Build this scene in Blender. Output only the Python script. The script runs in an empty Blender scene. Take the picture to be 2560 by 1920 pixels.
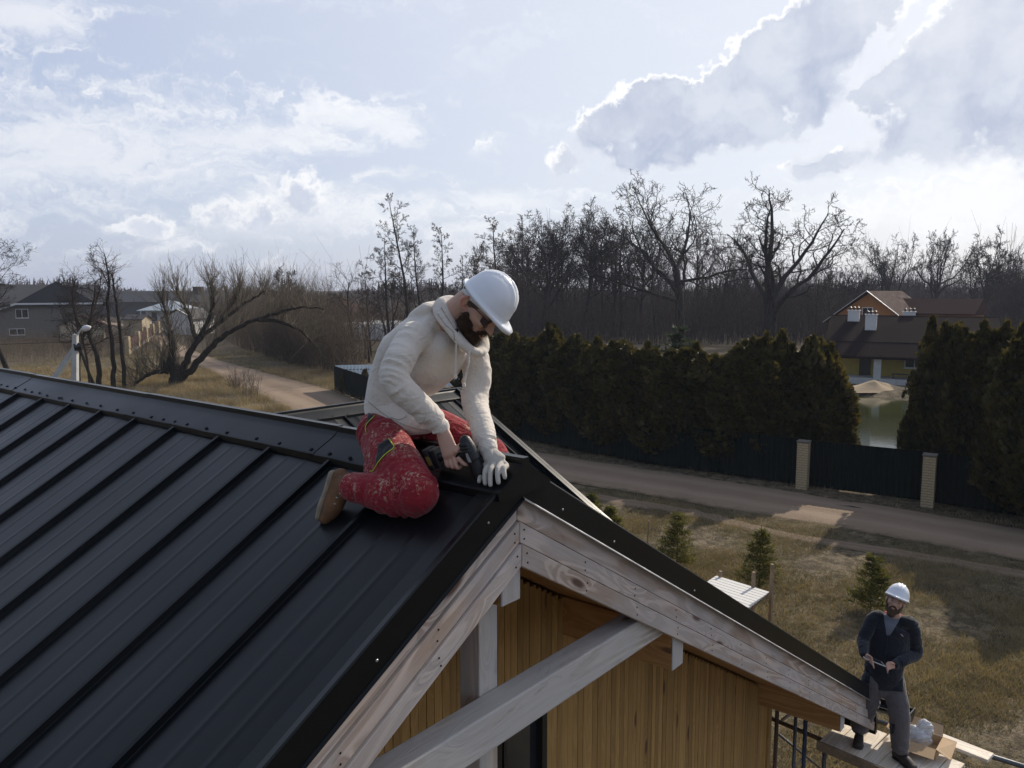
import bpy, bmesh, math, random
import numpy as np
from mathutils import Vector, Matrix, noise as mnoise, Quaternion
R = math.radians
SC = bpy.context.scene
COL = SC.collection
# ------------------------------------------------------------------ camera
CZ = 7.6                                   # the drone hovers 7.6 m above the ground
HFOV, PITCH = 65.5, 6.735
cam_d = bpy.data.cameras.new("camera")
cam_d.sensor_width = 36.0
cam_d.lens = 18.0 / math.tan(R(HFOV / 2))
cam_d.clip_start = 0.05
cam_d.clip_end = 6000
cam = bpy.data.objects.new("camera", cam_d)
COL.objects.link(cam)
cam.location = (0, 0, CZ)
cam.rotation_euler = (R(90 - PITCH), 0, 0)
SC.camera = cam
# ------------------------------------------------------------------ light
SUN_AZ, SUN_EL = 43.0, 33.0                # azimuth to the right of +Y
W = bpy.data.worlds.new("World")
SC.world = W
W.use_nodes = True
sun_d = bpy.data.lights.new("sun", 'SUN')
sun_d.energy = 4.0
sun_d.angle = R(0.6)
sun_d.color = (1.0, 0.90, 0.76)
sun = bpy.data.objects.new("sun", sun_d)
COL.objects.link(sun)
_sd = Vector((math.sin(R(SUN_AZ)) * math.cos(R(SUN_EL)), math.cos(R(SUN_AZ)) * math.cos(R(SUN_EL)), math.sin(R(SUN_EL))))
sun.rotation_euler = _sd.to_track_quat('Z', 'Y').to_euler()
sun.location = (40, 40, 60)
SC.view_settings.view_transform = 'Standard'
SC.view_settings.look = 'None'
SC.view_settings.exposure = 0.12
SC.view_settings.gamma = 1.0
SC.view_settings.use_curve_mapping = False
SC.render.engine = 'CYCLES'
SC.cycles.use_denoising = True
SC.cycles.max_bounces = 6
SC.cycles.transparent_max_bounces = 8
SC.cycles.volume_bounces = 0
SC.cycles.sample_clamp_indirect = 4.0
SC.render.film_transparent = False

# photograph measurements: a pixel of the 2560x1920 picture as a ray from the camera
FPX = 1280 / math.tan(R(HFOV / 2))
_cp, _sp = math.cos(R(PITCH)), math.sin(R(PITCH))
def ray(u, v):
    x, z, y = u - 1280, 960 - v, FPX
    return Vector((x, y * _cp + z * _sp, -y * _sp + z * _cp)) / FPX
def G(u, v, z=0.0):                        # point on the horizontal plane at height z
    q = ray(u, v); t = (z - CZ) / q.z
    return Vector((q.x * t, q.y * t, z))
def AT(u, v, y):                           # point at ground distance y
    q = ray(u, v); t = y / q.y
    return Vector((q.x * t, y, CZ + q.z * t))
K = 2560 / 2212.0                          # measurements taken on a 2212 wide view
def GD(u, v, z=0.0): return G(u * K, v * K, z)
def ATD(u, v, y): return AT(u * K, v * K, y)
# house frame: x = across the roof (b), y = back along the ridge (a), z = up (c, ridge = 0)
HAZ = R(-50.59)
rv = Vector((math.sin(HAZ), math.cos(HAZ), 0)); gv = Vector((rv.y, -rv.x, 0)); uz = Vector((0, 0, 1))
_q = ray(1305, 1178); HO = _q * (2.05 / _q.dot(rv)) + Vector((0, 0, CZ))     # front tip of the ridge
HR = HO.z                                   # ridge height above ground
HANG = math.atan2(gv.y, gv.x)
def PB(u, v, b):                            # pixel -> house frame on the plane x=b
    q = ray(u, v); t = (HO.dot(gv) + b) / q.dot(gv)
    p = q * t + Vector((0, 0, CZ)) - HO
    return Vector((p.dot(gv), p.dot(rv), p.z))
def PA(u, v, a):
    q = ray(u, v); t = (2.05 + a) / q.dot(rv)
    p = q * t + Vector((0, 0, CZ)) - HO
    return Vector((p.dot(gv), p.dot(rv), p.z))
def PS(u, v, side=-1, off=0.0):             # pixel -> house frame on a roof slope
    q = ray(u, v); n = uz + math.tan(R(30)) * side * gv
    d = HO - Vector((0, 0, CZ)); t = (n.dot(d) + off) / n.dot(q)
    p = q * t - d
    return Vector((p.dot(gv), p.dot(rv), p.z))
# ------------------------------------------------------------------ world sky
def px_azel(u, v):
    q = ray(u * K, v * K).normalized()
    return math.degrees(math.atan2(q.x, q.y)), math.degrees(math.asin(q.z))
class NT:
    def __init__(s, tree): s.t = tree; s.L = tree.links
    def n(s, typ, props=None, **inp):
        nd = s.t.nodes.new(typ)
        for k, v in (props or {}).items(): setattr(nd, k, v)
        for k, v in inp.items():
            key = int(k[1:]) if k[0] == 'i' and k[1:].isdigit() else k.replace('_', ' ')
            s.set(nd.inputs[key], v)
        return nd
    def set(s, sock, v):
        if hasattr(v, 'bl_idname') and hasattr(v, 'outputs'): s.L.new(v.outputs[0], sock)
        elif isinstance(v, bpy.types.NodeSocket): s.L.new(v, sock)
        else:
            if sock.type == 'RGBA' and len(v) == 3: v = (*v, 1)
            sock.default_value = v
    def m(s, op, a, b=0.0, c=None, clamp=False):
        kw = {'i0': a, 'i1': b}
        if c is not None: kw['i2'] = c
        return s.n('ShaderNodeMath', {'operation': op, 'use_clamp': clamp}, **kw)
    def mr(s, v, a, b, c=0.0, d=1.0, smooth=True):
        return s.n('ShaderNodeMapRange', {'interpolation_type': 'SMOOTHSTEP' if smooth else 'LINEAR'}, Value=v, **{'From_Min': a, 'From_Max': b, 'To_Min': c, 'To_Max': d})
    def mix(s, f, a, b, mode='MIX'):
        nd = s.t.nodes.new('ShaderNodeMix'); nd.data_type = 'RGBA'; nd.blend_type = mode
        s.set(nd.inputs[0], f); s.set(nd.inputs[6], a); s.set(nd.inputs[7], b)
        return nd.outputs[2]
    def noise(s, vec, scale, detail=3.0, rough=0.5, dist=0.0, col=False):
        nd = s.n('ShaderNodeTexNoise', Scale=scale, Detail=detail, Roughness=rough, Distortion=dist)
        if vec is not None: s.set(nd.inputs['Vector'], vec)
        return nd.outputs[1] if col else nd.outputs[0]
    def mapping(s, vec, loc=(0, 0, 0), rot=(0, 0, 0), sc=(1, 1, 1), typ='POINT'):
        return s.n('ShaderNodeMapping', {'vector_type': typ}, Vector=vec, Location=loc, Rotation=rot, Scale=sc)
    def vm(s, op, a, b=None, scale=None):
        nd = s.t.nodes.new('ShaderNodeVectorMath'); nd.operation = op
        s.set(nd.inputs[0], a)
        if b is not None: s.set(nd.inputs[1], b)
        if scale is not None: s.set(nd.inputs['Scale'], scale)
        return nd.outputs[1] if op in ('LENGTH', 'DOT_PRODUCT', 'DISTANCE') else nd.outputs[0]

def build_sky():
    t = NT(W.node_tree); W.node_tree.nodes.clear()
    sky = t.n('ShaderNodeTexSky', {'sky_type': 'NISHITA', 'sun_disc': False, 'sun_elevation': R(SUN_EL), 'sun_rotation': R(SUN_AZ),
                                   'altitude': 100.0, 'air_density': 1.0, 'dust_density': 1.6, 'ozone_density': 1.2})
    tc = t.n('ShaderNodeTexCoord')
    d = tc.outputs['Generated']
    sep = t.n('ShaderNodeSeparateXYZ', Vector=d)
    az = t.m('MULTIPLY', t.m('ARCTAN2', sep.outputs[0], sep.outputs[1]), 57.2958)
    el = t.m('MULTIPLY', t.m('ARCSINE', sep.outputs[2]), 57.2958)
    P = t.n('ShaderNodeCombineXYZ', X=az, Y=el, Z=0.0).outputs[0]
    # warp
    w1 = t.vm('SUBTRACT', t.noise(P, 0.22, 4, 0.55, col=True), (0.5, 0.5, 0.5))
    w2 = t.vm('SUBTRACT', t.noise(P, 0.75, 5, 0.62, col=True), (0.5, 0.5, 0.5))
    PW = t.vm('ADD', P, t.vm('SCALE', w1, scale=3.2))
    PW = t.vm('ADD', PW, t.vm('SCALE', w2, scale=1.15))
    def ell(vec, u, v, ru, rvv, rot, gain=1.0):
        a, e = px_azel(u, v)
        s = 57.3 / 1720 * 0.9
        mp = t.mapping(vec, (a, e, 0), (0, 0, R(rot)), (ru * s, rvv * s, 1), 'TEXTURE')
        return t.m('MULTIPLY', t.m('SUBTRACT', 1.0, t.vm('LENGTH', mp)), gain)
    def mx(fs):
        o = fs[0]
        for f in fs[1:]: o = t.m('SMOOTH_MAX', o, f, 0.12)
        return o
    base = sky.outputs[0]
    # general veil: pale milk that thickens towards the sun and the horizon
    ds = t.vm('DOT_PRODUCT', d, tuple(_sd))
    veil = t.m('ADD', t.mr(ds, -0.55, 0.15, 0.12, 0.66), t.mr(ds, 0.25, 0.95, 0.0, 0.16))
    veil = t.m('MULTIPLY', veil, t.mr(el, 28.0, 75.0, 1.0, 0.45))
    hor = t.mr(el, 0.0, 16.0, 0.62, 0.0)
    veil = t.m('MAXIMUM', veil, hor)
    vcol = t.mix(t.mr(ds, 0.2, 0.95), (0.585, 0.66, 0.87), (0.82, 0.86, 0.95))
    sh_sky = t.n('ShaderNodeBackground', Color=base, Strength=0.085)
    sh_veil = t.n('ShaderNodeBackground', Color=vcol, Strength=0.97)
    s0 = t.n('ShaderNodeMixShader', Fac=veil); t.set(s0.inputs[1], sh_sky); t.set(s0.inputs[2], sh_veil)
    # cirrus, stretched
    PS_ = t.mapping(PW, (0, 0, 0), (0, 0, R(-4)), (0.10, 0.42, 1))
    ci = t.noise(PS_, 1.2, 7, 0.62, 0.6)
    cmask = mx([ell(P, 150, 330, 620, 190, 3), ell(P, 520, 300, 420, 70, 3), ell(P, 800, 262, 330, 55, -6), ell(P, 60, 30, 210, 80, 4),
                ell(P, 700, 460, 700, 120, 0, 0.7), ell(P, 2100, 440, 520, 120, 4), ell(P, 1050, 440, 350, 60, 2, 0.8)])
    cf = t.m('ADD', t.m('MULTIPLY', t.m('SUBTRACT', ci, 0.5), 2.6), t.m('MULTIPLY', cmask, 1.05))
    cd = t.m('ADD', t.mr(cf, 0.05, 0.9, 0.0, 0.72), t.m('MULTIPLY', t.mr(ci, 0.50, 0.75), 0.28), clamp=True)
    sh_ci = t.n('ShaderNodeBackground', Color=t.mix(t.mr(ds, 0.3, 0.95), (0.82, 0.84, 0.885), (0.97, 0.98, 1.0)), Strength=1.0)
    s1 = t.n('ShaderNodeMixShader', Fac=cd); t.set(s1.inputs[1], s0); t.set(s1.inputs[2], sh_ci)
    # cumulus
    CL = [(1462, 270, 250, 112, 4, 1), (1560, 225, 225, 108, 24, 1), (1745, 120, 215, 112, 34, 1), (1620, 245, 240, 88, 12, 1),
          (2070, 185, 235, 140, 26, 1), (2330, 110, 320, 230, 10, 1), (1222, 348, 62, 46, 0, .26), (1305, 356, 55, 22, 0, .16),
          (1820, 335, 170, 36, 3, .24), (2070, 280, 130, 35, 6, .4), (590, 468, 150, 52, 8, .20), (660, 420, 60, 62, 0, .24), (350, 495, 90, 26, 0, .08), (2650, 330, 200, 60, 0, .7), (-500, 250, 300, 80, 0, .7)]
    def field(vec): return mx([ell(vec, u, v, a, b, r_, g_) for u, v, a, b, r_, g_ in CL])
    E = field(PW)
    E2 = field(t.vm('ADD', PW, (0.5, 1.7, 0.0)))
    lit = t.mr(t.m('SUBTRACT', E, E2), -0.03, 0.14)
    fn = t.noise(PW, 0.42, 8, 0.60)
    F = t.m('ADD', E, t.m('MULTIPLY', t.m('SUBTRACT', fn, 0.5), 0.55))
    dens = t.mr(F, -0.05, t.mr(lit, 0.0, 1.0, 0.30, 0.035))
    relief = t.noise(PW, 0.42, 6, 0.62)
    core = t.mr(t.m('ADD', F, t.m('MULTIPLY', t.m('SUBTRACT', relief, 0.5), 0.22)), 0.0, t.mr(lit, 0.0, 1.0, 0.26, 0.15))
    body = t.mix(t.mr(t.m('ADD', t.m('MULTIPLY', relief, 0.55), t.m('MULTIPLY', t.noise(PW, 0.13, 3, 0.5), 0.6)), 0.42, 0.72), (0.43, 0.49, 0.64), (0.66, 0.705, 0.80))
    body = t.mix(t.m('MULTIPLY', lit, 0.22), body, (0.78, 0.80, 0.86))
    rim = t.mix(lit, (0.80, 0.82, 0.87), t.mix(t.mr(ds, 0.35, 0.9), (0.90, 0.91, 0.93), (1.03, 1.03, 1.03)))
    shc = t.n('ShaderNodeBackground', Color=t.mix(core, rim, t.mix(t.mr(ds, 0.84, 0.99, 0, 0.35), body, (0.84, 0.86, 0.91))), Strength=1.0)
    s2 = t.n('ShaderNodeMixShader', Fac=t.m('MULTIPLY', dens, 0.95)); t.set(s2.inputs[1], s1); t.set(s2.inputs[2], shc)
    # below the horizon the world shows the colour of the hazy distance
    low = t.n('ShaderNodeBackground', Color=(0.30, 0.30, 0.31), Strength=1.0)
    s3 = t.n('ShaderNodeMixShader', Fac=t.mr(el, -1.0, -4.0)); t.set(s3.inputs[1], s2); t.set(s3.inputs[2], low)
    out = t.n('ShaderNodeOutputWorld'); t.set(out.inputs[0], s3)
build_sky()
# ------------------------------------------------------------------ objects
def setp(o, **kw):
    for k, v in kw.items():
        if v is not None: o[k] = v
    return o
def link(o, parent=None):
    COL.objects.link(o)
    if parent is not None: o.parent = parent
    return o
def empty(name, loc=(0, 0, 0), rz=0.0, label=None, category=None, group=None):
    o = bpy.data.objects.new(name, None); o.empty_display_size = 0.2
    link(o); o.location = loc; o.rotation_euler = (0, 0, rz)
    return setp(o, label=label, category=category, group=group)
def mesh_from(name, verts, faces, mat=None, smooth=False):
    me = bpy.data.meshes.new(name)
    me.from_pydata([tuple(v) for v in verts], [], faces)
    if mat: me.materials.append(mat)
    if smooth: me.polygons.foreach_set('use_smooth', [True] * len(me.polygons))
    me.update()
    return me
def np_mesh(name, V, F, mat=None, smooth=False):
    """V (n,3) floats, F (m,k) ints, all faces of one size k"""
    V = np.asarray(V, dtype=np.float32); F = np.asarray(F, dtype=np.int32)
    me = bpy.data.meshes.new(name)
    me.vertices.add(len(V)); me.vertices.foreach_set('co', V.ravel())
    k = F.shape[1]
    me.loops.add(F.size); me.loops.foreach_set('vertex_index', F.ravel())
    me.polygons.add(len(F))
    me.polygons.foreach_set('loop_start', np.arange(0, F.size, k, dtype=np.int32))
    me.polygons.foreach_set('loop_total', np.full(len(F), k, dtype=np.int32))
    if smooth: me.polygons.foreach_set('use_smooth', np.ones(len(F), dtype=bool))
    if mat: me.materials.append(mat)
    me.update(calc_edges=True); me.validate()
    return me
def obj(name, me, parent=None, **kw):
    o = bpy.data.objects.new(name, me); link(o, parent)
    return setp(o, **kw)
class MB:
    """collects simple solids into one mesh"""
    def __init__(s): s.v = []; s.f = []; s.mi = []; s.cur = 0
    def quadbox(s, p8):
        b = len(s.v); s.v += [Vector(p) for p in p8]
        for q in ((0, 3, 2, 1), (4, 5, 6, 7), (0, 1, 5, 4), (1, 2, 6, 5), (2, 3, 7, 6), (3, 0, 4, 7)):
            s.f.append(tuple(b + i for i in q)); s.mi.append(s.cur)
        return s
    def box(s, x0, x1, y0, y1, z0, z1):
        return s.quadbox([(x0, y0, z0), (x1, y0, z0), (x1, y1, z0), (x0, y1, z0), (x0, y0, z1), (x1, y0, z1), (x1, y1, z1), (x0, y1, z1)])
    def bar(s, p, q, w, h=None, up=(0, 0, 1)):
        p, q = Vector(p), Vector(q); h = h or w
        d = (q - p).normalized(); u = Vector(up)
        if abs(d.dot(u)) > 0.98: u = Vector((1, 0, 0))
        sd = d.cross(u).normalized() * w / 2; u2 = sd.cross(d).normalized() * h / 2
        return s.quadbox([p - sd - u2, p + sd - u2, q + sd - u2, q - sd - u2, p - sd + u2, p + sd + u2, q + sd + u2, q - sd + u2])
    def tube(s, pts, rad, k=8, caps=True):
        pts = [Vector(p) for p in pts]; n = len(pts)
        if not hasattr(rad, '__len__'): rad = [rad] * n
        ref = None; rings = []
        for i in range(n):
            d = (pts[min(i + 1, n - 1)] - pts[max(i - 1, 0)]).normalized()
            if ref is None: ref = d.orthogonal().normalized()
            ref = (ref - d * ref.dot(d)).normalized(); o2 = d.cross(ref)
            b = len(s.v)
            for j in range(k):
                a = 2 * math.pi * j / k
                s.v.append(pts[i] + (ref * math.cos(a) + o2 * math.sin(a)) * rad[i])
            rings.append(b)
        for i in range(n - 1):
            for j in range(k):
                s.f.append((rings[i] + j, rings[i] + (j + 1) % k, rings[i + 1] + (j + 1) % k, rings[i + 1] + j)); s.mi.append(s.cur)
        if caps:
            s.f.append(tuple(rings[0] + j for j in reversed(range(k)))); s.mi.append(s.cur)
            s.f.append(tuple(rings[-1] + j for j in range(k))); s.mi.append(s.cur)
        return s
    def prism(s, poly, d):
        """poly: list of 3D points (planar, ordered), d: extrusion vector"""
        b = len(s.v); n = len(poly); d = Vector(d)
        s.v += [Vector(p) for p in poly] + [Vector(p) + d for p in poly]
        s.f.append(tuple(b + i for i in reversed(range(n)))); s.mi.append(s.cur)
        s.f.append(tuple(b + n + i for i in range(n))); s.mi.append(s.cur)
        for i in range(n):
            j = (i + 1) % n
            s.f.append((b + i, b + j, b + n + j, b + n + i)); s.mi.append(s.cur)
        return s
    def mesh(s, name, mats=None, smooth=False, fix=True):
        mats = mats if isinstance(mats, (list, tuple)) else [mats]
        me = mesh_from(name, s.v, s.f, None, smooth)
        for m_ in mats:
            if m_: me.materials.append(m_)
        if len(mats) > 1: me.polygons.foreach_set('material_index', s.mi)
        if fix:
            bm = bmesh.new(); bm.from_mesh(me)
            bmesh.ops.recalc_face_normals(bm, faces=bm.faces); bm.to_mesh(me); bm.free()
        return me
    def build(s, name, mats=None, parent=None, smooth=False, **kw):
        return obj(name, s.mesh(name, mats, smooth), parent, **kw)
def add_bevel(o, w=0.004, seg=2):
    m = o.modifiers.new('bevel', 'BEVEL'); m.width = w; m.segments = seg; m.limit_method = 'ANGLE'; m.angle_limit = R(35)
    return o
def copy_tree(o, parent=None):
    c = o.copy(); COL.objects.link(c); c.parent = parent
    for ch in list(o.children): copy_tree(ch, c)
    return c
# ------------------------------------------------------------------ materials
def newmat(name):
    m = bpy.data.materials.new(name); m.use_nodes = True; m.node_tree.nodes.clear()
    return m, NT(m.node_tree)
def finish(t, bsdf):
    out = t.n('ShaderNodeOutputMaterial'); t.set(out.inputs[0], bsdf)
def bump(t, h, strength=0.3, dist=0.01):
    return t.n('ShaderNodeBump', Height=h, Strength=strength, Distance=dist)
def pbsdf(t, col, rough=0.6, metal=0.0, spec=0.5, nrm=None, **kw):
    b = t.n('ShaderNodeBsdfPrincipled', Base_Color=col, Roughness=rough, Metallic=metal)
    b.inputs['Specular IOR Level'].default_value = spec
    if nrm is not None: t.set(b.inputs['Normal'], nrm)
    for k, v in kw.items(): t.set(b.inputs[k.replace('_', ' ')], v)
    return b
def simple(name, col, rough=0.6, metal=0.0, spec=0.5, var=0.18, scale=6.0, bmp=0.15, bd=0.005, sheen=0.0):
    m, t = newmat(name)
    tc = t.n('ShaderNodeTexCoord').outputs['Object']
    n1 = t.noise(tc, scale, 5, 0.6); n2 = t.noise(tc, scale * 9, 3, 0.6)
    f = t.m('ADD', t.m('MULTIPLY', n1, 0.7), t.m('MULTIPLY', n2, 0.3))
    c = t.mix(t.mr(f, 0.3, 0.7), tuple(x * (1 - var) for x in col), tuple(min(1, x * (1 + var)) for x in col))
    b = pbsdf(t, c, t.mr(n1, 0.3, 0.7, rough * 0.9, min(1, rough * 1.1)), metal, spec, bump(t, n2, bmp, bd))
    if sheen: b.inputs['Sheen Weight'].default_value = sheen
    finish(t, b); return m
def rnd_vec(t, amount=37.0):
    oi = t.n('ShaderNodeObjectInfo')
    return oi, t.n('ShaderNodeCombineXYZ', X=t.m('MULTIPLY', oi.outputs['Random'], amount), Y=t.m('MULTIPLY', oi.outputs['Random'], amount * 1.7), Z=t.m('MULTIPLY', oi.outputs['Random'], amount * 0.6)).outputs[0]
def wood(name, ca, cb, grey=None, greyamt=0.0, knots=0.5, var=0.25, rough=0.7, gscale=1.0, axis='X', spec=0.3, stain=0.0):
    """grain runs along the object's local axis"""
    m, t = newmat(name)
    tc = t.n('ShaderNodeTexCoord').outputs['Object']
    oi, rv_ = rnd_vec(t)
    v = t.vm('ADD', tc, rv_)
    along = {'X': (1.0, 9.0, 9.0), 'Z': (9.0, 9.0, 1.0)}[axis]
    vs = t.mapping(v, sc=tuple(a * gscale for a in along))
    # knots
    kv = t.mapping(v, sc=tuple({1.0: 2.2, 9.0: 7.5}[a] for a in along))
    vor = t.n('ShaderNodeTexVoronoi', {'feature': 'F1'}, Vector=kv, Scale=1.0, Randomness=1.0)
    kd = vor.outputs['Distance']
    ksel = t.mr(t.n('ShaderNodeSeparateColor', Color=vor.outputs['Color']).outputs[0], 0.62, 0.66)
    kn = t.m('MULTIPLY', t.mr(kd, 0.20, 0.08), ksel)
    halo = t.m('MULTIPLY', t.mr(kd, 0.75, 0.1), ksel)
    dn = t.vm('ADD', vs, t.vm('SCALE', t.n('ShaderNodeCombineXYZ', X=0.0, Y=halo, Z=halo).outputs[0], scale=1.3))
    warp = t.noise(t.mapping(v, sc=tuple(a * 0.16 * gscale for a in along)), 1.0, 2, 0.5)
    rings = t.m('SINE', t.m('MULTIPLY', t.m('ADD', t.noise(dn, 0.55, 2, 0.4), t.m('MULTIPLY', warp, 0.6)), 70.0))
    fine = t.noise(t.mapping(v, sc=tuple({1.0: 3.0, 9.0: 160.0}[a] for a in along)), 1.0, 3, 0.7)
    f = t.m('ADD', t.m('MULTIPLY', t.mr(rings, -0.4, 1.0), 0.45), t.m('MULTIPLY', fine, 0.55))
    c = t.mix(t.mr(f, 0.15, 0.85), ca, cb)
    br = t.mr(oi.outputs['Random'], 0, 1, 1 - var, 1 + var, smooth=False)
    c = t.mix(1.0, c, t.n('ShaderNodeCombineXYZ', X=br, Y=br, Z=br).outputs[0], 'MULTIPLY')
    if grey:
        gm = t.mr(t.noise(t.mapping(v, sc=tuple({1.0: 1.3, 9.0: 5.0}[a] for a in along)), 1.0, 5, 0.65), 0.5 - 0.3 * greyamt, 0.75 - 0.35 * greyamt)
        c = t.mix(t.m('MULTIPLY', gm, min(1, greyamt * 1.4)), c, t.mix(fine, tuple(x * 0.8 for x in grey), tuple(x * 1.15 for x in grey)))
    if stain:
        sm = t.mr(t.noise(t.mapping(v, sc=tuple({1.0: 2.0, 9.0: 6.0}[a] for a in along)), 1.0, 6, 0.7, 0.8), 0.61 - .12 * stain, 0.74 - .11 * stain)
        c = t.mix(t.m('MULTIPLY', sm, stain), c, tuple(x * 0.35 for x in ca))
    c = t.mix(t.m('MULTIPLY', kn, knots), c, (0.09, 0.045, 0.03))
    b = pbsdf(t, c, rough, 0, spec, bump(t, t.m('ADD', f, t.m('MULTIPLY', kn, -0.5)), 0.35, 0.003))
    finish(t, b); return m
def metal_roof():
    m, t = newmat('dark_coated_steel')
    tc = t.n('ShaderNodeTexCoord').outputs['Object']
    n1 = t.noise(tc, 1.3, 3, 0.5); n2 = t.noise(tc, 420, 2, 0.5); n3 = t.noise(tc, 7, 5, 0.7)
    dust = t.m('MULTIPLY', t.mr(n3, 0.5, 0.85), 0.35)
    c = t.mix(dust, (0.0045, 0.0058, 0.0070), (0.015, 0.017, 0.019))
    b = pbsdf(t, c, t.mr(n1, 0.3, 0.7, 0.28, 0.38), 0.0, 0.24, bump(t, t.m('ADD', t.m('MULTIPLY', n1, 6.0), t.m('MULTIPLY', n2, 0.05)), 0.10, 0.01))
    finish(t, b); return m
def leafmat(name, ca, cb, trans=0.35, scale=1.2):
    m, t = newmat(name)
    gp = t.n('ShaderNodeNewGeometry')
    oi = t.n('ShaderNodeObjectInfo')
    n = t.noise(gp.outputs['Position'], scale, 3, 0.6)
    f = t.m('ADD', t.mr(n, 0.3, 0.7, 0, 0.75), t.m('MULTIPLY', oi.outputs['Random'], 0.25))
    c = t.mix(f, ca, cb)
    b1 = pbsdf(t, c, 0.6, 0, 0.3)
    tr = t.n('ShaderNodeBsdfTranslucent', Color=t.mix(1.0, c, (1.25, 1.15, 0.6), 'MULTIPLY'))
    ms = t.n('ShaderNodeMixShader', Fac=trans); t.set(ms.inputs[1], b1); t.set(ms.inputs[2], tr)
    finish(t, ms); return m
def barkmat(name, ca, cb):
    m, t = newmat(name)
    tc = t.n('ShaderNodeTexCoord').outputs['Object']
    n = t.noise(t.mapping(tc, sc=(4, 4, 1.2)), 1.5, 5, 0.7)
    c = t.mix(t.mr(n, 0.3, 0.7), ca, cb)
    finish(t, pbsdf(t, c, 0.9, 0, 0.15, bump(t, n, 0.5, 0.03))); return m
def groundmat():
    m, t = newmat('rough_grass_ground')
    p = t.n('ShaderNodeNewGeometry').outputs['Position']
    big = t.noise(p, 0.035, 4, 0.6); mid = t.noise(p, 0.35, 5, 0.65, 0.4); fine = t.noise(p, 5.0, 6, 0.75); vf = t.noise(p, 22.0, 3, 0.7)
    straw = t.mix(fine, (0.14, 0.11, 0.073), (0.39, 0.315, 0.215))
    green = t.mix(fine, (0.086, 0.074, 0.044), (0.225, 0.19, 0.11))
    soil = t.mix(fine, (0.065, 0.050, 0.037), (0.15, 0.12, 0.085))
    c = t.mix(t.mr(t.m('ADD', mid, t.m('MULTIPLY', big, 0.5)), 0.58, 0.86), green, straw)
    c = t.mix(t.mr(t.noise(p, 0.9, 6, 0.7), 0.54, 0.68), c, soil)
    c = t.mix(t.mr(vf, 0.35, 0.75, 0.0, 0.45), c, (0.03, 0.026, 0.016))
    mott = t.noise(p, 2.6, 9, 0.78, 0.6)
    c = t.mix(t.mr(mott, 0.44, 0.56, 0.62, 0.0), c, (0.030, 0.024, 0.016)); c = t.mix(t.mr(mott, 0.57, 0.70, 0.0, 0.5), c, (0.34, 0.29, 0.20))
    dist = t.vm('LENGTH', p)
    wood_floor = t.mix(mid, (0.045, 0.034, 0.026), (0.075, 0.06, 0.042))
    c = t.mix(t.mr(dist, 85.0, 135.0), c, wood_floor)
    finish(t, pbsdf(t, c, 0.95, 0, 0.1, bump(t, t.m('ADD', fine, t.m('MULTIPLY', vf, 0.6)), 0.9, 0.12))); return m
def roadmat(name='packed_dirt', k=1.0):
    m, t = newmat(name)
    tc = t.n('ShaderNodeTexCoord')
    p = t.n('ShaderNodeNewGeometry').outputs['Position']
    uv = tc.outputs['UV']
    sep = t.n('ShaderNodeSeparateXYZ', Vector=uv)
    acr = sep.outputs[0]
    trk = t.m('ABSOLUTE', t.m('SUBTRACT', t.m('ABSOLUTE', t.m('SUBTRACT', acr, 0.5)), 0.2))
    rut = t.mr(t.m('ADD', trk, t.m('MULTIPLY', t.m('SUBTRACT', t.noise(p, 0.8, 4, 0.6), 0.5), 0.12)), 0.0, 0.16, 1.0, 0.0)
    n1 = t.noise(p, 0.5, 5, 0.65); n2 = t.noise(p, 9.0, 5, 0.7)
    streak = t.noise(t.mapping(uv, sc=(22, 0.35, 1)), 1.0, 4, 0.6)
    c = t.mix(t.m('ADD', t.m('MULTIPLY', n1, 0.5), t.m('MULTIPLY', streak, 0.5)), (0.15 * k, 0.112 * k, 0.080 * k), (0.33 * k, 0.245 * k, 0.175 * k))
    c = t.mix(t.m('MULTIPLY', rut, 0.45), c, (0.35 * k, 0.27 * k, 0.20 * k))
    c = t.mix(t.mr(n2, 0.55, 0.8, 0, 0.5), c, (0.10 * k, 0.08 * k, 0.06 * k))
    ed = t.m('ADD', t.m('MULTIPLY', t.m('ABSOLUTE', t.m('SUBTRACT', acr, 0.5)), 2.0), t.m('MULTIPLY', t.m('SUBTRACT', t.noise(p, 1.1, 5, 0.7), 0.5), 0.7))
    c = t.mix(t.mr(ed, 0.78, 1.08), c, t.mix(n2, (0.05, 0.042, 0.026), (0.115, 0.095, 0.055)))
    finish(t, pbsdf(t, c, 0.95, 0, 0.12, bump(t, t.m('ADD', n2, t.m('MULTIPLY', streak, 0.8)), 0.7, 0.05))); return m
M = {}
M['roof'] = metal_roof()
M['screw'] = simple('dull_screw', (0.006, 0.007, 0.009), 0.7, 0.0, 0.1)
M['zinc'] = simple('zinc_screw', (0.4, 0.4, 0.39), 0.35, 0.9)
M['barge'] = wood('pale_larch', (0.36, 0.265, 0.20), (0.60, 0.485, 0.40), (0.47, 0.44, 0.43), 0.45, 0.9, 0.06, 0.75, 1.0, stain=0.35)
M['weather'] = wood('weathered_pine', (0.34, 0.29, 0.235), (0.56, 0.505, 0.44), (0.50, 0.475, 0.445), 0.7, 0.6, 0.06, 0.8, 0.9, stain=0.5)
M['weatherz'] = wood('weathered_pine_upright', (0.42, 0.35, 0.28), (0.56, 0.49, 0.41), (0.46, 0.45, 0.44), 0.6, 0.7, 0.06, 0.8, 0.9, axis='Z', stain=0.4)
M['clad'] = wood('oiled_larch_cladding', (0.355, 0.21, 0.072), (0.415, 0.255, 0.095), None, 0, 0.95, 0.20, 0.55, 1.3, axis='Z', spec=0.3, stain=0.05)
M['soffit'] = wood('oiled_soffit_boards', (0.30, 0.155, 0.055), (0.40, 0.22, 0.085), None, 0, 0.9, 0.14, 0.5, 1.0, spec=0.35, stain=0.15)
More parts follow.
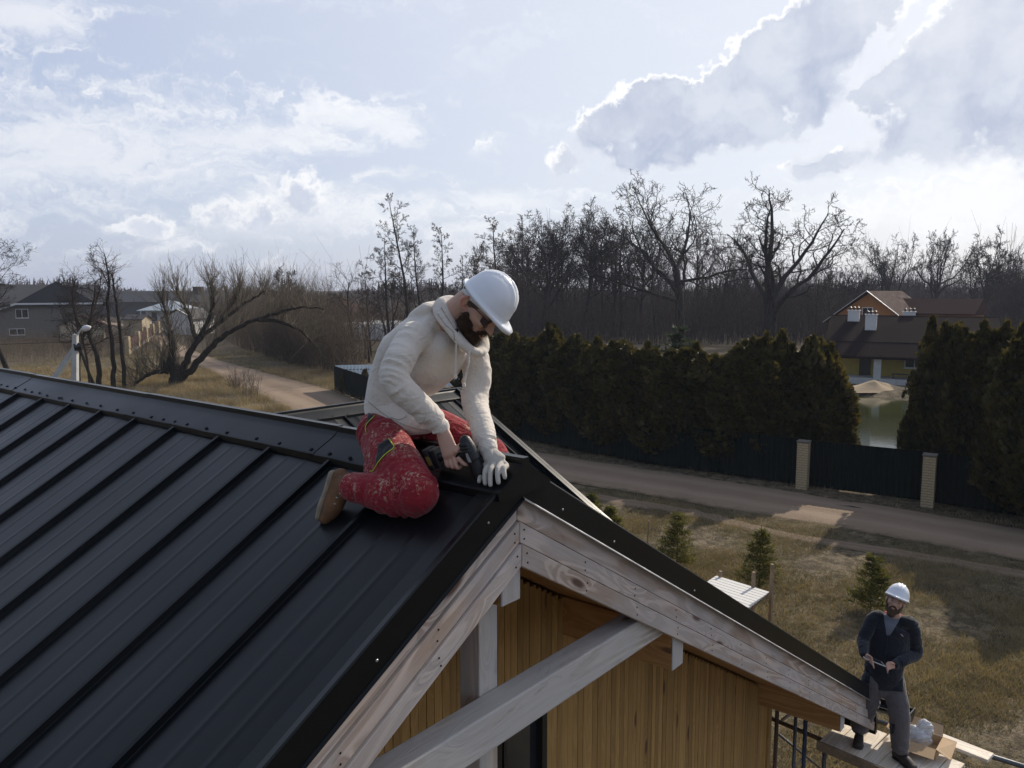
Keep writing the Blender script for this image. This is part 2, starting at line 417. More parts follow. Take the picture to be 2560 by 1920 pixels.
M['plank'] = wood('bright_scaffold_planks', (0.66, 0.56, 0.43), (0.82, 0.74, 0.62), (0.70, 0.68, 0.64), 0.3, 0.7, 0.08, 0.8)
M['polewood'] = simple('grey_pole_wood', (0.22, 0.17, 0.12), 0.85, var=0.3)
M['ground'] = groundmat()
M['road'] = roadmat()
M['path'] = roadmat('worn_footpath', 0.75)
M['thuja'] = leafmat('thuja_foliage', (0.022, 0.026, 0.010), (0.105, 0.085, 0.030), 0.38, 2.2)
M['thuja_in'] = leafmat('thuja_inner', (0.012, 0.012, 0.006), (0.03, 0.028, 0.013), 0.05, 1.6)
M['spruce'] = leafmat('spruce_needles', (0.05, 0.06, 0.016), (0.15, 0.145, 0.04), 0.38, 3.0)
M['pine'] = leafmat('pine_needles', (0.03, 0.045, 0.028), (0.06, 0.085, 0.05), 0.25, 1.0)
M['bark'] = barkmat('dark_bark', (0.016, 0.013, 0.010), (0.045, 0.037, 0.030))
M['bark2'] = barkmat('brown_bark', (0.05, 0.037, 0.027), (0.11, 0.085, 0.062))
M['bark3'] = barkmat('grey_twigs', (0.085, 0.07, 0.052), (0.17, 0.145, 0.105))
M['bark4'] = barkmat('redbrown_twigs', (0.038, 0.027, 0.023), (0.085, 0.061, 0.05))
M['dry'] = leafmat('dry_grass', (0.16, 0.125, 0.08), (0.44, 0.355, 0.235), 0.3, 0.5)
M['lawn'] = leafmat('tired_grass', (0.105, 0.09, 0.054), (0.27, 0.225, 0.135), 0.3, 0.8)
M['green_steel'] = simple('dark_green_steel', (0.004, 0.009, 0.0075), 0.7, 0, 0.12, var=0.1, scale=2)
M['fence_back'] = simple('pale_steel_back', (0.72, 0.78, 0.80), 0.5, 0.0, 0.5, var=0.1, scale=2)
M['brick'] = simple('pale_brick', (0.42, 0.33, 0.20), 0.85, var=0.2, scale=9)
M['mortar'] = simple('mortar', (0.20, 0.17, 0.13), 0.95, var=0.15)
M['conc'] = simple('grey_concrete', (0.42, 0.42, 0.40), 0.85, var=0.15, scale=3)
M['yellow_wall'] = simple('ochre_render', (0.42, 0.31, 0.06), 0.85, var=0.12, scale=1.5)
M['orange_wall'] = simple('orange_boards', (0.36, 0.15, 0.045), 0.8, var=0.12, scale=1.5)
M['tile'] = simple('brown_roof_tile', (0.019, 0.0125, 0.0125), 0.95, 0, 0.03, var=0.2, scale=2)
M['tile_red'] = simple('redbrown_roof_tile', (0.045, 0.021, 0.018), 0.9, 0, 0.1, var=0.2, scale=2)
M['tile_grey'] = simple('slate_grey_tile', (0.030, 0.031, 0.036), 0.8, var=0.25, scale=2)
M['greybrick'] = simple('grey_silicate_brick', (0.15, 0.135, 0.115), 0.9, var=0.12, scale=2)
M['beige'] = simple('beige_board', (0.42, 0.35, 0.24), 0.8, var=0.12, scale=2)
M['whitewall'] = simple('offwhite_wall', (0.62, 0.61, 0.58), 0.8, var=0.06, scale=2)
M['white'] = simple('white_paint', (0.62, 0.61, 0.60), 0.5, var=0.04, scale=2)
M['paleroof'] = simple('pale_metal_roof', (0.34, 0.38, 0.41), 0.45, 0.2, var=0.08, scale=2)
M['darkroof'] = simple('dark_felt_roof', (0.05, 0.045, 0.045), 0.8, var=0.15, scale=2)
M['maroon'] = simple('maroon_fence', (0.075, 0.030, 0.026), 0.7, var=0.2, scale=4)
M['glass'] = simple('window_glass', (0.02, 0.024, 0.028), 0.08, 0, 0.8, var=0.1, bmp=0.0)
M['blackframe'] = simple('black_frame', (0.012, 0.012, 0.013), 0.4, var=0.1)
M['sand'] = simple('sand', (0.38, 0.28, 0.17), 0.95, var=0.15, scale=5)
M['pipe'] = simple('scaffold_pipe', (0.10, 0.105, 0.115), 0.45, 0.6, var=0.25, scale=12)
M['rusty'] = simple('rusty_pipe', (0.13, 0.085, 0.055), 0.75, 0.2, var=0.4, scale=14)
M['bluepipe'] = simple('blue_pipe', (0.035, 0.05, 0.085), 0.5, 0.3, var=0.3, scale=12)
M['card'] = simple('cardboard', (0.45, 0.31, 0.18), 0.85, var=0.08, scale=10)
M['yellowpaint'] = simple('yellow_paint', (0.65, 0.42, 0.02), 0.5, var=0.1)
M['black'] = simple('black_rubber', (0.012, 0.012, 0.013), 0.55, var=0.2)
# ------------------------------------------------------------------ ground, roads, pond
def grid_ground():
    rng = np.random.default_rng(3)
    # one sheet to the horizon, finer near the camera, gently uneven, with a hole where the pond lies lower
    def ax(lim_near, step, far):
        a = list(np.arange(-lim_near, lim_near + .01, step)); e = []
        x = lim_near
        while x < far: x *= 1.35; e.append(min(x, far))
        return np.array([-v for v in reversed(e)] + a + e)
    xs = ax(60, 1.5, 3000); ys = np.concatenate([[-1500, -400, -120, -40, -10], np.arange(0, 110, 1.5), np.array([115, 130, 150, 180, 230, 300, 400, 550, 800, 1200, 1900, 3000])])
    X, Y = np.meshgrid(xs, ys)
    Z = np.zeros_like(X)
    for _ in range(10):
        kx, ky, ph = rng.normal(0, .35), rng.normal(0, .35), rng.uniform(0, 6.3)
        Z += 0.010 * np.sin(kx * X + ky * Y + ph)
    Z -= 0.05
    # pond basin
    cx, cy, rx, ry = POND
    d = np.sqrt(((X - cx) / rx) ** 2 + ((Y - cy) / ry) ** 2)
    Z -= 1.0 * np.clip(1.12 - d, 0, .12) / .12
    # low rise far off on the horizon
    Z += np.clip((Y - 500) / 2500, 0, 1) * 4
    n, m_ = X.shape
    V = np.stack([X.ravel(), Y.ravel(), Z.ravel()], 1)
    i = np.arange(n - 1)[:, None] * m_ + np.arange(m_ - 1)[None, :]
    i = i.ravel()
    F = np.stack([i, i + 1, i + m_ + 1, i + m_], 1)
    return obj('ground', np_mesh('ground', V, F, M['ground'], True), kind='structure')
POND = (20.5, 48.5, 11.0, 13.2)
grid_ground()
def disc(name, cx, cy, rx, ry, z, mat, n=48, wob=.06):
    v = [(cx + rx * math.cos(a) * (1 + wob * math.sin(3 * a + 1)), cy + ry * math.sin(a) * (1 + wob * math.sin(5 * a)), z) for a in (2 * math.pi * i / n for i in range(n))]
    return mesh_from(name, v, [tuple(range(n))], mat)
def watermat():
    m, t = newmat('pond_water')
    p = t.n('ShaderNodeNewGeometry').outputs['Position']
    b = pbsdf(t, (0.035, 0.042, 0.016), 0.06, 0, 0.5, bump(t, t.noise(t.mapping(p, sc=(1, 2.5, 1)), 2.2, 3, 0.6), 0.10, 0.03))
    finish(t, b); return m
M['water'] = watermat()
obj('pond_water', disc('pond_water', POND[0], POND[1], POND[2] * 1.06, POND[3] * 1.06, -0.42, M['water']), kind='structure')
def catmull(P, n=6):
    P = [Vector(p) for p in P]; out = []
    for i in range(len(P) - 1):
        p0, p1, p2, p3 = P[max(i - 1, 0)], P[i], P[i + 1], P[min(i + 2, len(P) - 1)]
        for k in range(n):
            t = k / n
            out.append(0.5 * ((2 * p1) + (p2 - p0) * t + (2 * p0 - 5 * p1 + 4 * p2 - p3) * t * t + (3 * p1 - p0 - 3 * p2 + p3) * t ** 3))
    out.append(P[-1].copy()); return out
def strip(name, Lp, Rp, z, mat, nx=6, seed=0, rough=0.12):
    Lc, Rc = catmull(Lp, 10), catmull(Rp, 10); n = len(Lc)
    rg = random.Random(seed)
    V = []; UV = []; s = 0
    for i in range(n):
        if i: s += ((Lc[i] + Rc[i]) / 2 - (Lc[i - 1] + Rc[i - 1]) / 2).length
        l, r_ = Lc[i], Rc[i]; d = (r_ - l).normalized()
        l = l + d * rg.uniform(-rough, rough); r_ = r_ + d * rg.uniform(-rough, rough)
        for j in range(nx + 1):
            f = j / nx; p = l.lerp(r_, f)
            dz = -0.05 * (abs(f - .5) * 2) ** 4 - 0.02 * math.exp(-((abs(f - .5) - .2) / .08) ** 2)
            V.append((p.x, p.y, z + dz)); UV.append((f, s / 5.0))
    F = [(i * (nx + 1) + j, (i + 1) * (nx + 1) + j, (i + 1) * (nx + 1) + j + 1, i * (nx + 1) + j + 1) for i in range(n - 1) for j in range(nx)]
    me = mesh_from(name, V, F, mat, True)
    uvl = me.uv_layers.new(name='UVMap')
    for lp in me.loops: uvl.data[lp.index].uv = UV[lp.vertex_index]
    bm = bmesh.new(); bm.from_mesh(me); bmesh.ops.recalc_face_normals(bm, faces=bm.faces)
    if bm.faces[0].normal.z < 0: bmesh.ops.reverse_faces(bm, faces=bm.faces)
    bm.to_mesh(me); bm.free()
    return obj(name, me, kind='structure')
far_e = [(316, 706), (352, 722), (400, 748), (470, 776), (585, 806), (700, 836), (800, 872), (880, 908), (1130, 968), (1700, 1056), (2212, 1140), (2500, 1195)]
near_e = [(292, 709), (318, 732), (370, 762), (432, 793), (520, 838), (600, 874), (655, 905), (800, 960), (1190, 1034), (1700, 1120), (2212, 1213), (2500, 1272)]
strip('dirt_road', [GD(u, v) for u, v in far_e], [GD(u, v) for u, v in near_e], 0.03, M['road'], 10)
strip('footpath', [GD(u, v) for u, v in [(1100, 1028), (1250, 1058), (1500, 1098), (1700, 1145), (2212, 1226), (2500, 1280)]],
      [GD(u, v) for u, v in [(1100, 1042), (1250, 1072), (1500, 1116), (1700, 1162), (2212, 1247), (2500, 1305)]], 0.012, M['path'], 4)
strip('side_path', [GD(u, v) for u, v in [(120, 683), (230, 695), (295, 705), (330, 716)]], [GD(u, v) for u, v in [(120, 686), (230, 700), (300, 712), (340, 730)]], 0.06, M['road'], 4)

# ------------------------------------------------------------------ street fence: green sheet panels between pale brick pillars
FENCE = [Vector((-13.6, 60.5, 0)), Vector((-9.4, 52.4, 0)), Vector((0.9, 39.6, 0)), Vector((6.2, 34.2, 0)), Vector((11.25, 30.35, 0)), Vector((14.85, 28.0, 0)), Vector((17.8, 25.5, 0)), Vector((22.0, 22.0, 0))]
def corrugated(p, q, h, pitch=.2, depth=.03, z0=.06):
    """trapezoid sheet as a folded profile with thickness"""
    p, q = Vector(p), Vector(q); d = (q - p); L = d.length; d.normalize(); nrm = Vector((d.y, -d.x, 0))
    n = max(1, int(L / pitch)); prof = []
    for i in range(n):
        x = i * L / n; s = L / n
        for fx, o in ((0, 0), (.35, 0), (.5, depth), (.85, depth)): prof.append((x + fx * s, o))
    prof.append((L, 0))
    V = []; F = []
    for x, o in prof:
        a = p + d * x + nrm * o
        V += [(a.x, a.y, z0), (a.x, a.y, h), (a.x - nrm.x * .002, a.y - nrm.y * .002, z0), (a.x - nrm.x * .002, a.y - nrm.y * .002, h)]
    for i in range(len(prof) - 1):
        b = i * 4; c = b + 4
        F += [(b, c, c + 1, b + 1), (b + 2, b + 3, c + 3, c + 2), (b + 1, c + 1, c + 3, b + 3)]
    return V, F
fence = empty('sheet_fence', FENCE[3], 0, 'dark green corrugated steel fence along the dirt road below the hedge', 'fence')
fo = Vector(FENCE[3])
for i in range(len(FENCE) - 1):
    p, q = FENCE[i], FENCE[i + 1]; n = max(1, round((q - p).length / 3.0))
    for k in range(n):
        a = p.lerp(q, k / n) - fo; b = p.lerp(q, (k + 1) / n) - fo
        V, F = corrugated(a, b, 1.86)
        obj('fence_panel', mesh_from('fence_panel', V, F, M['green_steel']), fence)
        dd = (b - a).normalized(); nn = Vector((-dd.y, dd.x, 0)) * .05
        for z in (.45, 1.45): MB().bar(a + nn + Vector((0, 0, z)), b + nn + Vector((0, 0, z)), .04, .03).build('fence_rail', M['green_steel'], fence)
        MB().bar(a + nn * 1.6 + Vector((0, 0, 0)), a + nn * 1.6 + Vector((0, 0, 1.85)), .06).build('fence_post', M['green_steel'], fence)
bf = empty('back_fence', FENCE[0], 0, 'pale blue-grey corrugated fence at the far side of the yard behind the dark green corner', 'fence')
V, F = corrugated(Vector((0.1, 0, 0)), Vector((14.5, 3.0, 0)), 1.9, .25)
for i in range(5):
    a = Vector((0.1 + i * 2.9, i * .6, 0)); b = Vector((0.1 + (i + 1) * 2.9, (i + 1) * .6, 0))
    V, F = corrugated(a, b, 1.9, .25); obj('fence_panel', mesh_from('back_panel', V, F, M['fence_back']), bf)
    MB().bar(a + Vector((0, 0, 1.55)), b + Vector((0, 0, 1.55)), .05).build('fence_rail', M['green_steel'], bf)
# brick pillars, every brick its own piece
def pillar(pos, rz, h, label):
    t = empty('brick_pillar', pos, rz, label, 'pillar', 'brick gate pillars in the street fence')
    w = .40; nb = int(h / .095)
    MB().box(-w / 2 + .015, w / 2 - .015, -w / 2 + .015, w / 2 - .015, -.1, h - .02).build('mortar_core', M['mortar'], t)
    me_a = MB().box(-.095, .095, -.06, .06, 0, .075).mesh('brick', M['brick']); me_b = MB().box(-.045, .045, -.06, .06, 0, .075).mesh('brick', M['brick'])
    rg = random.Random(4)
    for c in range(nb):
        z = .02 + c * .095
        for f in range(4):
            ang = f * math.pi / 2
            lay = [(-.1, me_a), (.1, me_a)] if (c + f) % 2 == 0 else [(-.15, me_b), (0, me_a), (.15, me_b)]
            if c * 4 * 2.5 > 290: break
            for off, me in lay:
                o = obj('brick', me, t)
                lx, ly = off, -(w / 2 - .058 + rg.uniform(0, .004))
                o.location = (lx * math.cos(ang) - ly * math.sin(ang), lx * math.sin(ang) + ly * math.cos(ang), z)
                o.rotation_euler = (0, 0, ang)
    MB().box(-w / 2 - .03, w / 2 + .03, -w / 2 - .03, w / 2 + .03, nb * .095 + .03, nb * .095 + .08).build('pillar_cap', M['greybrick'], t)
fd = (FENCE[5] - FENCE[4]); fa = math.atan2(fd.y, fd.x)
pillar(G(2005, 1222), fa, 1.84, 'pale brick gate pillar with the sunny patch of road below it')
pillar(G(2318, 1266), fa, 1.84, 'pale brick gate pillar in front of the tall right-hand thuja, right of the pond gap')
MB().tube([G(2152, 1230) + Vector((0, -.3, 0)), G(2152, 1230) + Vector((0, -.3, 1.75))], .012, 6).build('gate_rod', M['conc'], None, label='thin pale rod standing upright in the middle of the dark gate between the pillars', category='rod')
# ------------------------------------------------------------------ buildings
def box_house(name, origin, rz, W_, D_, H_, roof_h, wall, roofm, label, over=.5, hip=False, ridge='X', cat='house', group=None):
    """walls + roof; local x along the front, y depth"""
    t = empty(name, origin, rz, label, cat, group)
    x0, x1, y0, y1 = -W_ / 2, W_ / 2, 0, D_
    mb = MB()
    if hip or ridge == 'X' : mb.box(x0, x1, y0, y1, -.3, H_)
    if not hip:
        mb = MB()
        if ridge == 'X': mb.prism([(x0, y0, -.3), (x0, y1, -.3), (x0, y1, H_), (x0, (y0 + y1) / 2, H_ + roof_h * .96), (x0, y0, H_)], (W_, 0, 0))
        else: mb.prism([(x0, y0, -.3), (x1, y0, -.3), (x1, y0, H_), ((x0 + x1) / 2, y0, H_ + roof_h * .96), (x0, y0, H_)], (0, D_, 0))
    mb.build('wall', wall, t)
    rb = MB(); o = over; th = .14
    if hip:
        cx, cy = 0, (y0 + y1) / 2; rl = max(0, (W_ - D_) / 2)
        a = [(x0 - o, y0 - o, H_ - .1), (x1 + o, y0 - o, H_ - .1), (x1 + o, y1 + o, H_ - .1), (x0 - o, y1 + o, H_ - .1)]
        b_ = [(-rl, cy, H_ + roof_h), (rl, cy, H_ + roof_h)]
        V = a + b_ + [(p[0], p[1], p[2] - th) for p in a]
        F = [(0, 1, 5, 4), (1, 2, 5), (2, 3, 4, 5), (3, 0, 4), (0, 6, 7, 1), (1, 7, 8, 2), (2, 8, 9, 3), (3, 9, 6, 0), (6, 9, 8, 7)]
        r = obj('roof', mesh_from('roof', V, F, roofm), t)
    else:
        sl = roof_h / ((D_ if ridge == 'X' else W_) / 2); zz = H_ - o * sl + .06
        for s in (-1, 1):
            if ridge == 'X':
                ym = (y0 + y1) / 2; ye = (y0 - o) if s < 0 else (y1 + o)
                poly = [(x0 - o, ye, zz), (x0 - o, ym, H_ + roof_h + .06), (x0 - o, ym, H_ + roof_h + .06 + th), (x0 - o, ye, zz + th)]
                rb.prism(poly, (W_ + 2 * o, 0, 0))
            else:
                xe = (x0 - o) if s < 0 else (x1 + o)
                poly = [(xe, y0 - o, zz), (0, y0 - o, H_ + roof_h + .06), (0, y0 - o, H_ + roof_h + .06 + th), (xe, y0 - o, zz + th)]
                rb.prism(poly, (0, D_ + 2 * o, 0))
        r = rb.build('roof', roofm, t)
    return t, r
def window(t, x, y, z, w, h, ny=-1, panes=2, trim=None):
    f = MB().box(x - w / 2, x + w / 2, y - .05, y + .03, z, z + h).build('window', trim or M['white'], t)
    n = panes
    for i in range(n):
        pw = (w - .08 * (n + 1)) / n; px = x - w / 2 + .08 + i * (pw + .08)
        MB().box(px, px + pw, y - .065, y - .045, z + .08, z + h - .08).build('pane', M['glass'], f)
    MB().box(x - w / 2 - .05, x + w / 2 + .05, y - .12, y - .04, z - .06, z).build('sill', trim or M['white'], f)
    return f
# porch house beyond the pond
hp = AT(1.0 * 2050, 960, 67.0); hp.z = 0
ph, rf = box_house('porch_house', (33.0, 66.0, 0), R(-27), 12.4, 8.5, 3.23, 1.92, M['yellow_wall'], M['tile'], 'long house with brown tiled roof, ochre walls and a pillared porch beyond the pond', .35, cat='house')
# the roof comes down over the porch
sl = 2.75 / 4.25
mb = MB(); mb.prism([(-6.55, -2.6, 1.98), (-6.55, -.30, 3.02), (-6.55, -.30, 3.16), (-6.55, -2.6, 2.10)], (13.1, 0, 0)); mb.build('porch_roof', M['tile'], ph)
rows = 24
tile_me = MB().box(-6.53, 6.53, 0, .30, 0, .035).mesh('tile_row', M['tile'])
for i in range(rows):
    f = i / rows; o = obj('tile_course', tile_me, ph); y = -2.62 + f * 6.85
    o.location = (0, y, 2.12 + f * 6.85 * .4526 + .02); o.rotation_euler = (math.atan(.4526) + .03, 0, 0)
mb = MB()
for i in range(62):
    x = -6.4 + i * .208
    mb.bar((x, -2.6, 2.19), (x, 4.2, 5.26), .05, .05)
mb.build('tile_ridges', M['tile'], ph, kind='stuff')
MB().tube([(-6.55, 4.25, 5.28), (6.55, 4.25, 5.28)], .1, 8).build('ridge_tile', M['tile'], ph)
for x in (-5.9, -2.25, 1.5, 5.3):
    p = MB().box(x - .28, x + .28, -2.35, -1.8, .25, 2.1).build('porch_pillar', M['conc'], ph)
MB().box(-6.6, 6.6, -2.6, 0, -.2, .38).build('porch_floor', M['conc'], ph)
MB().box(-3.75, -3.7 + .85, -.03, .02, .4, 2.35).build('door', M['blackframe'], ph)
window(ph, .45, -.01, 1.15, 1.5, 1.1, panes=2, trim=M['white']); window(ph, 3.6, -.01, 1.15, 1.0, 1.1, panes=2)
MB().box(-1.2, 1.5, -2.2, -1.7, .75, .82).box(-1.1, -1.0, -2.1, -1.8, .38, .75).box(1.3, 1.4, -2.1, -1.8, .38, .75).build('porch_bench', M['darkroof'], None)
_b = bpy.data.objects['porch_bench']; _b.location = ph.location; _b.rotation_euler = ph.rotation_euler; setp(_b, label='low dark bench on the porch between two grey pillars', category='bench')
for x, y, w, hh in ((-4.6, 3.4, .95, 1.1), (-3.1, 1.9, .9, 1.5), (-.2, 4.9, 1.0, 1.0)):
    zb = 4.5 if y > 3 else 3.8
    c = MB().box(x - w / 2, x + w / 2, y - .3, y + .35, zb, zb + hh + .15).box(x - w / 2 - .06, x + w / 2 + .06, y - .36, y + .41, zb + hh + .15, zb + hh + .23).build('chimney', M['white'], ph)
    for k in range(3):
        cx_ = x - w / 3 + k * w / 3
        MB().tube([(cx_, y, zb + hh + .23), (cx_, y, zb + hh + .42)], .07, 8).tube([(cx_, y, zb + hh + .46), (cx_, y, zb + hh + .54)], [.15, .03], 8).build('chimney_cowl', M['blackframe'], c)
gx = sum(1 for _ in ())
# orange gabled house behind
oh, _ = box_house('orange_house', (41.4, 93.0, 0), R(-45), 9.0, 10.0, 4.0, 3.3, M['orange_wall'], M['tile_red'], 'orange gabled house with red-brown roof behind the porch house', .5, ridge='Y')
MB().bar((-5.0, -.58, 3.75), (0, -.58, 7.50), .18, .05).build('verge_trim', M['white'], oh); MB().bar((5.0, -.58, 3.75), (0, -.58, 7.50), .18, .05).build('verge_trim', M['white'], oh)
window(oh, 0, -.02, 4.4, 1.2, 1.2)
MB().box(1.0, 9.5, 5, 10, 1, 4.9).build('side_wing', M['orange_wall'], oh)
MB().prism([(1.0, 4.5, 4.9), (1.0, 7.5, 6.6), (1.0, 10.5, 4.9), (1.0, 10.5, 4.75), (1.0, 4.5, 4.75)], (9.0, 0, 0)).build('wing_roof', M['tile_red'], oh)
# sand heap and junk in front of the porch
def heap(name, pos, r, h, mat, seed, **kw):
    rg = random.Random(seed); V = []; F = []; n = 28; m_ = 8
    for i in range(m_ + 1):
        f = i / m_
        for j in range(n):
            a = 2 * math.pi * j / n
            rr = r * f * (1 + .22 * math.sin(a * 2 + 1) + .1 * math.sin(5 * a + seed)); zz = h * (1 - f) ** 1.25 * (1 + .2 * mnoise.noise(Vector((math.cos(a) * f * 3, math.sin(a) * f * 3, seed))))
            V.append((rr * math.cos(a) * 1.7, rr * math.sin(a), zz - .22 * f))
    for i in range(m_):
        for j in range(n): F.append((i * n + j, (i + 1) * n + j, (i + 1) * n + (j + 1) % n, i * n + (j + 1) % n))
    o = obj(name, mesh_from(name, V, F, mat, True), None, **kw); o.location = pos; return o
heap('sand_heap', (28.3, 61.8, 0), 1.7, .62, M['sand'], 2, label='low heap of sand on the grass in front of the porch', category='sand heap')
# left side: grey brick house with hip roofs
LH = Vector((-66, 104, 0)); LH = GD(96, 733); 
lh, _ = box_house('grey_brick_house', (LH.x - 2.5, LH.y, 0), R(30), 19.5, 12, 5.4, 2.9, M['greybrick'], M['tile_grey'], 'large grey brick house with slate roofs at the far left behind bare trees', .7, hip=False, ridge='X')
MB().prism([(-1.2, -.9, 5.7), (4.2, -.9, 8.95), (9.5, -.9, 5.7)], (0, 8.0, 0)).build('cross_gable', M['tile_grey'], lh)
MB().box(-1.4, 10.6, -.85, -.70, 5.35, 5.62).build('eaves_board', M['white'], lh)
MB().bar((-10.6, -.75, 2.2), (-1.4, -.75, 5.45), .3, .28).build('rake_board', M['white'], lh)
MB().prism([(-15.5, -1.2, 2.4), (-6.0, -1.2, 4.9), (-2.0, -1.2, 5.5), (-2.0, -1.2, 5.2), (-15.5, -1.2, 2.2)], (0, 5, 0)).build('side_roof', M['tile_grey'], lh)
window(lh, -.6, -.02, 3.3, 1.7, 1.4, panes=2); window(lh, -1.4, -.02, .7, 2.1, 1.0, panes=2); window(lh, -9.2, -.02, .6, 1.2, 1.2, panes=1)
sh, _ = box_house('beige_shed', (LH.x + 6.6, LH.y - 1.2, 0), R(26), 6.0, 4.2, 2.2, 1.4, M['beige'], M['tile_red'], 'beige boarded outbuilding with brown gable roof beside the grey brick house', .5, ridge='Y', cat='shed')
MB().box(1.2, 1.32, -.06, .0, 0, 2.15).build('wall_strip', M['darkroof'], sh); MB().box(-1.3, -1.2, -.06, .0, 0, 2.15).build('wall_strip', M['darkroof'], sh)
st, _ = box_house('small_stone_shed', GD(240, 722) + Vector((1.0, 6, 0)), R(-8), 3.6, 3, 2.3, .7, M['beige'], M['darkroof'], 'small pale shed half hidden by tree trunks beside the maroon fence', .3, cat='shed')
bp = GD(322, 662)
lb, _ = box_house('long_dark_barn', (-104, 232, 0), R(5), 40, 12, 4.2, 2.9, M['darkroof'], M['tile_grey'], 'long low dark barn on the horizon behind the white bungalow', .5, cat='barn')
MB().box(10, 12.5, 4, 6.5, 5, 8.6).build('chimney', M['tile_red'], lb)
WB = GD(352, 697)
wb, _ = box_house('white_bungalow', (WB.x - 1.0, WB.y + 4, 0), R(6), 9.0, 9, 2.9, 2.3, M['whitewall'], M['paleroof'], 'white bungalow with pale hipped metal roof at the end of the road', 1.6, hip=True, cat='bungalow')
for x in (-5.3, -3.8): MB().box(x - .1, x + .1, -1.3, -1.1, 0, 2.8).build('porch_post', M['conc'], wb)
MB().box(-3.2, -2.0, -.03, .02, .1, 2.3).build('door', M['blackframe'], wb); window(wb, .5, -.02, 1.1, 1.5, 1.2)
CB = GD(392, 722)
cb, _ = box_house('pale_garage', (CB.x - .5, CB.y, 0), R(-14), 6.0, 6.0, 2.7, 1.5, M['whitewall'], M['darkroof'], 'pale panelled garage with dark lean roof and white verge beside the bend of the road', .35, ridge='Y', cat='garage')
MB().bar((.1, -.42, 4.42), (3.4, -.42, 2.75), .22, .06).build('verge_trim', M['white'], cb)
for i in range(5): MB().box(-2.9 + i * 1.19, -2.86 + i * 1.19, -.04, 0, .1, 2.7).build('wall_joint', M['greybrick'], cb)
HR2 = GD(715, 668)
rh, _ = box_house('hip_roof_house', (-32.5, 140, 0), R(-12), 9, 9, 3.4, 3.4, M['greybrick'], M['tile_red'], 'distant house with a broad brown hipped roof above the thicket left of the worker', .6, hip=True)
for i, (u, v, y, w) in enumerate(((795, 712, 125, 13), (862, 706, 132, 9), (958, 700, 138, 9))):
    p = ATD(u, v, y)
    t = empty('greenhouse', (p.x, p.y, 0), R(-6 + 4 * i), ['long whitish low greenhouse seen through twigs left of the worker', 'pale low greenhouse showing just behind the worker\'s back', 'short pale greenhouse between trunks above the worker\'s shoulder'][i], 'greenhouse')
    mb = MB(); n = 9; z0 = 0.0
    poly = [(-w / 2, 2.4 * math.cos(math.pi * k / n), 0 + 2.6 * math.sin(math.pi * k / n) ** .8) for k in range(n + 1)]
    mb.prism(poly, (w, 0, 0)); mb.build('cover', M['whitewall'], t)
    mb = MB()
    for k in range(int(w / 1.5) + 1):
        x = -w / 2 + k * 1.5
        mb.tube([(x, 2.44 * math.cos(math.pi * j / n), 2.64 * math.sin(math.pi * j / n) ** .8) for j in range(n + 1)], .04, 4)
    mb.build('hoops', M['conc'], t)
# maroon picket fence with pale brick posts along the drive
pf = empty('picket_fence', GD(280, 752), 0, 'maroon slatted fence with pale brick posts and stone plinth beside the distant drive', 'fence')
P0, P1 = GD(277, 766), GD(352, 712); pts = [P0.lerp(P1, k / 5) for k in range(6)]; base = Vector(pf.location)
slat = MB().box(-.055, .055, -.012, .012, .35, 1.75).mesh('slat', M['maroon'])
for k, p in enumerate(pts):
    q = p - base
    MB().box(q.x - .25, q.x + .25, q.y - .25, q.y + .25, -.1, 2.15).build('fence_post', M['brick'], pf)
    if k < 5:
        e = pts[k + 1] - base; dd = (e - q); L = dd.length; a = math.atan2(dd.y, dd.x)
        MB().bar(q + Vector((0, 0, .15)), e + Vector((0, 0, .15)), .2, .42).build('plinth', M['greybrick'], pf)
        for z in (.6, 1.5): MB().bar(q + Vector((0, 0, z)), e + Vector((0, 0, z)), .04, .05).build('fence_rail', M['maroon'], pf)
        for s in range(int(L / .15)):
            if k < 3 or s % 1 == 0:
                o = obj('slat', slat, pf); c = q + dd * ((s + .5) * .15 / L); o.location = (c.x, c.y, 0); o.rotation_euler = (0, 0, a)
            if len(pf.children) > 285: break
# concrete lamp pole with raking strut
lp = empty('street_lamp', (G(186, 1280).x, G(186, 1280).y, 0), 0, 'concrete street lamp with a leaning strut and white head above the left roof ridge', 'street lamp')
def rel(u, v, y): return ATD(u, v, y) - Vector(lp.location)
y0 = lp.location.y; top = rel(163, 722, y0)
mb = MB(); mb.tube([(0, 0, 0), (top.x, 0, top.z)], [.17, .105], 4); mb.build('pole', M['conc'], lp)
b2 = rel(108, 832, y0 + .25); d2 = (b2 - (top + Vector((-.05, .2, -.35)))); s_ = (top.z - .35) / abs(d2.z)
MB().tube([top + Vector((-.06, .2, -.35)), top + Vector((-.06, .2, -.35)) + d2 * s_], [.10, .16], 4).build('strut', M['conc'], lp)
MB().tube([top + Vector((0, 0, -.1)), rel(172, 716, y0), rel(178, 709, y0)], .03, 8).build('lamp_arm', M['conc'], lp)
hd = MB(); a_, b_ = rel(176, 711.5, y0), rel(196, 706, y0)
hd.tube([a_, a_.lerp(b_, .3), a_.lerp(b_, .65), b_], [.03, .10, .10, .03], 10); hd.build('lamp_head', M['white'], lp, smooth=True)
MB().tube([top + Vector((-.08, 0, -.45)), top + Vector((0.1, .1, -.42))], .16, 8).build('clamp', M['blackframe'], lp)
ca = MB(); c0 = top + Vector((0, 0, -.25)); c1 = Vector((-30, 3, top.z + .6))
ca.tube([c0.lerp(c1, f) + Vector((0, 0, -1.6 * 4 * f * (1 - f) * .35)) for f in [i / 14 for i in range(15)]], .012, 4); ca.build('cable', M['black'], lp)
MB().bar((-1.15, 1.6, 0), (-1.0, 1.6, 2.9), .14, .05).build('marker_post', M['yellowpaint'], None, label='thin yellow marker post beside the concrete lamp pole', category='marker post')
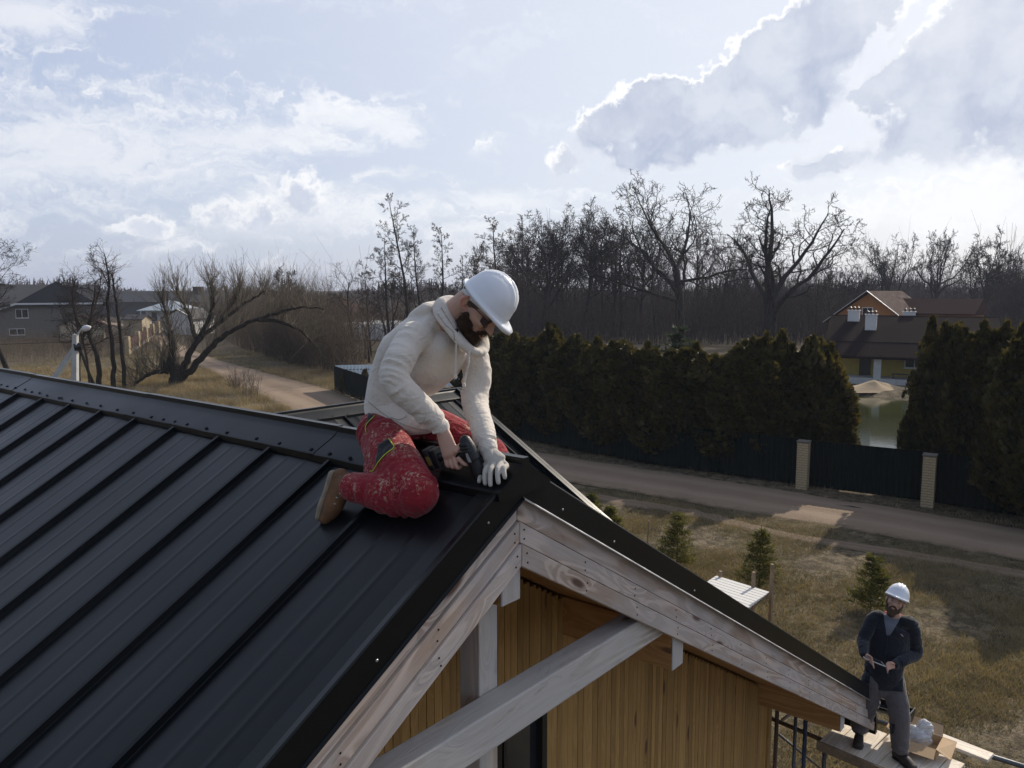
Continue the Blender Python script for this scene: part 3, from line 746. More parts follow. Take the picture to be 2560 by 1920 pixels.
bpy.data.objects['marker_post'].location = lp.location
MB().tube([(0, 0, 0), (0, 0, 5.2)], [.09, .05], 8).tube([(0, 0, 5.2), (.3, 0, 5.4), (.8, 0, 5.42)], .04, 6).build('post', M['darkroof'], None)
_p = bpy.data.objects['post']; _p.name = 'far_street_lamp'; _p.location = (GD(1735, 752).x, GD(1735, 752).y, 0); setp(_p, label='small street lamp between the big oak and the porch house', category='street lamp')
# ------------------------------------------------------------------ bare trees: every twig a thin tapered tube
def grow(rng, start, d0, L0, r0, P, depth=0, out=None, L_ref=None):
    """P: list of per-level dicts"""
    if out is None: out = []
    p = P[depth]; n = p.get('seg', 5)
    pts = [np.array(start, float)]; d = np.array(d0, float); d /= np.linalg.norm(d); rad = [r0]; tips = [d.copy()]
    wig = p.get('wig', .2); trop = p.get('trop', .05)
    for i in range(n):
        d = d + rng.normal(0, wig, 3) + np.array([0, 0, trop]); d /= np.linalg.norm(d)
        pts.append(pts[-1] + d * L0 / n); tips.append(d.copy())
        rad.append(max(p.get('rmin', .008), r0 * (1 - p.get('taper', .75) * (i + 1) / n)))
    out.append((np.array(pts), np.array(rad)))
    if depth + 1 < len(P):
        k = P[depth + 1]; m = k['n'] if isinstance(k['n'], int) else rng.integers(k['n'][0], k['n'][1] + 1)
        az = rng.uniform(0, 6.28)
        for j in range(m):
            t = k.get('t0', .3) + (1 - k.get('t0', .3)) * ((j + rng.uniform(.2, .8)) / m) ** k.get('tp', .8)
            x = t * n; i = min(n - 1, int(x)); f = x - i
            s = pts[i] * (1 - f) + pts[i + 1] * f; dd = tips[min(i + 1, n)]
            az += 2.4 + rng.normal(0, .4)
            a = np.radians(k.get('ang', 45) + rng.normal(0, k.get('angv', 10)))
            o = np.cross(dd, [0.3, 0.2, 1.0] if abs(dd[2]) < .9 else [1, 0, 0]); o /= np.linalg.norm(o); o2 = np.cross(dd, o)
            nd = dd * math.cos(a) + (o * math.cos(az) + o2 * math.sin(az)) * math.sin(a)
            ll = L0 * k.get('len', .6) * (1 - k.get('short', .45) * (t if k.get('cone', 1) else 0)) * rng.uniform(.7, 1.2)
            rr = min(rad[i] * .85, max(k.get('rmin', .008), rad[i] * k.get('rr', .5)))
            grow(rng, s, nd, ll, rr, P, depth + 1, out)
    return out
def tubes_np(branches, name, mat):
    Vs = []; Fs = []; off = 0
    groups = {}
    for pts, rad in branches:
        k = 7 if rad[0] > .12 else (4 if rad[0] > .035 else 3)
        groups.setdefault((len(pts), k), []).append((pts, rad))
    for (n, k), lst in groups.items():
        Pn = np.stack([a for a, _ in lst]); Rn = np.stack([b for _, b in lst])          # (B,n,3),(B,n)
        T = np.empty_like(Pn); T[:, 1:-1] = Pn[:, 2:] - Pn[:, :-2]; T[:, 0] = Pn[:, 1] - Pn[:, 0]; T[:, -1] = Pn[:, -1] - Pn[:, -2]
        T /= np.linalg.norm(T, axis=2, keepdims=True) + 1e-9
        ref = np.zeros_like(T); ref[..., 0] = .37; ref[..., 1] = .93
        A = np.cross(T, ref); A /= np.linalg.norm(A, axis=2, keepdims=True) + 1e-9
        B = np.cross(T, A)
        ang = 2 * np.pi * np.arange(k) / k
        ring = Pn[:, :, None, :] + Rn[:, :, None, None] * (A[:, :, None, :] * np.cos(ang)[None, None, :, None] + B[:, :, None, :] * np.sin(ang)[None, None, :, None])
        V = ring.reshape(-1, 3); Vs.append(V)
        b = np.arange(len(lst))[:, None, None] * (n * k); i = np.arange(n - 1)[None, :, None] * k; j = np.arange(k)[None, None, :]; j2 = (j + 1) % k
        F = np.stack([b + i + j, b + i + j2, b + i + k + j2, b + i + k + j], -1).reshape(-1, 4) + off
        Fs.append(F); off += len(V)
    return np_mesh(name, np.concatenate(Vs), np.concatenate(Fs), mat, True)
def make_tree(seed, H, kind, mat, tmat=None):
    """returns (trunk mesh, crown mesh): trunk = heavy wood, crown = branches and twigs; base at origin"""
    rng = np.random.default_rng(seed)
    if kind == 'oak':
        P = [dict(seg=5, wig=.06, trop=.1, taper=.35), dict(n=(8, 9), t0=.5, len=1.5, ang=56, angv=12, seg=9, wig=.17, trop=.06, rr=.55, taper=.85, short=.2),
             dict(n=(9, 10), t0=.15, len=.55, ang=48, seg=7, wig=.26, trop=.05, rr=.5, taper=.85, rmin=.035), dict(n=(7, 8), t0=.12, len=.52, ang=50, seg=5, wig=.30, trop=.04, rr=.6, rmin=.028),
             dict(n=(6, 8), t0=.1, len=.5, ang=48, seg=3, wig=.35, trop=.03, rr=.5, rmin=.024)]
        L0 = H * .36; r0 = H * .026
    elif kind == 'fork':
        P = [dict(seg=4, wig=.04, trop=.1, taper=.25), dict(n=6, t0=.45, len=2.2, ang=38, angv=10, seg=10, wig=.13, trop=.045, rr=.62, taper=.85, short=.15),
             dict(n=(10, 11), t0=.2, len=.45, ang=52, seg=8, wig=.26, trop=.04, rr=.5, taper=.85, rmin=.03), dict(n=(7, 8), t0=.15, len=.5, ang=50, seg=5, wig=.33, trop=.04, rr=.5, rmin=.018),
             dict(n=(5, 6), t0=.1, len=.5, ang=48, seg=3, wig=.35, trop=.02, rr=.5, rmin=.024)]
        L0 = H * .24; r0 = H * .028
    elif kind == 'slim':
        P = [dict(seg=10, wig=.05, trop=.08, taper=.88), dict(n=(20, 24), t0=.30, tp=1, len=.30, ang=52, angv=12, seg=6, wig=.16, trop=.06, rr=.36, taper=.85, short=.72),
             dict(n=(6, 8), t0=.2, len=.45, ang=45, seg=4, wig=.22, trop=.03, rr=.5, rmin=.02), dict(n=(7, 9), t0=.1, len=.55, ang=42, seg=3, wig=.25, trop=0.02, rr=.6, rmin=.018), dict(n=2, t0=.3, len=.55, ang=40, seg=2, wig=.2, rr=.7, rmin=.012)]
        L0 = H * .97; r0 = H * .0135
    elif kind == 'alder':
        P = [dict(seg=9, wig=.09, trop=.08, taper=.85), dict(n=(13, 15), t0=.32, tp=1, len=.42, ang=46, angv=12, seg=7, wig=.17, trop=.06, rr=.42, taper=.85, short=.4),
             dict(n=(7, 8), t0=.2, len=.5, ang=45, seg=5, wig=.25, trop=.03, rr=.5, rmin=.012), dict(n=(7, 8), t0=.1, len=.5, ang=42, seg=4, wig=.28, trop=.0, rr=.5, rmin=.009),
             dict(n=3, t0=.2, len=.5, ang=40, seg=2, wig=.2, trop=.0, rr=.6, rmin=.008)]
        L0 = H * .85; r0 = H * .016
    elif kind == 'round':
        P = [dict(seg=7, wig=.06, trop=.1, taper=.6), dict(n=(11, 13), t0=.32, tp=.9, len=.62, ang=40, angv=12, seg=7, wig=.15, trop=.08, rr=.5, taper=.85, short=.35),
             dict(n=(9, 11), t0=.2, len=.45, ang=44, seg=5, wig=.22, trop=.05, rr=.55, rmin=.028), dict(n=(9, 10), t0=.1, len=.55, ang=44, seg=3, wig=.28, trop=.03, rr=.55, rmin=.022), dict(n=3, t0=.2, len=.55, ang=42, seg=2, wig=.25, rr=.6, rmin=.018)]
        L0 = H * .66; r0 = H * .017
    elif kind == 'young':
        P = [dict(seg=6, wig=.05, trop=.1, taper=.8), dict(n=(9, 11), t0=.2, tp=1, len=.33, ang=38, seg=4, wig=.16, trop=.08, rr=.45, rmin=.018, short=.4),
             dict(n=(6, 7), t0=.1, len=.5, ang=40, seg=3, wig=.24, trop=.05, rr=.55, rmin=.014)]
        L0 = H * .95; r0 = H * .010
    elif kind == 'crooked':
        P = [dict(seg=8, wig=.16, trop=.14, taper=.7), dict(n=(7, 8), t0=.55, tp=1, len=.42, ang=45, angv=14, seg=7, wig=.24, trop=.05, rr=.45, short=.35),
             dict(n=(7, 8), t0=.15, len=.5, ang=46, seg=5, wig=.28, trop=.03, rr=.5, rmin=.010), dict(n=(6, 8), t0=.1, len=.5, ang=45, seg=3, wig=.3, trop=.02, rr=.5, rmin=.008)]
        L0 = H * .82; r0 = H * .017
    br = grow(rng, (0, 0, -.3), (0, 0, 1), L0, r0, P)
    zmax = max(b[0][:, 2].max() for b in br); f = H / zmax
    br = [(a * np.array([f if kind in ('slim', 'young') else 1.0, f if kind in ('slim', 'young') else 1.0, f]), b) for a, b in br]
    heavy = [b for b in br[:1]]
    return tubes_np(heavy, 'trunk', tmat or mat), tubes_np(br[1:], 'crown', mat)
TREES = {}
def place_tree(key, spec, loc, rz, sc, label, cat='tree', group=None, name='bare_tree'):
    if key not in TREES:
        TREES[key] = make_tree(*spec)
    tm, cm = TREES[key]
    t = empty(name, loc, rz, label, cat, group); t.scale = (sc[0], sc[0], sc[1]) if hasattr(sc, '__len__') else (sc, sc, sc)
    obj('trunk', tm, t); obj('crown', cm, t); return t
B1, B2, B3, B4 = M['bark'], M['bark2'], M['bark3'], M['bark4']
def TD(u, vtop, depth):
    """tree standing at image column u with its top at row vtop, at a given distance: base point and height"""
    p = ATD(u, vtop, depth); return Vector((p.x, p.y, 0)), p.z
MESHSPEC = {}
def single(u, vt, dp, kind, seed, mat, label, rz=0.0, name='bare_tree', wid=1.0, group=None):
    loc, H = TD(u, vt, dp)
    keep = {'slim': (31, 34, 36), 'round': (42, 44, 47), 'oak': (41, 51, 53), 'crooked': (35, 63)}.get(kind, (seed,))
    if seed not in keep and seed not in (11, 23): seed = keep[seed % len(keep)]
    spec = MESHSPEC.setdefault((seed, kind, mat.name), (seed, H, kind, mat)); k = H / spec[1]
    return place_tree(('s', seed, kind, mat.name), spec, loc, rz, (wid * k, k), label, 'tree', group, name)
GA = 'bare trees standing at the edge of the wood'
single(1478, 372, 122, 'oak', 11, B1, 'big dark bare oak, left one of the two tallest, amid the wood', 0.4, 'oak_tree', 1.25)
single(1678, 366, 113, 'fork', 23, B1, 'biggest bare oak with several splayed stems, just left of the porch house', 1.1, 'oak_tree', 1.5)
single(880, 412, 96, 'slim', 31, B1, 'tallest slim bare tree with a tufted top, rising behind the worker\'s shoulders', 0.3)
single(838, 500, 100, 'slim', 32, B4, 'slim bare tree directly left of the tallest slim one', 1.3, wid=1.2)
single(908, 486, 104, 'slim', 33, B1, 'slim bare tree directly right of the tallest slim one', 2.0)
single(956, 480, 98, 'slim', 34, B1, 'slim dark tree standing above the worker\'s hood', 4.0, wid=1.1)
single(758, 560, 76, 'crooked', 35, B1, 'thin crooked tree with an S-shaped trunk left of the slim group', 2.6)
single(797, 560, 92, 'slim', 36, B4, 'small dark tree between the crooked trunk and the slim group', 0.8)
single(1000, 545, 118, 'slim', 37, B1, 'short thin tree left of the white helmet', 0.2)
single(1040, 520, 120, 'round', 38, B3, 'pale feathery tree directly behind the helmet', 0.9)
single(1085, 470, 112, 'slim', 39, B4, 'brown twiggy tree at the left end of the wood, over the helmet brim', 1.9, wid=1.3)
single(1130, 455, 118, 'slim', 40, B4, 'upright brown tree just right of the helmet, left of the leaning oak', 0.1, wid=1.2)
single(1175, 445, 128, 'oak', 41, B1, 'broad leaning bare oak at the left part of the wood', 2.7, 'oak_tree')
single(1262, 422, 130, 'round', 42, B1, 'round-headed dark tree, highest of the left half of the wood', 1.0)
single(1225, 440, 138, 'round', 43, B4, 'brownish round-headed tree left of the highest one in the left half of the wood', 3.0)
single(1310, 445, 140, 'round', 44, B4, 'brownish tree right of the highest one in the left half of the wood', 2.2)
single(1345, 462, 132, 'slim', 45, B1, 'slim tree in the dip between the round-headed trees and the left oak', 2.2, wid=1.2)
single(1385, 455, 136, 'round', 46, B4, 'pale brown tree just left of the left big oak', 5.2)
for k_, (u, vt, dp, sd_, lb_) in enumerate(((1108, 478, 131, 42, 'brown tree between the twiggy tree and the upright one over the helmet'), (1150, 452, 142, 44, 'round tree behind the broad leaning oak'), (1205, 436, 148, 46, 'far round tree just left of the highest in the left half'),
        (1288, 434, 150, 42, 'far round tree just right of the highest in the left half'), (1330, 452, 128, 44, 'dark round tree beside the dip in the treetops'), (1420, 478, 145, 46, 'round tree seen through the left limbs of the left big oak'), (1520, 470, 152, 42, 'round tree seen through the right limbs of the left big oak'))):
    loc, H = TD(u, vt, dp); single(u, vt, dp, 'round', sd_, B4, lb_, k_ * 1.3 + 2)
single(1560, 500, 150, 'round', 47, B4, 'brown tree filling the gap between the two big oaks', 3.2)
single(1610, 520, 142, 'round', 48, B4, 'smaller brown tree behind the left stems of the biggest oak', 0.2)
single(1770, 540, 128, 'round', 49, B4, 'brown tree under the right limbs of the biggest oak', 4.2)
single(1822, 545, 150, 'oak', 50, B1, 'smaller dark oak between the biggest oak and the orange house', 4.2, 'oak_tree')
single(1927, 503, 165, 'oak', 51, B1, 'lone bare oak behind the orange roof, leftmost of the three on the right horizon', 0.5, 'oak_tree', .9)
single(2032, 492, 160, 'oak', 52, B1, 'lone bare oak in the middle of the three on the right horizon', 2.5, 'oak_tree', .85)
single(2142, 488, 150, 'oak', 53, B1, 'lone bare oak at the far right, rightmost of the three on the horizon', 3.5, 'oak_tree', .9)
single(2235, 560, 120, 'oak', 54, B1, 'dark bare oak cut by the right edge of the picture', 1.5, 'oak_tree', .9)
single(-6, 498, 70, 'alder', 61, B1, 'bare tree cut by the left edge of the picture', 0.0, wid=1.25)
single(150, 528, 63, 'alder', 62, B1, 'spreading bare tree in front of the grey brick house', 1.2, wid=1.15)
single(200, 575, 57, 'crooked', 63, B1, 'thinner bent tree just right of the street lamp', 2.0, wid=.8)
single(602, 575, 100, 'round', 65, B1, 'round bare tree rising out of the brown thicket', 2.0)
single(180, 600, 60, 'slim', 66, B4, 'small tree growing between the lamp and the dead snag', 2.0)
# dead twin-stemmed snag
def branchset(name, lst, mat, loc, label, cat, rng_seed=0, twigP=None, ends=None, nm='trunk'):
    """lst: list of (points, r0, r1) limbs given by hand in world space relative to loc"""
    rng = np.random.default_rng(rng_seed); heavy = []; tw = []
    for pts, r0, r1 in lst:
        c = catmull(pts, 6); A = np.array([tuple(p) for p in c]); n = len(A)
        A[1:-1] += rng.normal(0, r0 * .12, (n - 2, 3))
        Rr = r0 + (r1 - r0) * np.linspace(0, 1, n); heavy.append((A, Rr))
        if twigP:
            for i in range(int(n * twigP.get('from', .35)), n):
                for _ in range(twigP['per']):
                    d = A[min(i + 1, n - 1)] - A[max(0, i - 1)]; d /= np.linalg.norm(d) + 1e-9
                    nd = d * .5 + rng.normal(0, .55, 3) + np.array([0, 0, twigP.get('up', .5)])
                    grow(rng, A[i], nd, twigP['len'] * rng.uniform(.5, 1.2), min(Rr[i] * .5, twigP['r']), twigP['P'], 0, tw)
    t = empty(name, loc, 0, label, cat)
    obj('trunk', tubes_np(heavy, 'trunk', mat), t)
    if tw: obj('crown', tubes_np(tw, 'crown', twigP['mat']), t)
    return t
loc, H = TD(228, 548, 60)
TWA = dict(per=2, len=1.5, r=.035, up=.25, mat=B4, P=[dict(seg=4, wig=.2, taper=.8, rmin=.006), dict(n=4, len=.5, ang=45, seg=3, wig=.25, rr=.5, rmin=.005), dict(n=3, len=.5, ang=45, seg=2, wig=.25, rr=.5, rmin=.004)])
TWA['from'] = .3
branchset('dead_tree', [([(0, 0, -.3), (.1, 0, 3), (-.05, 0, 6), (.15, 0, 8.5), (-.1, 0, H)], .20, .03), ([(.75, .3, -.3), (.72, .2, 3), (.6, .1, 6), (.45, 0, 8), (.4, 0, H * .86)], .17, .03),
                        ([(.1, 0, 8.0), (-.3, 0, 8.9), (-.42, 0, 9.2)], .07, .03)], B1, loc, 'dead twin-stemmed tree with a bare spike top, right of the street lamp', 'tree', 3, TWA)
loc, H = TD(197, 600, 58)
branchset('bare_tree', [([(0, 0, -.3), (.15, 0, 2.5), (-.35, 0, 4.4), (-.15, .2, 6.2), (.3, 0, 8.2)], .22, .04), ([(-.3, 0, 4.2), (-1.2, 0, 5.4), (-1.6, .3, 7.2), (-1.1, 0, 8.4)], .12, .03)], B1, loc, 'bent dark tree directly left of the dead twin-stemmed tree', 'tree', 5, TWA)
# old leaning willow by the bend
WL = GD(384, 832)
def wp(u, v, dy=0.0):
    p = ATD(u, v, WL.y + dy); return p - WL
TWW = dict(per=4, len=2.4, r=.035, up=.9, mat=B3, P=[dict(seg=4, wig=.12, taper=.75, trop=.12, rmin=.010), dict(n=6, len=.55, ang=28, seg=3, wig=.15, trop=.15, rr=.55, rmin=.007)])
TWW['from'] = .25
wl = branchset('willow_tree', [([(0, 0, -.4), wp(378, 800), wp(374, 775, .2)], .62, .42), ([wp(374, 780), wp(372, 745), wp(368, 715, .3)], .34, .2),
    ([wp(392, 815), wp(402, 780), wp(425, 740), wp(470, 700, .5), wp(530, 655, .8), wp(575, 628, 1)], .33, .06),
    ([wp(392, 820), wp(420, 790, -.3), wp(460, 745, -.5), wp(500, 715, -.7), wp(555, 690, -1), wp(640, 665, -1.4), wp(700, 668, -2)], .32, .05),
    ([wp(560, 690, -1), wp(605, 695, -1), wp(650, 715, -1), wp(672, 740, -1)], .2, .05),
    ([wp(372, 770), wp(352, 800, -.4), wp(330, 805, -1), wp(305, 820, -1.4), wp(285, 835, -1.5)], .25, .07),
    ([wp(425, 740), wp(450, 690, .4), wp(462, 650, .6), wp(455, 618, .6)], .22, .05), ([wp(425, 740), wp(412, 690, .6), wp(395, 655, .8), wp(380, 628, .8)], .20, .05),
    ([wp(368, 715, .3), wp(358, 680, .5), wp(350, 650, .5)], .13, .04), ([wp(470, 700, .5), wp(505, 650, 1), wp(520, 620, 1.4)], .2, .05), ([wp(355, 805), wp(350, 770)], .35, .05)],
    B1, WL, 'old leaning willow with long arching limbs beside the dirt road', 'tree', 8, TWW)
# ------------------------------------------------------------------ the wood: young trees in rows, then a mass of undergrowth
rg = random.Random(77)
kinds = [((201 + i), 13.5, 'young', [B1, B4, B2, B4][i % 4]) for i in range(6)]
WPOS = []
for i in range(150):
    u = rg.uniform(1040, 1850); dp = rg.uniform(124, 182)
    if 1690 < u < 1760 and dp < 110: continue
    vt = rg.gauss(583, 26) if u < 1750 else rg.gauss(612, 12)
    WPOS.append((u, vt, dp))
for i in range(26): WPOS.append((rg.uniform(780, 1010), rg.gauss(625, 12), rg.uniform(84, 130)))
for i in range(30): WPOS.append((rg.uniform(1860, 2260), rg.gauss(612, 10), rg.uniform(135, 230)))
tone = ['dark', 'red-brown', 'brown', 'grey-brown']
for i, (u, vt, dp) in enumerate(WPOS):
    loc, H = TD(u, vt, dp); k = i % 6
    lab, gg = ('young bare tree in the brown wood behind the thuja hedge', 'young trees of the wood') if 1040 <= u <= 1850 else (('young bare tree in the thicket left of the worker', 'young trees left of the worker') if u < 1040 else ('young bare tree in the hazy wood on the right', 'young trees of the hazy right wood'))
    place_tree(('y', k), kinds[k], loc, rg.uniform(0, 6.28), (1.25, H / 13.5), lab, 'tree', gg, 'young_tree')
def brush(name, label, polys, count, hmin, hmax, mat, seed, spread=.25, twigs=5, rad=.022, lean=.12):
    """dense undergrowth: thousands of thin stems inside ground quads given by image corners"""
    rng = np.random.default_rng(seed); br = []
    for (q, share) in polys:
        A, B, C, D = [np.array(tuple(GD(*p)))[:2] for p in q]
        for _ in range(int(count * share)):
            s, t = rng.uniform(0, 1, 2); x, y = (A * (1 - s) + B * s) * (1 - t) + (D * (1 - s) + C * s) * t
            h = rng.uniform(hmin, hmax) * (1 + .4 * math.sin(x * .21 + 1) * math.sin(y * .17)) * (1 + .25 * math.sin(x * .9 + 2) * math.sin(y * .13 + x * .3)) * (1.45 if rng.uniform() < .08 else 1)
            d = np.array([rng.normal(0, lean), rng.normal(0, lean), 1.0])
            pts = [np.array([x, y, -.1])]
            for _k in range(3):
                d = d + rng.normal(0, .10, 3); d /= np.linalg.norm(d); pts.append(pts[-1] + d * h / 3)
            P = np.array(pts); br.append((P, np.array([rad, rad * .8, rad * .55, rad * .3])))
            for _k in range(twigs):
                f = rng.uniform(.25, .95) * 3; i = min(2, int(f)); p0 = P[i] * (1 - f + i) + P[i + 1] * (f - i)
                dd = d * .7 + rng.normal(0, spread * 1.8, 3) + [0, 0, .3]; dd /= np.linalg.norm(dd); ll = h * rng.uniform(.18, .38)
                br.append((np.array([p0, p0 + dd * ll]), np.array([rad * .5, rad * .28])))
    o = obj(name, tubes_np(br, name, mat), None, label=label, category='undergrowth', kind='stuff'); return o
brush('thicket', 'dense brown bare thicket beyond the dirt road left of the worker', [(((455, 700), (720, 705), (730, 770), (500, 745)), .4), (((500, 745), (730, 770), (800, 830), (620, 785)), .4), (((640, 690), (1060, 700), (1060, 745), (700, 745)), .35)], 4600, 3.4, 6.4, B2, 5, rad=.024, twigs=5)
brush('thicket', 'yellowish willow scrub rising above the thicket behind the leaning willow', [(((440, 672), (660, 676), (700, 700), (430, 695)), 1.0)], 1900, 5.0, 8.8, B3, 6, rad=.026, twigs=5, lean=.08)
brush('undergrowth', 'brown undergrowth filling the wood between the trunks', [(((1020, 690), (1860, 690), (1900, 745), (1000, 745)), 1.0)], 5600, 3.2, 8.5, B4, 7, rad=.042, twigs=5, lean=.06)
brush('undergrowth', 'grey-brown undergrowth of the distant right wood', [(((1840, 670), (2300, 672), (2300, 700), (1860, 700)), .75), (((2120, 690), (2320, 690), (2320, 730), (2160, 735)), .6)], 2600, 6, 11, B4, 8, rad=.045, twigs=5)
brush('scrub', 'low brown scrub along the drive and around the tree trunks on the left', [(((0, 745), (250, 740), (240, 775), (0, 790)), .7), (((250, 735), (350, 735), (340, 760), (250, 775)), .2), (((520, 850), (560, 850), (560, 870), (520, 870)), .03)], 1500, .8, 2.6, B2, 9, rad=.012, twigs=6)
# far tree line on the horizon
def farwood():
    rng = np.random.default_rng(12); br = []
    for _ in range(3400):
        az = R(rng.uniform(-42, 42)); dd = rng.uniform(330, 900); h = rng.uniform(5, 11) * (1 + .5 * math.sin(az * 9) * math.sin(az * 23 + 1)) * (dd / 600) ** .25
        if az > R(12): h *= 1.15
        x, y = dd * math.sin(az), dd * math.cos(az); w = rng.uniform(.12, .5)
        br.append((np.array([[x, y, -1], [x + rng.normal(0, .4), y, h * .6], [x + rng.normal(0, .8), y, h]]), np.array([w, w * 1.6, w * .3])))
        for _k in range(4):
            s = rng.uniform(.25, .8) * h
            br.append((np.array([[x, y, s], [x + rng.normal(0, 1.6), y + rng.normal(0, 1.5), s + rng.uniform(.8, 2.6)]]), np.array([w * .8, w * .25])))
    obj('distant_wood', tubes_np(br, 'distant_wood', M['bark4']), None, label='far bare wood along the whole horizon', category='wood', kind='stuff')
farwood()
# ------------------------------------------------------------------ evergreens
def spray_mesh(name, mat, pts, nrm, size, rng, k=2):
    """little leaf sprays: two-quad fans facing outwards with random tilt"""
    n = len(pts); sz = size * rng.uniform(.6, 1.3, (n, 1))
    up = nrm * .55 + np.array([0, 0, .75]) + rng.normal(0, .35, (n, 3)); up /= np.linalg.norm(up, axis=1, keepdims=True)
    sd = np.cross(up, nrm + rng.normal(0, .8, (n, 3))); sd /= np.linalg.norm(sd, axis=1, keepdims=True) + 1e-9
    a = pts - sd * sz * .30; b = pts + sd * sz * .30; c = pts + sd * sz * .42 + up * sz * .75 ; d = pts + up * sz * 1.25; e = pts - sd * sz * .42 + up * sz * .75
    V = np.stack([a, b, c, d, e], 1).reshape(-1, 3); i = np.arange(n)[:, None] * 5
    F = np.concatenate([i + np.array([0, 1, 2, 4]), i + np.array([4, 2, 3, 3])], 0)
    # second face as triangle: use separate mesh arrays (quads degenerate avoided)
    T = np.concatenate([np.concatenate([i + 0, i + 1, i + 2], 1), np.concatenate([i + 0, i + 2, i + 4], 1), np.concatenate([i + 4, i + 2, i + 3], 1)], 0)
    return np_mesh(name, V, T, mat, False)
def thuja_meshes(seed, H, Wd, n=11000):
    rng = np.random.default_rng(seed)
    z = rng.uniform(0, 1, n) ** .9; th = rng.uniform(0, 2 * np.pi, n)
    lob = 1 + .16 * np.sin(3 * th + seed) + .12 * np.sin(7 * th + 9 * z + seed) + .14 * np.sin(11 * z + 2 * th)
    prof = (np.clip(z / .22, 0, 1) ** .6) * np.sqrt(np.clip(1 - ((z - .2) / .8).clip(0, 1) ** 2.2, 0, 1)) * .92 + .05
    r = Wd / 2 * prof * lob * (1 - .28 * rng.uniform(0, 1, n) ** 2)
    # pointed leaders
    lead = z > .86; r[lead] *= .8
    P = np.stack([r * np.cos(th), r * np.sin(th), z * H * (1 + .05 * np.sin(5 * th + seed))], 1)
    N = np.stack([np.cos(th), np.sin(th), .3 + 0 * th], 1)
    k = 5; tips = []
    for _ in range(k):
        cx, cy = rng.normal(0, Wd * .13, 2); hh = H * rng.uniform(.95, 1.12); m_ = 260
        zz = rng.uniform(.78, 1, m_); rr = (1 - zz) / .22 * Wd * .16 + .02; t = rng.uniform(0, 6.28, m_)
        tips.append(np.stack([cx + rr * np.cos(t), cy + rr * np.sin(t), zz * hh], 1))
    TP = np.concatenate(tips); P = np.concatenate([P, TP]); N = np.concatenate([N, np.tile([0, .2, .8], (len(TP), 1)) + rng.normal(0, .4, (len(TP), 3))])
    fol = spray_mesh('foliage', M['thuja'], P, N, .17, rng)
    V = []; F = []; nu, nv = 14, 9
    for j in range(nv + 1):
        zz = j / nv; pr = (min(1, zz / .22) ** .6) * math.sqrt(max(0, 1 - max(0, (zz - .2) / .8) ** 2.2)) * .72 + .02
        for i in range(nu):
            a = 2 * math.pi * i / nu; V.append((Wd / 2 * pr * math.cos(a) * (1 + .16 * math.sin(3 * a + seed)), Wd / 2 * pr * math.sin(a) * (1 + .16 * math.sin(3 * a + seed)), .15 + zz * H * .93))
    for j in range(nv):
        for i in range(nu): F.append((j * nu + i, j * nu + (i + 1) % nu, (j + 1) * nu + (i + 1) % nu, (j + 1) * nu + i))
    inner = mesh_from('inner_branches', V, F, M['thuja_in'], True)  # solid dark core, added inside the foliage to block light
    tr = MB().tube([(0, 0, -.2), (0, 0, H * .3)], [.12, .08], 6).mesh('trunk', M['bark'])
    return fol, inner, tr
TJ = [thuja_meshes(300 + i, 5.6, 3.1) for i in range(4)]
def thuja(loc, H, Wd, rz, label, group=None, i=0):
    t = empty('thuja_bush', loc, rz, label, 'thuja', group); t.scale = (Wd / 3.1, Wd / 3.1, H / 5.9)
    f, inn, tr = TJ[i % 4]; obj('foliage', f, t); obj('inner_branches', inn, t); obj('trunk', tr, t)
    return t
hedge = [(1055, 728, 44.5, 3.0), (1095, 728, 43, 2.9), (1150, 722, 41.5, 2.9), (1190, 722, 40.5, 2.7), (1240, 740, 39.5, 2.8), (1290, 738, 38.5, 2.9), (1340, 752, 37.3, 2.9), (1395, 752, 36.5, 2.8), (1450, 762, 35.6, 3.0),
         (1500, 768, 34.8, 2.8), (1555, 762, 34.2, 2.9), (1610, 752, 33.6, 2.8), (1655, 742, 33.2, 2.5), (1712, 748, 32.8, 2.9), (1765, 748, 32.4, 2.9), (1790, 800, 31.8, 2.3)]
wh = ['leftmost of the hedge, beside the worker\'s sleeve', 'second from the worker in the hedge', 'tall one with a double tip near the worker', 'next to the tall double-tipped one', 'left of the dip with light tips', 'with pale feathery tips under the left end of the wood',
      'under the dark slim trees of the wood', 'left of the low stretch of the hedge', 'at the low stretch of the hedge below the left oak', 'lowest of the hedge, below the left oak', 'just right of the low stretch', 'between the low stretch and the pointed one', 'pointed one below the biggest oak trunk', 'second from the pond gap', 'tallest beside the pond gap', 'small one sloping down at the left side of the pond gap']
for i, (u, vt, dp, w) in enumerate(hedge):
    loc, H = TD(u, vt, dp)
    thuja(loc, H * (1 + .05 * math.sin(i * 2.3)), w * (1.28 if i < 13 else 1.05), i * 1.7, ('thuja in the hedge, ' + wh[i]), 'thujas of the long hedge', i)
rightH = [(2012, 800, 30.2, 1.9, 'lower thuja at the right side of the pond gap'), (2062, 706, 29.8, 2.7, 'tall pointed thuja covering the right end of the porch house'), (2120, 722, 29.0, 3.1, 'rough-topped thuja right of the tall pointed one'),
          (2175, 715, 28.2, 3.1, 'bushy thuja second from the right picture edge'), (2238, 730, 26.5, 3.3, 'dark thuja cut by the right picture edge'), (2330, 700, 24.5, 3.6, 'thuja outside the right picture edge')]
for i, (u, vt, dp, w, lb_) in enumerate(rightH):
    loc, H = TD(u, vt, dp); thuja(loc, H, w, i * 2.1 + 1, lb_, 'thujas right of the pond gap', i + 1)
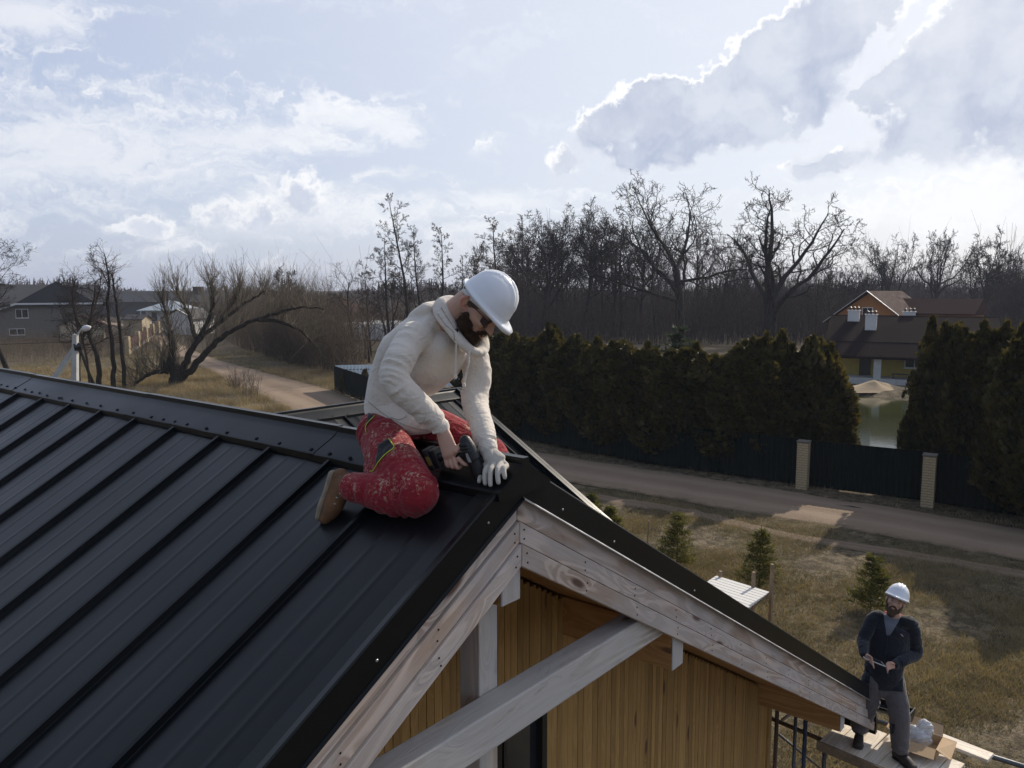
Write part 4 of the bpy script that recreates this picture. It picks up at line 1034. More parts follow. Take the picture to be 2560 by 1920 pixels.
for i, (u, w, h) in enumerate(((741, .55, 1.5), (768, .55, 1.6), (788, .75, 2.0))):
    p = GD(u, 838); loc = Vector((ATD(u, 800, 58 - i).x, 58 - i, 0)); thuja(loc, h, w, i, ['small', 'slim', 'larger'][i] + ' young thuja in front of the pale back fence, ' + ['left', 'middle', 'right'][i] + ' of three', 'young thujas by the pale fence', i)
# pine behind the hedge
def conifer_mesh(seed, H, Wd, mat, whorls=13, per=9, needle=.11, nn=26, dens=1.0, tipdown=-.05):
    rng = np.random.default_rng(seed); pts = []; nr = []; br = [(np.array([[0, 0, -.1], [0, 0, H * .5], [0, 0, H * .98]]), np.array([H * .014, H * .009, .006]))]
    for w in range(whorls):
        z = H * (.08 + .86 * (w + rng.uniform(-.2, .2)) / whorls); L_ = Wd / 2 * (1 - (z / H)) ** .85 * rng.uniform(.8, 1.1) + .05
        for j in range(per):
            a = rng.uniform(0, 6.28); L1 = L_ * rng.uniform(.65, 1.15); dz = rng.uniform(.1, .5) * L1
            tip = np.array([L1 * math.cos(a), L1 * math.sin(a), z + dz + tipdown * L1]); b0 = np.array([0, 0, z]); mid = (b0 + tip) / 2 + [0, 0, -.04 * L1]
            br.append((np.array([b0, mid, tip]), np.array([.009, .006, .003]) * (H / 2.5)))
            m_ = int(nn * dens * (.4 + L1 / (Wd / 2)))
            f = rng.uniform(.15, 1.0, m_)[:, None]; pp = b0 * (1 - f) + tip * f + rng.normal(0, .05 * L1 + .02, (m_, 3)) * [1, 1, .5]
            pts.append(pp); nn_ = (tip - b0) / (np.linalg.norm(tip - b0) + 1e-6); nr.append(np.tile(nn_, (m_, 1)))
    P = np.concatenate(pts); N = np.concatenate(nr); n = len(P)
    d = N * .8 + rng.normal(0, .5, (n, 3)) + [0, 0, .25]; d /= np.linalg.norm(d, axis=1, keepdims=True)
    s = np.cross(d, rng.normal(0, 1, (n, 3))); s /= np.linalg.norm(s, axis=1, keepdims=True)
    sz = needle * rng.uniform(.7, 1.3, (n, 1)); V = np.stack([P - s * sz * .14, P + s * sz * .14, P + d * sz + s * sz * .05, P + d * sz * .98 - s * sz * .05], 1).reshape(-1, 3)
    F = np.arange(n)[:, None] * 4 + np.array([0, 1, 2, 3])
    return np_mesh('needles', V, F, mat), tubes_np(br, 'trunk', M['bark'])
def conifer(loc, H, Wd, seed, mat, name, label, group=None, **kw):
    a, b = conifer_mesh(seed, H, Wd, mat, **kw); t = empty(name, loc, 0, label, 'conifer' if 'pine' in name else 'spruce', group)
    obj('foliage', a, t); obj('trunk', b, t); return t
loc, H = TD(1470, 690, 44); conifer(loc, H, 4.4, 5, M['pine'], 'pine_tree', 'grey-green young pine standing just behind the low stretch of hedge', whorls=16, per=10, needle=.24, nn=34)
loc, H = TD(1415, 725, 45); conifer(loc, H, 3.0, 6, M['pine'], 'pine_tree', 'smaller pine left of the grey-green one behind the hedge', whorls=12, per=9, needle=.22, nn=26)
GS = 'young spruces planted on the lawn'
def sprD(u, vb, vt, dw, seed, label):
    b = GD(u, vb); H = ATD(u, vt, b.y).z; conifer(b, H, dw, seed, M['spruce'], 'spruce_tree', label, GS, whorls=13, per=9, needle=.085, nn=30)
sprD(1278, 1132, 1062, .95, 41, 'young spruce nearest the roof slope, leftmost on the lawn')
sprD(1318, 1152, 1092, .9, 42, 'paler young spruce just right of the leftmost, beside the roof edge')
sprD(1462, 1225, 1098, 1.3, 43, 'yellow-green spruce with a tall leader in the middle of the lawn')
sprD(1640, 1268, 1132, 1.25, 44, 'green spruce behind the slatted table')
sprD(1880, 1318, 1190, 1.25, 45, 'dark spruce behind the man in the navy jacket')
# bare shrub by the road
brush('bare_shrub', 'small bare shrub at the verge of the dirt road', [(((505, 842), (512, 842), (512, 846), (505, 846)), 1.0)], 34, 1.0, 1.9, B2, 19, rad=.012, twigs=7, lean=.5)
bpy.data.objects['bare_shrub']['category'] = 'shrub'; del bpy.data.objects['bare_shrub']['kind']
# ------------------------------------------------------------------ grass tufts
def tufts(name, label, n, sampler, h0, h1, mat, seed, blades=4, bw=.010, clump=.12):
    rng = np.random.default_rng(seed); C = sampler(rng, n); n = len(C)
    B = np.repeat(C, blades, 0); m_ = len(B); B = B + np.concatenate([rng.normal(0, clump, (m_, 2)), np.zeros((m_, 1))], 1)
    h = rng.uniform(h0, h1, (m_, 1)); a = rng.uniform(0, 6.28, m_); w = np.stack([np.cos(a), np.sin(a), 0 * a], 1) * bw
    lean = np.stack([rng.normal(0, .5, m_), rng.normal(0, .5, m_), np.ones(m_)], 1) * h
    V = np.stack([B - w, B + w, B + lean], 1).reshape(-1, 3); F = np.arange(m_ * 3).reshape(-1, 3)
    return obj(name, np_mesh(name, V, F, mat), None, label=label, category='grass', kind='stuff')
LEFTE = [GD(u, v) for u, v in near_e]
def on_road(x, y):
    a = [GD(u, v) for u, v in far_e]; b = [GD(u, v) for u, v in near_e]
    poly = [(p.x, p.y) for p in a] + [(p.x, p.y) for p in reversed(b)]
    ins = np.zeros(len(x), bool); j = len(poly) - 1
    for i in range(len(poly)):
        xi, yi = poly[i]; xj, yj = poly[j]
        c = ((yi > y) != (yj > y)) & (x < (xj - xi) * (y - yi) / (yj - yi + 1e-9) + xi); ins ^= c; j = i
    return ins
def fence_strip(x, y):
    fx = np.array([p.x for p in FENCE]); fy = np.array([p.y for p in FENCE]); yy = np.interp(x, fx, fy)
    return (y < yy + .2) & (y > yy - 3.5)
def samp_rect(x0, x1, y0, y1, power=1.0, patch=.0, keep=None):
    def f(rng, n):
        x = rng.uniform(x0, x1, n * 2); y = y0 + (y1 - y0) * rng.uniform(0, 1, n * 2) ** power
        v = np.sin(x * 1.1 + 2 * np.sin(y * .7)) + np.sin(y * 1.3 + 1.5 * np.sin(x * .9)) + rng.normal(0, .9, n * 2)
        ok = (v > patch) & ~on_road(x, y)
        if keep is not None: ok &= keep(x, y)
        x, y = x[ok][:n], y[ok][:n]
        return np.stack([x, y, np.full(len(x), -.07)], 1)
    return f
tufts('lawn_grass', 'worn greenish lawn grass between the house and the road', 60000, samp_rect(0, 19, 9, 30, 1, -.3), .05, .15, M['lawn'], 1, 4, .008, .08)
tufts('dry_grass', 'patches of straw-coloured grass on the lawn', 22000, samp_rect(0, 19, 9, 30, 1, .3), .05, .16, M['dry'], 2, 4, .008, .10)
tufts('dry_grass', 'tall dry grass on the rough ground left of the road', 60000, samp_rect(-52, -6, 34, 76, 1, .0), .15, .62, M['dry'], 3, 4, .014, .2)
tufts('verge_grass', 'thin grass on the verge below the green fence', 16000, samp_rect(-8, 24, 21, 48, 1, -.3, keep=lambda x, y: fence_strip(x, y)), .10, .32, M['dry'], 4, 3, .010, .14)
tufts('rough_grass', 'greenish rough grass around the leaning willow', 26000, samp_rect(-50, -8, 40, 100, 1, .4), .12, .4, M['lawn'], 5, 4, .015, .2)
# ------------------------------------------------------------------ the timber house under construction
TH = R(30); T30 = math.tan(TH); C30 = math.cos(TH)
house = empty('timber_house', (HO.x, HO.y, 0), HANG, 'timber house with black standing seam roof, pale bargeboards and larch cladding in the foreground', 'house')
def L(b, a, c): return Vector((b, a, c + HR))
def slope_pt(side, a, s, h=0.0):
    """s metres down the slope from the ridge, h above it"""
    return L(side * (s * C30 + h * math.sin(TH)), a, -s * math.sin(TH) + h * C30)
EAVE_B = 6.02; SL = EAVE_B / C30
SEAM0 = 1.085; SP = .502
roof = MB()
for sd in (-1, 1):
    roof.prism([slope_pt(sd, .03, 0.02, -.02), slope_pt(sd, .03, SL - .02, -.02), slope_pt(sd, .03, SL - .02, -.085), slope_pt(sd, .03, 0.02, -.085)], (0, 12.6, 0))
roof_o = roof.build('roof', M['soffit'], house)
def panel_mesh(side, a0, w, s0, s1, name='roof_panel'):
    """one tray: slightly bowed pan, two stiffening grooves, standing seam on its far edge"""
    prof = []; n = 26
    for i in range(n + 1):
        x = i / n; h = .0045 * math.sin(math.pi * x)
        prof.append((x * (w - .024), h))
    for c in (w * .345, w * .64):
        prof = [p for p in prof if abs(p[0] - c) > .014] + [(c - .013, .0045 * math.sin(math.pi * c / w)), (c - .005, .0054), (c + .005, .0054), (c + .013, .0045 * math.sin(math.pi * c / w))]
    prof = sorted(prof)
    prof += [(w - .022, .002), (w - .019, .027), (w - .002, .029), (w + .0005, .004)]
    ns = 10; V = []; F = []
    rg = random.Random(int(a0 * 100))
    for j in range(ns + 1):
        s = s0 + (s1 - s0) * j / ns
        for x, h in prof:
            ww = .0022 * mnoise.noise(Vector((a0 * 7 + x * 4, s * 1.2, side))) if .03 < x < w - .05 else 0
            V.append(slope_pt(side, a0 + x, s, h + ww))
    m_ = len(prof)
    for j in range(ns):
        for i in range(m_ - 1): F.append((j * m_ + i, j * m_ + i + 1, (j + 1) * m_ + i + 1, (j + 1) * m_ + i))
    me = mesh_from(name, V, F, M['roof'], True)
    bm = bmesh.new(); bm.from_mesh(me)
    for f in bm.faces:
        if f.normal.z < 0: f.normal_flip()
    bm.to_mesh(me); bm.free()
    me.set_sharp_from_angle(angle=R(28)) if hasattr(me, 'set_sharp_from_angle') else None
    return me
for sd in (-1, 1):
    obj('roof_panel', panel_mesh(sd, .045, SEAM0 - SP - .045, .05, SL), roof_o)
    for k in range(22):
        a0 = SEAM0 - SP + k * SP
        if sd == 1 and a0 > 6.4: pass
        obj('roof_panel', panel_mesh(sd, a0, SP, .05, SL), roof_o)
# ridge flashing: two flanges, a small upstand along the middle
def ridge_cap(frame, a0, a1, half=.2, name='ridge_flashing', nseg=30, tilt_end=0.0):
    sec = [(-half, .006), (-half, .034), (-half + .012, .037), (-.055, .040), (-.035, .043), (-.024, .050), (-.023, .080), (0, .0655), (.023, .080), (.024, .050), (.055, .040), (half, .034), (half, .006)]
    V = []; F = []; n = len(sec)
    for i in range(nseg + 1):
        a = a0 + (a1 - a0) * i / nseg
        for s, h in sec:
            w = .0022 * mnoise.noise(Vector((a * 6, s * 4, 3.3)))
            if abs(s) > .1 and h > .02: h = h + w * 1.6
            V.append(frame(s, a, h))
    for i in range(nseg):
        for j in range(n - 1): F.append((i * n + j, i * n + j + 1, (i + 1) * n + j + 1, (i + 1) * n + j))
    F.append(tuple(range(n))); F.append(tuple((nseg * n) + j for j in reversed(range(n))))
    me = mesh_from(name, V, F, M['roof'], True)
    bm = bmesh.new(); bm.from_mesh(me); bmesh.ops.recalc_face_normals(bm, faces=bm.faces); bm.to_mesh(me); bm.free()
    me.set_sharp_from_angle(angle=R(25))
    return me
def main_frame(s, a, h):
    sd = -1 if s < 0 else 1
    return L(sd * abs(s) * C30, a, -abs(s) * math.sin(TH) + h / C30 * (1 if abs(s) > .1 else .8))
for a0, a1 in ((-.02, 1.22), (1.2, 3.22), (3.2, 5.22), (5.2, 7.22), (7.2, 9.2), (9.18, 12.6)):
    o = obj('ridge_flashing', ridge_cap(main_frame, a0, a1), roof_o)
    if a0 in (1.2, 5.2, 9.18): o.location.z = .003
# dark screws along the flange
sc_me = MB().box(-.007, .007, -.007, .007, 0, .005).mesh('flashing_screw', M['screw'])
cr8 = [(8, 148), (43, 157), (90, 165), (147, 175), (187, 190), (233, 196), (275, 212), (345, 227), (362, 226), (425, 240), (510, 256), (592, 271), (690, 295), (785, 314), (887, 341), (953, 360), (1030, 366), (1096, 386), (1214, 406), (1326, 438), (1510, 466), (1645, 494), (1832, 530), (1938, 558), (2059, 581)]
for x, y in cr8:
    p = PS(x / 2.3532, 900 + y / 2.3532, -1, .037 / C30)
    s = abs(p.x) / C30
    o = obj('flashing_screw', sc_me, roof_o); q = main_frame(-max(.1, min(.18, s)), p.y, .039); o.location = q; o.rotation_euler = (0, -TH, 0)
    o.scale = (1.1, 1.1, 1)
# verge trim: top flange on the roof + face board of folded steel + drip lip
M['driplip'] = simple('bare_steel_edge', (.55, .56, .60), .35, .5)  # pale colour paints the sunlit highlight along the right-hand drip edge
for sd in (-1, 1):
    V = []; F = []
    prof = [(.105, .012), (.10, .018), (.03, .022), (.0, .030), (-.004, .024), (-.004, -.098), (.004, -.102)]
    ns = 24
    for j in range(ns + 1):
        s = (SL + .03) * j / ns
        for a, h in prof: V.append(slope_pt(sd, a, s, h))
        if j == 0:
            for q in range(len(prof)):
                v = V[q]; V[q] = Vector((0, v.y, v.z if sd < 0 else v.z)) if False else Vector((0.0, v.y, L(0, 0, 0).z + prof[q][1] / C30))
    m_ = len(prof)
    for j in range(ns):
        for i in range(m_ - 1): F.append((j * m_ + i, j * m_ + i + 1, (j + 1) * m_ + i + 1, (j + 1) * m_ + i))
    me = mesh_from('verge_flashing', V, F, M['roof'])
    bm = bmesh.new(); bm.from_mesh(me); bmesh.ops.recalc_face_normals(bm, faces=bm.faces); bm.to_mesh(me); bm.free()
    vf = obj('verge_flashing', me, roof_o)
    m = vf.modifiers.new('t', 'SOLIDIFY'); m.thickness = .0012; m.offset = 0
    V = []; F = []
    for j in range(ns + 1):
        s = .0 + (SL + .03) * j / ns
        for a, h in ((-.0055, -.094), (-.0165, -.100), (-.0165, -.104), (-.0055, -.104)):
            p = slope_pt(sd, a, s, h)
            if j == 0: p = Vector((0, p.y, HR + h / C30))
            V.append(p)
    for j in range(ns):
        for i in range(4): F.append((j * 4 + i, j * 4 + (i + 1) % 4, (j + 1) * 4 + (i + 1) % 4, (j + 1) * 4 + i))
    obj('drip_edge', mesh_from('drip_edge', V, F, M['driplip'] if sd > 0 else M['roof']), roof_o)
zs = MB().tube([(0, 0, 0), (0, -.004, 0)], [.006, .0035], 8).mesh('verge_screw', M['zinc'])
for px, py in ((760 + 1064 / 2.304, 1200 + 247 / 2.304), (760 + 421 / 2.304, 1200 + 1041 / 2.304), (1300 + 287 / 2.676, 1100 + 465 / 2.676), (1300 + 631 / 2.676, 1100 + 680 / 2.676), (1300 + 1168 / 2.676, 1100 + 1008 / 2.676)):
    p = PA(px, py, -.006); o = obj('verge_screw', zs, roof_o); o.location = L(p.x, -.005, p.z)
# bargeboards: three stacked planks each side, mitred at the top
def rake_board(sd, a0, a1, c_top, c_bot, b_end, mat, name, parent, b_start=0.0):
    """c_top / c_bot: vertical offset below the roof line; built with its length on local X for the grain"""
    e0 = Vector((b_start * sd, a0, HR)); me_pts = []
    ang = -TH * sd
    o = bpy.data.objects.new(name, None)
    Lb = (b_end - b_start) / C30
    # local: x down the slope, z perpendicular, vertical cut at the ridge end
    def loc(bv, c):   # bv along |b|, c absolute drop from ridge line height
        return (bv * C30 + (-c) * math.sin(TH), c * C30 + bv * math.sin(TH))
    pts = []
    for bv, off in ((b_start, c_top), (b_end, c_top), (b_end, c_bot), (b_start, c_bot)):
        c = -bv * T30 + off
        pts.append((bv * C30 - c * math.sin(TH), c * C30 + bv * math.sin(TH)))
    # plumb end cut at the eaves too
    poly = [(x, 0, z) for x, z in pts]
    mb = MB().prism(poly, (0, a1 - a0, 0))
    me = mb.mesh(name, mat)
    ob = obj(name, me, parent)
    rot = Matrix(((C30, 0, math.sin(TH)), (0, 1, 0), (-math.sin(TH), 0, C30))).to_4x4()
    if sd < 0: rot = Matrix.Diagonal((-1, 1, 1, 1)) @ rot
    if sd < 0:
        for v in me.vertices: v.co.x = v.co.x
    ob.matrix_local = Matrix.Translation((0, a0, HR)) @ rot
    if sd < 0:
        me.flip_normals()
    add_bevel(ob, .0035, 1)
    return ob
for sd in (-1, 1):
    for (a0, ct, cb) in ((.026, -.10, -.2155), (.012, -.2205, -.3115), (.0, -.3165, -.414)):
        rake_board(sd, a0, a0 + .035, ct, cb, 5.90, M['barge'], 'bargeboard', roof_o, .0015)
# nails in the bargeboards
nail = MB().tube([(0, 0, 0), (0, -.003, 0)], .0045, 6).mesh('nail', M['screw'])
rg = random.Random(9)
for sd in (-1, 1):
    for k in range(13):
        bb = .03 + k * .47 if k else .035
        for a_, off in ((.012, -.245), (.012, -.285), (0, -.345), (0, -.385)):
            o = obj('nail', nail, roof_o); b_ = bb + rg.uniform(-.006, .006); o.location = L(sd * b_, a_ + .001, -b_ * T30 + off)
# soffit boards of the overhang, running parallel to the rake
WA = .82
for sd in (-1, 1):
    for i in range(9):
        y0 = .06 + i * .105; y1 = y0 + .101
        if y0 > WA + .1: break
        rake_board(sd, y0, y1, -.335, -.352, 5.75, M['soffit'], 'soffit_board', roof_o, .0015)
# purlins
def purlin(b0, b1, c0, c1, a1=12, a0=.045):
    Lg = a1 - a0
    me = MB().box(0, Lg, -(b1 - b0) / 2, (b1 - b0) / 2, -(c1 - c0) / 2, (c1 - c0) / 2).mesh('purlin', [M['soffit']])
    o = obj('purlin', me, roof_o)
    # local x -> +a
    o.matrix_local = Matrix.Translation((0, 0, 0)) @ Matrix.Translation(L((b0 + b1) / 2, a0, (c0 + c1) / 2)) @ Matrix.Rotation(R(90), 4, 'Z')
    add_bevel(o, .004, 1)
    e = MB().box(-(b1 - b0) / 2, (b1 - b0) / 2, -.012, 0, -(c1 - c0) / 2, (c1 - c0) / 2).build('purlin_end', M['weatherz'], roof_o)
    e.location = L((b0 + b1) / 2, a0 - .002, (c0 + c1) / 2); add_bevel(e, .004, 1)
purlin(-.095, .03, -.575, -.36)
for s in (-1, 1):
    purlin(*sorted((s * 1.448, s * 1.578)), -1.455, -1.20)
purlin(4.82, 4.93, -3.36, -3.13); purlin(-4.93, -4.82, -3.36, -3.13)
# truss in the gable: king post and tie beam
kp = MB().box(-.062, .062, -.06, .06, -3.9, 0).mesh('king_post', M['weatherz']); o = obj('king_post', kp, roof_o); o.location = L(-.012, .24, -.39); add_bevel(o, .005, 2)
tb = MB().box(-1.42, 1.36, -.065, .065, -.087, .087).mesh('tie_beam', M['weather']); o = obj('tie_beam', tb, roof_o); o.location = L(0, .112, -1.115); add_bevel(o, .008, 2)
# gable wall: every cladding board on its own
M['wallback'] = simple('dark_wood_backing', (.10, .055, .02), .9)
wall = MB().box(-5.1, 5.1, WA + .03, 12.0, -6.84, -3.4)
wall.prism([L(-5.1, WA + .03, -3.36) - Vector((0, 0, HR)), L(5.1, WA + .03, -3.36) - Vector((0, 0, HR)), L(0, WA + .03, -.42) - Vector((0, 0, HR))], (0, 11.1, 0))
wall_o = wall.build('wall', M['wallback'], house); wall_o.location = (0, 0, HR)
rg = random.Random(21)
WX0, WX1, WTOP = .02, .56, -1.42
p1 = PA(1233, 1859, WA); p2 = PA(1359, 1777, WA)
WX0, WX1, WTOP = p1.x, p2.x, max(p2.z + .12, -1.9)
b = -5.1
while b < 5.1:
    w = rg.choice((.056, .06, .058, .062)); b1 = min(b + w, 5.13)
    xc = max(abs(b), abs(b1)); top = -xc * T30 - .365; bot = -6.75
    mx_ = (b + b1) / 2
    if WX0 - .02 < mx_ < WX1 + .05:
        bot = WTOP
    th = .022 + rg.uniform(0, .005)
    if b < 5.1 and (abs(mx_) < 5.1):
        me = MB().box(-(b1 - b - .0042) / 2, (b1 - b - .0042) / 2, -th, 0, bot - top, 0).mesh('cladding_board', M['clad'])
        o = obj('cladding_board', me, wall_o); o.location = (mx_, WA + .028, top)
    b = b1
# gable window
wn = MB().box(WX0, WX0 + .045, WA - .03, WA + .05, -4.3, WTOP).box(WX1 - .05, WX1, WA - .03, WA + .05, -4.3, WTOP).box(WX0, WX1, WA - .03, WA + .05, WTOP - .05, WTOP).box(WX0 + .10, WX0 + .125, WA, WA + .03, -4.3, WTOP - .05)
wn_o = wn.build('gable_window', M['blackframe'], house); wn_o.location = (0, 0, HR)
MB().box(WX0 + .045, WX1 - .05, WA + .02, WA + .025, -4.3, WTOP - .05).build('pane', M['glass'], wn_o)
MB().box(WX1 + .002, WX1 + .055, WA - .022, WA + .02, -4.3, WTOP).build('window_trim', M['clad'], wn_o)
# side wall corner board and gutter end
MB().box(5.06, 5.135, WA - .018, WA + .05, -6.75, -3.33).build('corner_board', M['clad'], house); bpy.data.objects['corner_board'].location = (0, 0, HR)
gq = MB(); n = 10; V = []
gb, gc, gr_ = 6.11, -3.60, .10
for i in range(n + 1):
    a = math.pi + math.pi * i / n
    V.append((gb + gr_ * math.cos(a), -.06, gc + gr_ * math.sin(a)))
for i in reversed(range(n + 1)):
    a = math.pi + math.pi * i / n
    V.append((gb + (gr_ - .006) * math.cos(a), -.06, gc + (gr_ - .006) * math.sin(a)))
g1 = gq.prism([(p[0], -.30, p[2]) for p in V], (0, 12.9, 0)).build('gutter', M['roof'], roof_o); g1.location = (0, 0, HR)
MB().prism([(gb - gr_, -.31, gc + .03), (gb + gr_ + .03, -.31, gc + .0)] + [(gb + gr_ * math.cos(a), -.31, gc + gr_ * math.sin(a)) for a in [-.1 - math.pi * i / 8 * .95 for i in range(8)]], (0, .012, 0)).build('gutter_end', M['roof'], roof_o); bpy.data.objects['gutter_end'].location = (0, 0, HR)
MB().box(5.905, 5.965, -.012, 12.6, -3.86, -3.43).build('fascia', M['roof'], roof_o); bpy.data.objects['fascia'].location = (0, 0, HR)
# cross wing roof, ridge lower and running to the right
WA0, WC = 6.0, -.744; WV = 6.03
def wing_pt(side, b, s, h=0.0):  # side -1: slope facing the camera gable
    return Vector((b, WA0 + side * (s * C30 + h * math.sin(TH)), WC - s * math.sin(TH) + h * C30 + HR))
wr = MB()
for sd in (-1, 1):
    wr.prism([wing_pt(sd, 1.2, 0.0, -.02), wing_pt(sd, 1.2, 5.45, -.02), wing_pt(sd, 1.2, 5.45, -.10), wing_pt(sd, 1.2, 0, -.10)], (WV - 1.2 - .02, 0, 0))
wr_o = wr.build('wing_roof', M['soffit'], house)
def wing_panel(side, b0, w):
    prof = [(0, 0), (w * .15, .003), (w * .33, .0045), (w * .345, .0085), (w * .36, .0045), (w * .5, .005), (w * .63, .0045), (w * .645, .0085), (w * .66, .0045), (w * .85, .003), (w - .022, .002), (w - .019, .027), (w - .002, .029), (w, .004)]
    V = []; F = []; ns = 4; m_ = len(prof)
    for j in range(ns + 1):
        for x, h in prof: V.append(wing_pt(side, b0 + x, .05 + 5.4 * j / ns, h))
    for j in range(ns):
        for i in range(m_ - 1): F.append((j * m_ + i, j * m_ + i + 1, (j + 1) * m_ + i + 1, (j + 1) * m_ + i))
    me = mesh_from('roof_panel', V, F, M['roof'], True)
    bm = bmesh.new(); bm.from_mesh(me)
    for f in bm.faces:
        if f.normal.z < 0: f.normal_flip()
    bm.to_mesh(me); bm.free(); me.set_sharp_from_angle(angle=R(28)); return me
for sd in (-1, 1):
    for k in range(10):
        b0 = 3.237 - 4 * .501 + k * .501; w = min(.501, 5.9 - b0)
        if w > .08: obj('roof_panel', wing_panel(sd, b0, w), wr_o)
def wing_frame(s, b, h):
    sd = -1 if s < 0 else 1
    return Vector((b, WA0 + sd * abs(s) * C30, WC - abs(s) * math.sin(TH) + h / C30 * (1 if abs(s) > .1 else .8) + HR))
obj('ridge_flashing', ridge_cap(wing_frame, 1.0, WV + .03), wr_o)
for x, y in ((563, 540), (850, 487), (1078, 460), (1320, 418), (1583, 386), (1915, 335)):
    u, v = 640 + x / 6.9125, 980 + y / 6.9125
    q = ray(u, v); n_ = uz - T30 * rv; d = HO - Vector((0, 0, CZ)) + rv * WA0 + uz * (WC + .04); t_ = n_.dot(d) / n_.dot(q)
    p = q * t_ - (HO - Vector((0, 0, CZ))); o = obj('flashing_screw', sc_me, wr_o); o.location = (p.dot(gv), p.dot(rv), p.z + HR); o.rotation_euler = (TH, 0, 0)
# raised verge of the wing: its inner face is dark, its top catches the sun
for sd in (-1, 1):
    mb = MB(); mb.prism([wing_pt(sd, WV - .13, 0, -.02), wing_pt(sd, WV - .13, 5.5, -.02), wing_pt(sd, WV - .13, 5.5, .075), wing_pt(sd, WV - .13, 0, .075)], (.055, 0, 0))
    mb.prism([wing_pt(sd, WV - .06, 0, -.15), wing_pt(sd, WV - .06, 5.5, -.15), wing_pt(sd, WV - .06, 5.5, .07), wing_pt(sd, WV - .06, 0, .07)], (.05, 0, 0))
    mb.build('verge_flashing', M['roof'], wr_o)
wg = MB(); wg.prism([Vector((5.1, WA0 - 4.4, -6.84)), Vector((5.1, WA0 + 4.4, -6.84)), Vector((5.1, WA0 + 4.4, -3.5)), Vector((5.1, WA0, -1.2)), Vector((5.1, WA0 - 4.4, -3.5))], (.5, 0, 0))
w2 = wg.build('wing_wall', M['clad'], house); w2.location = (0, 0, HR)
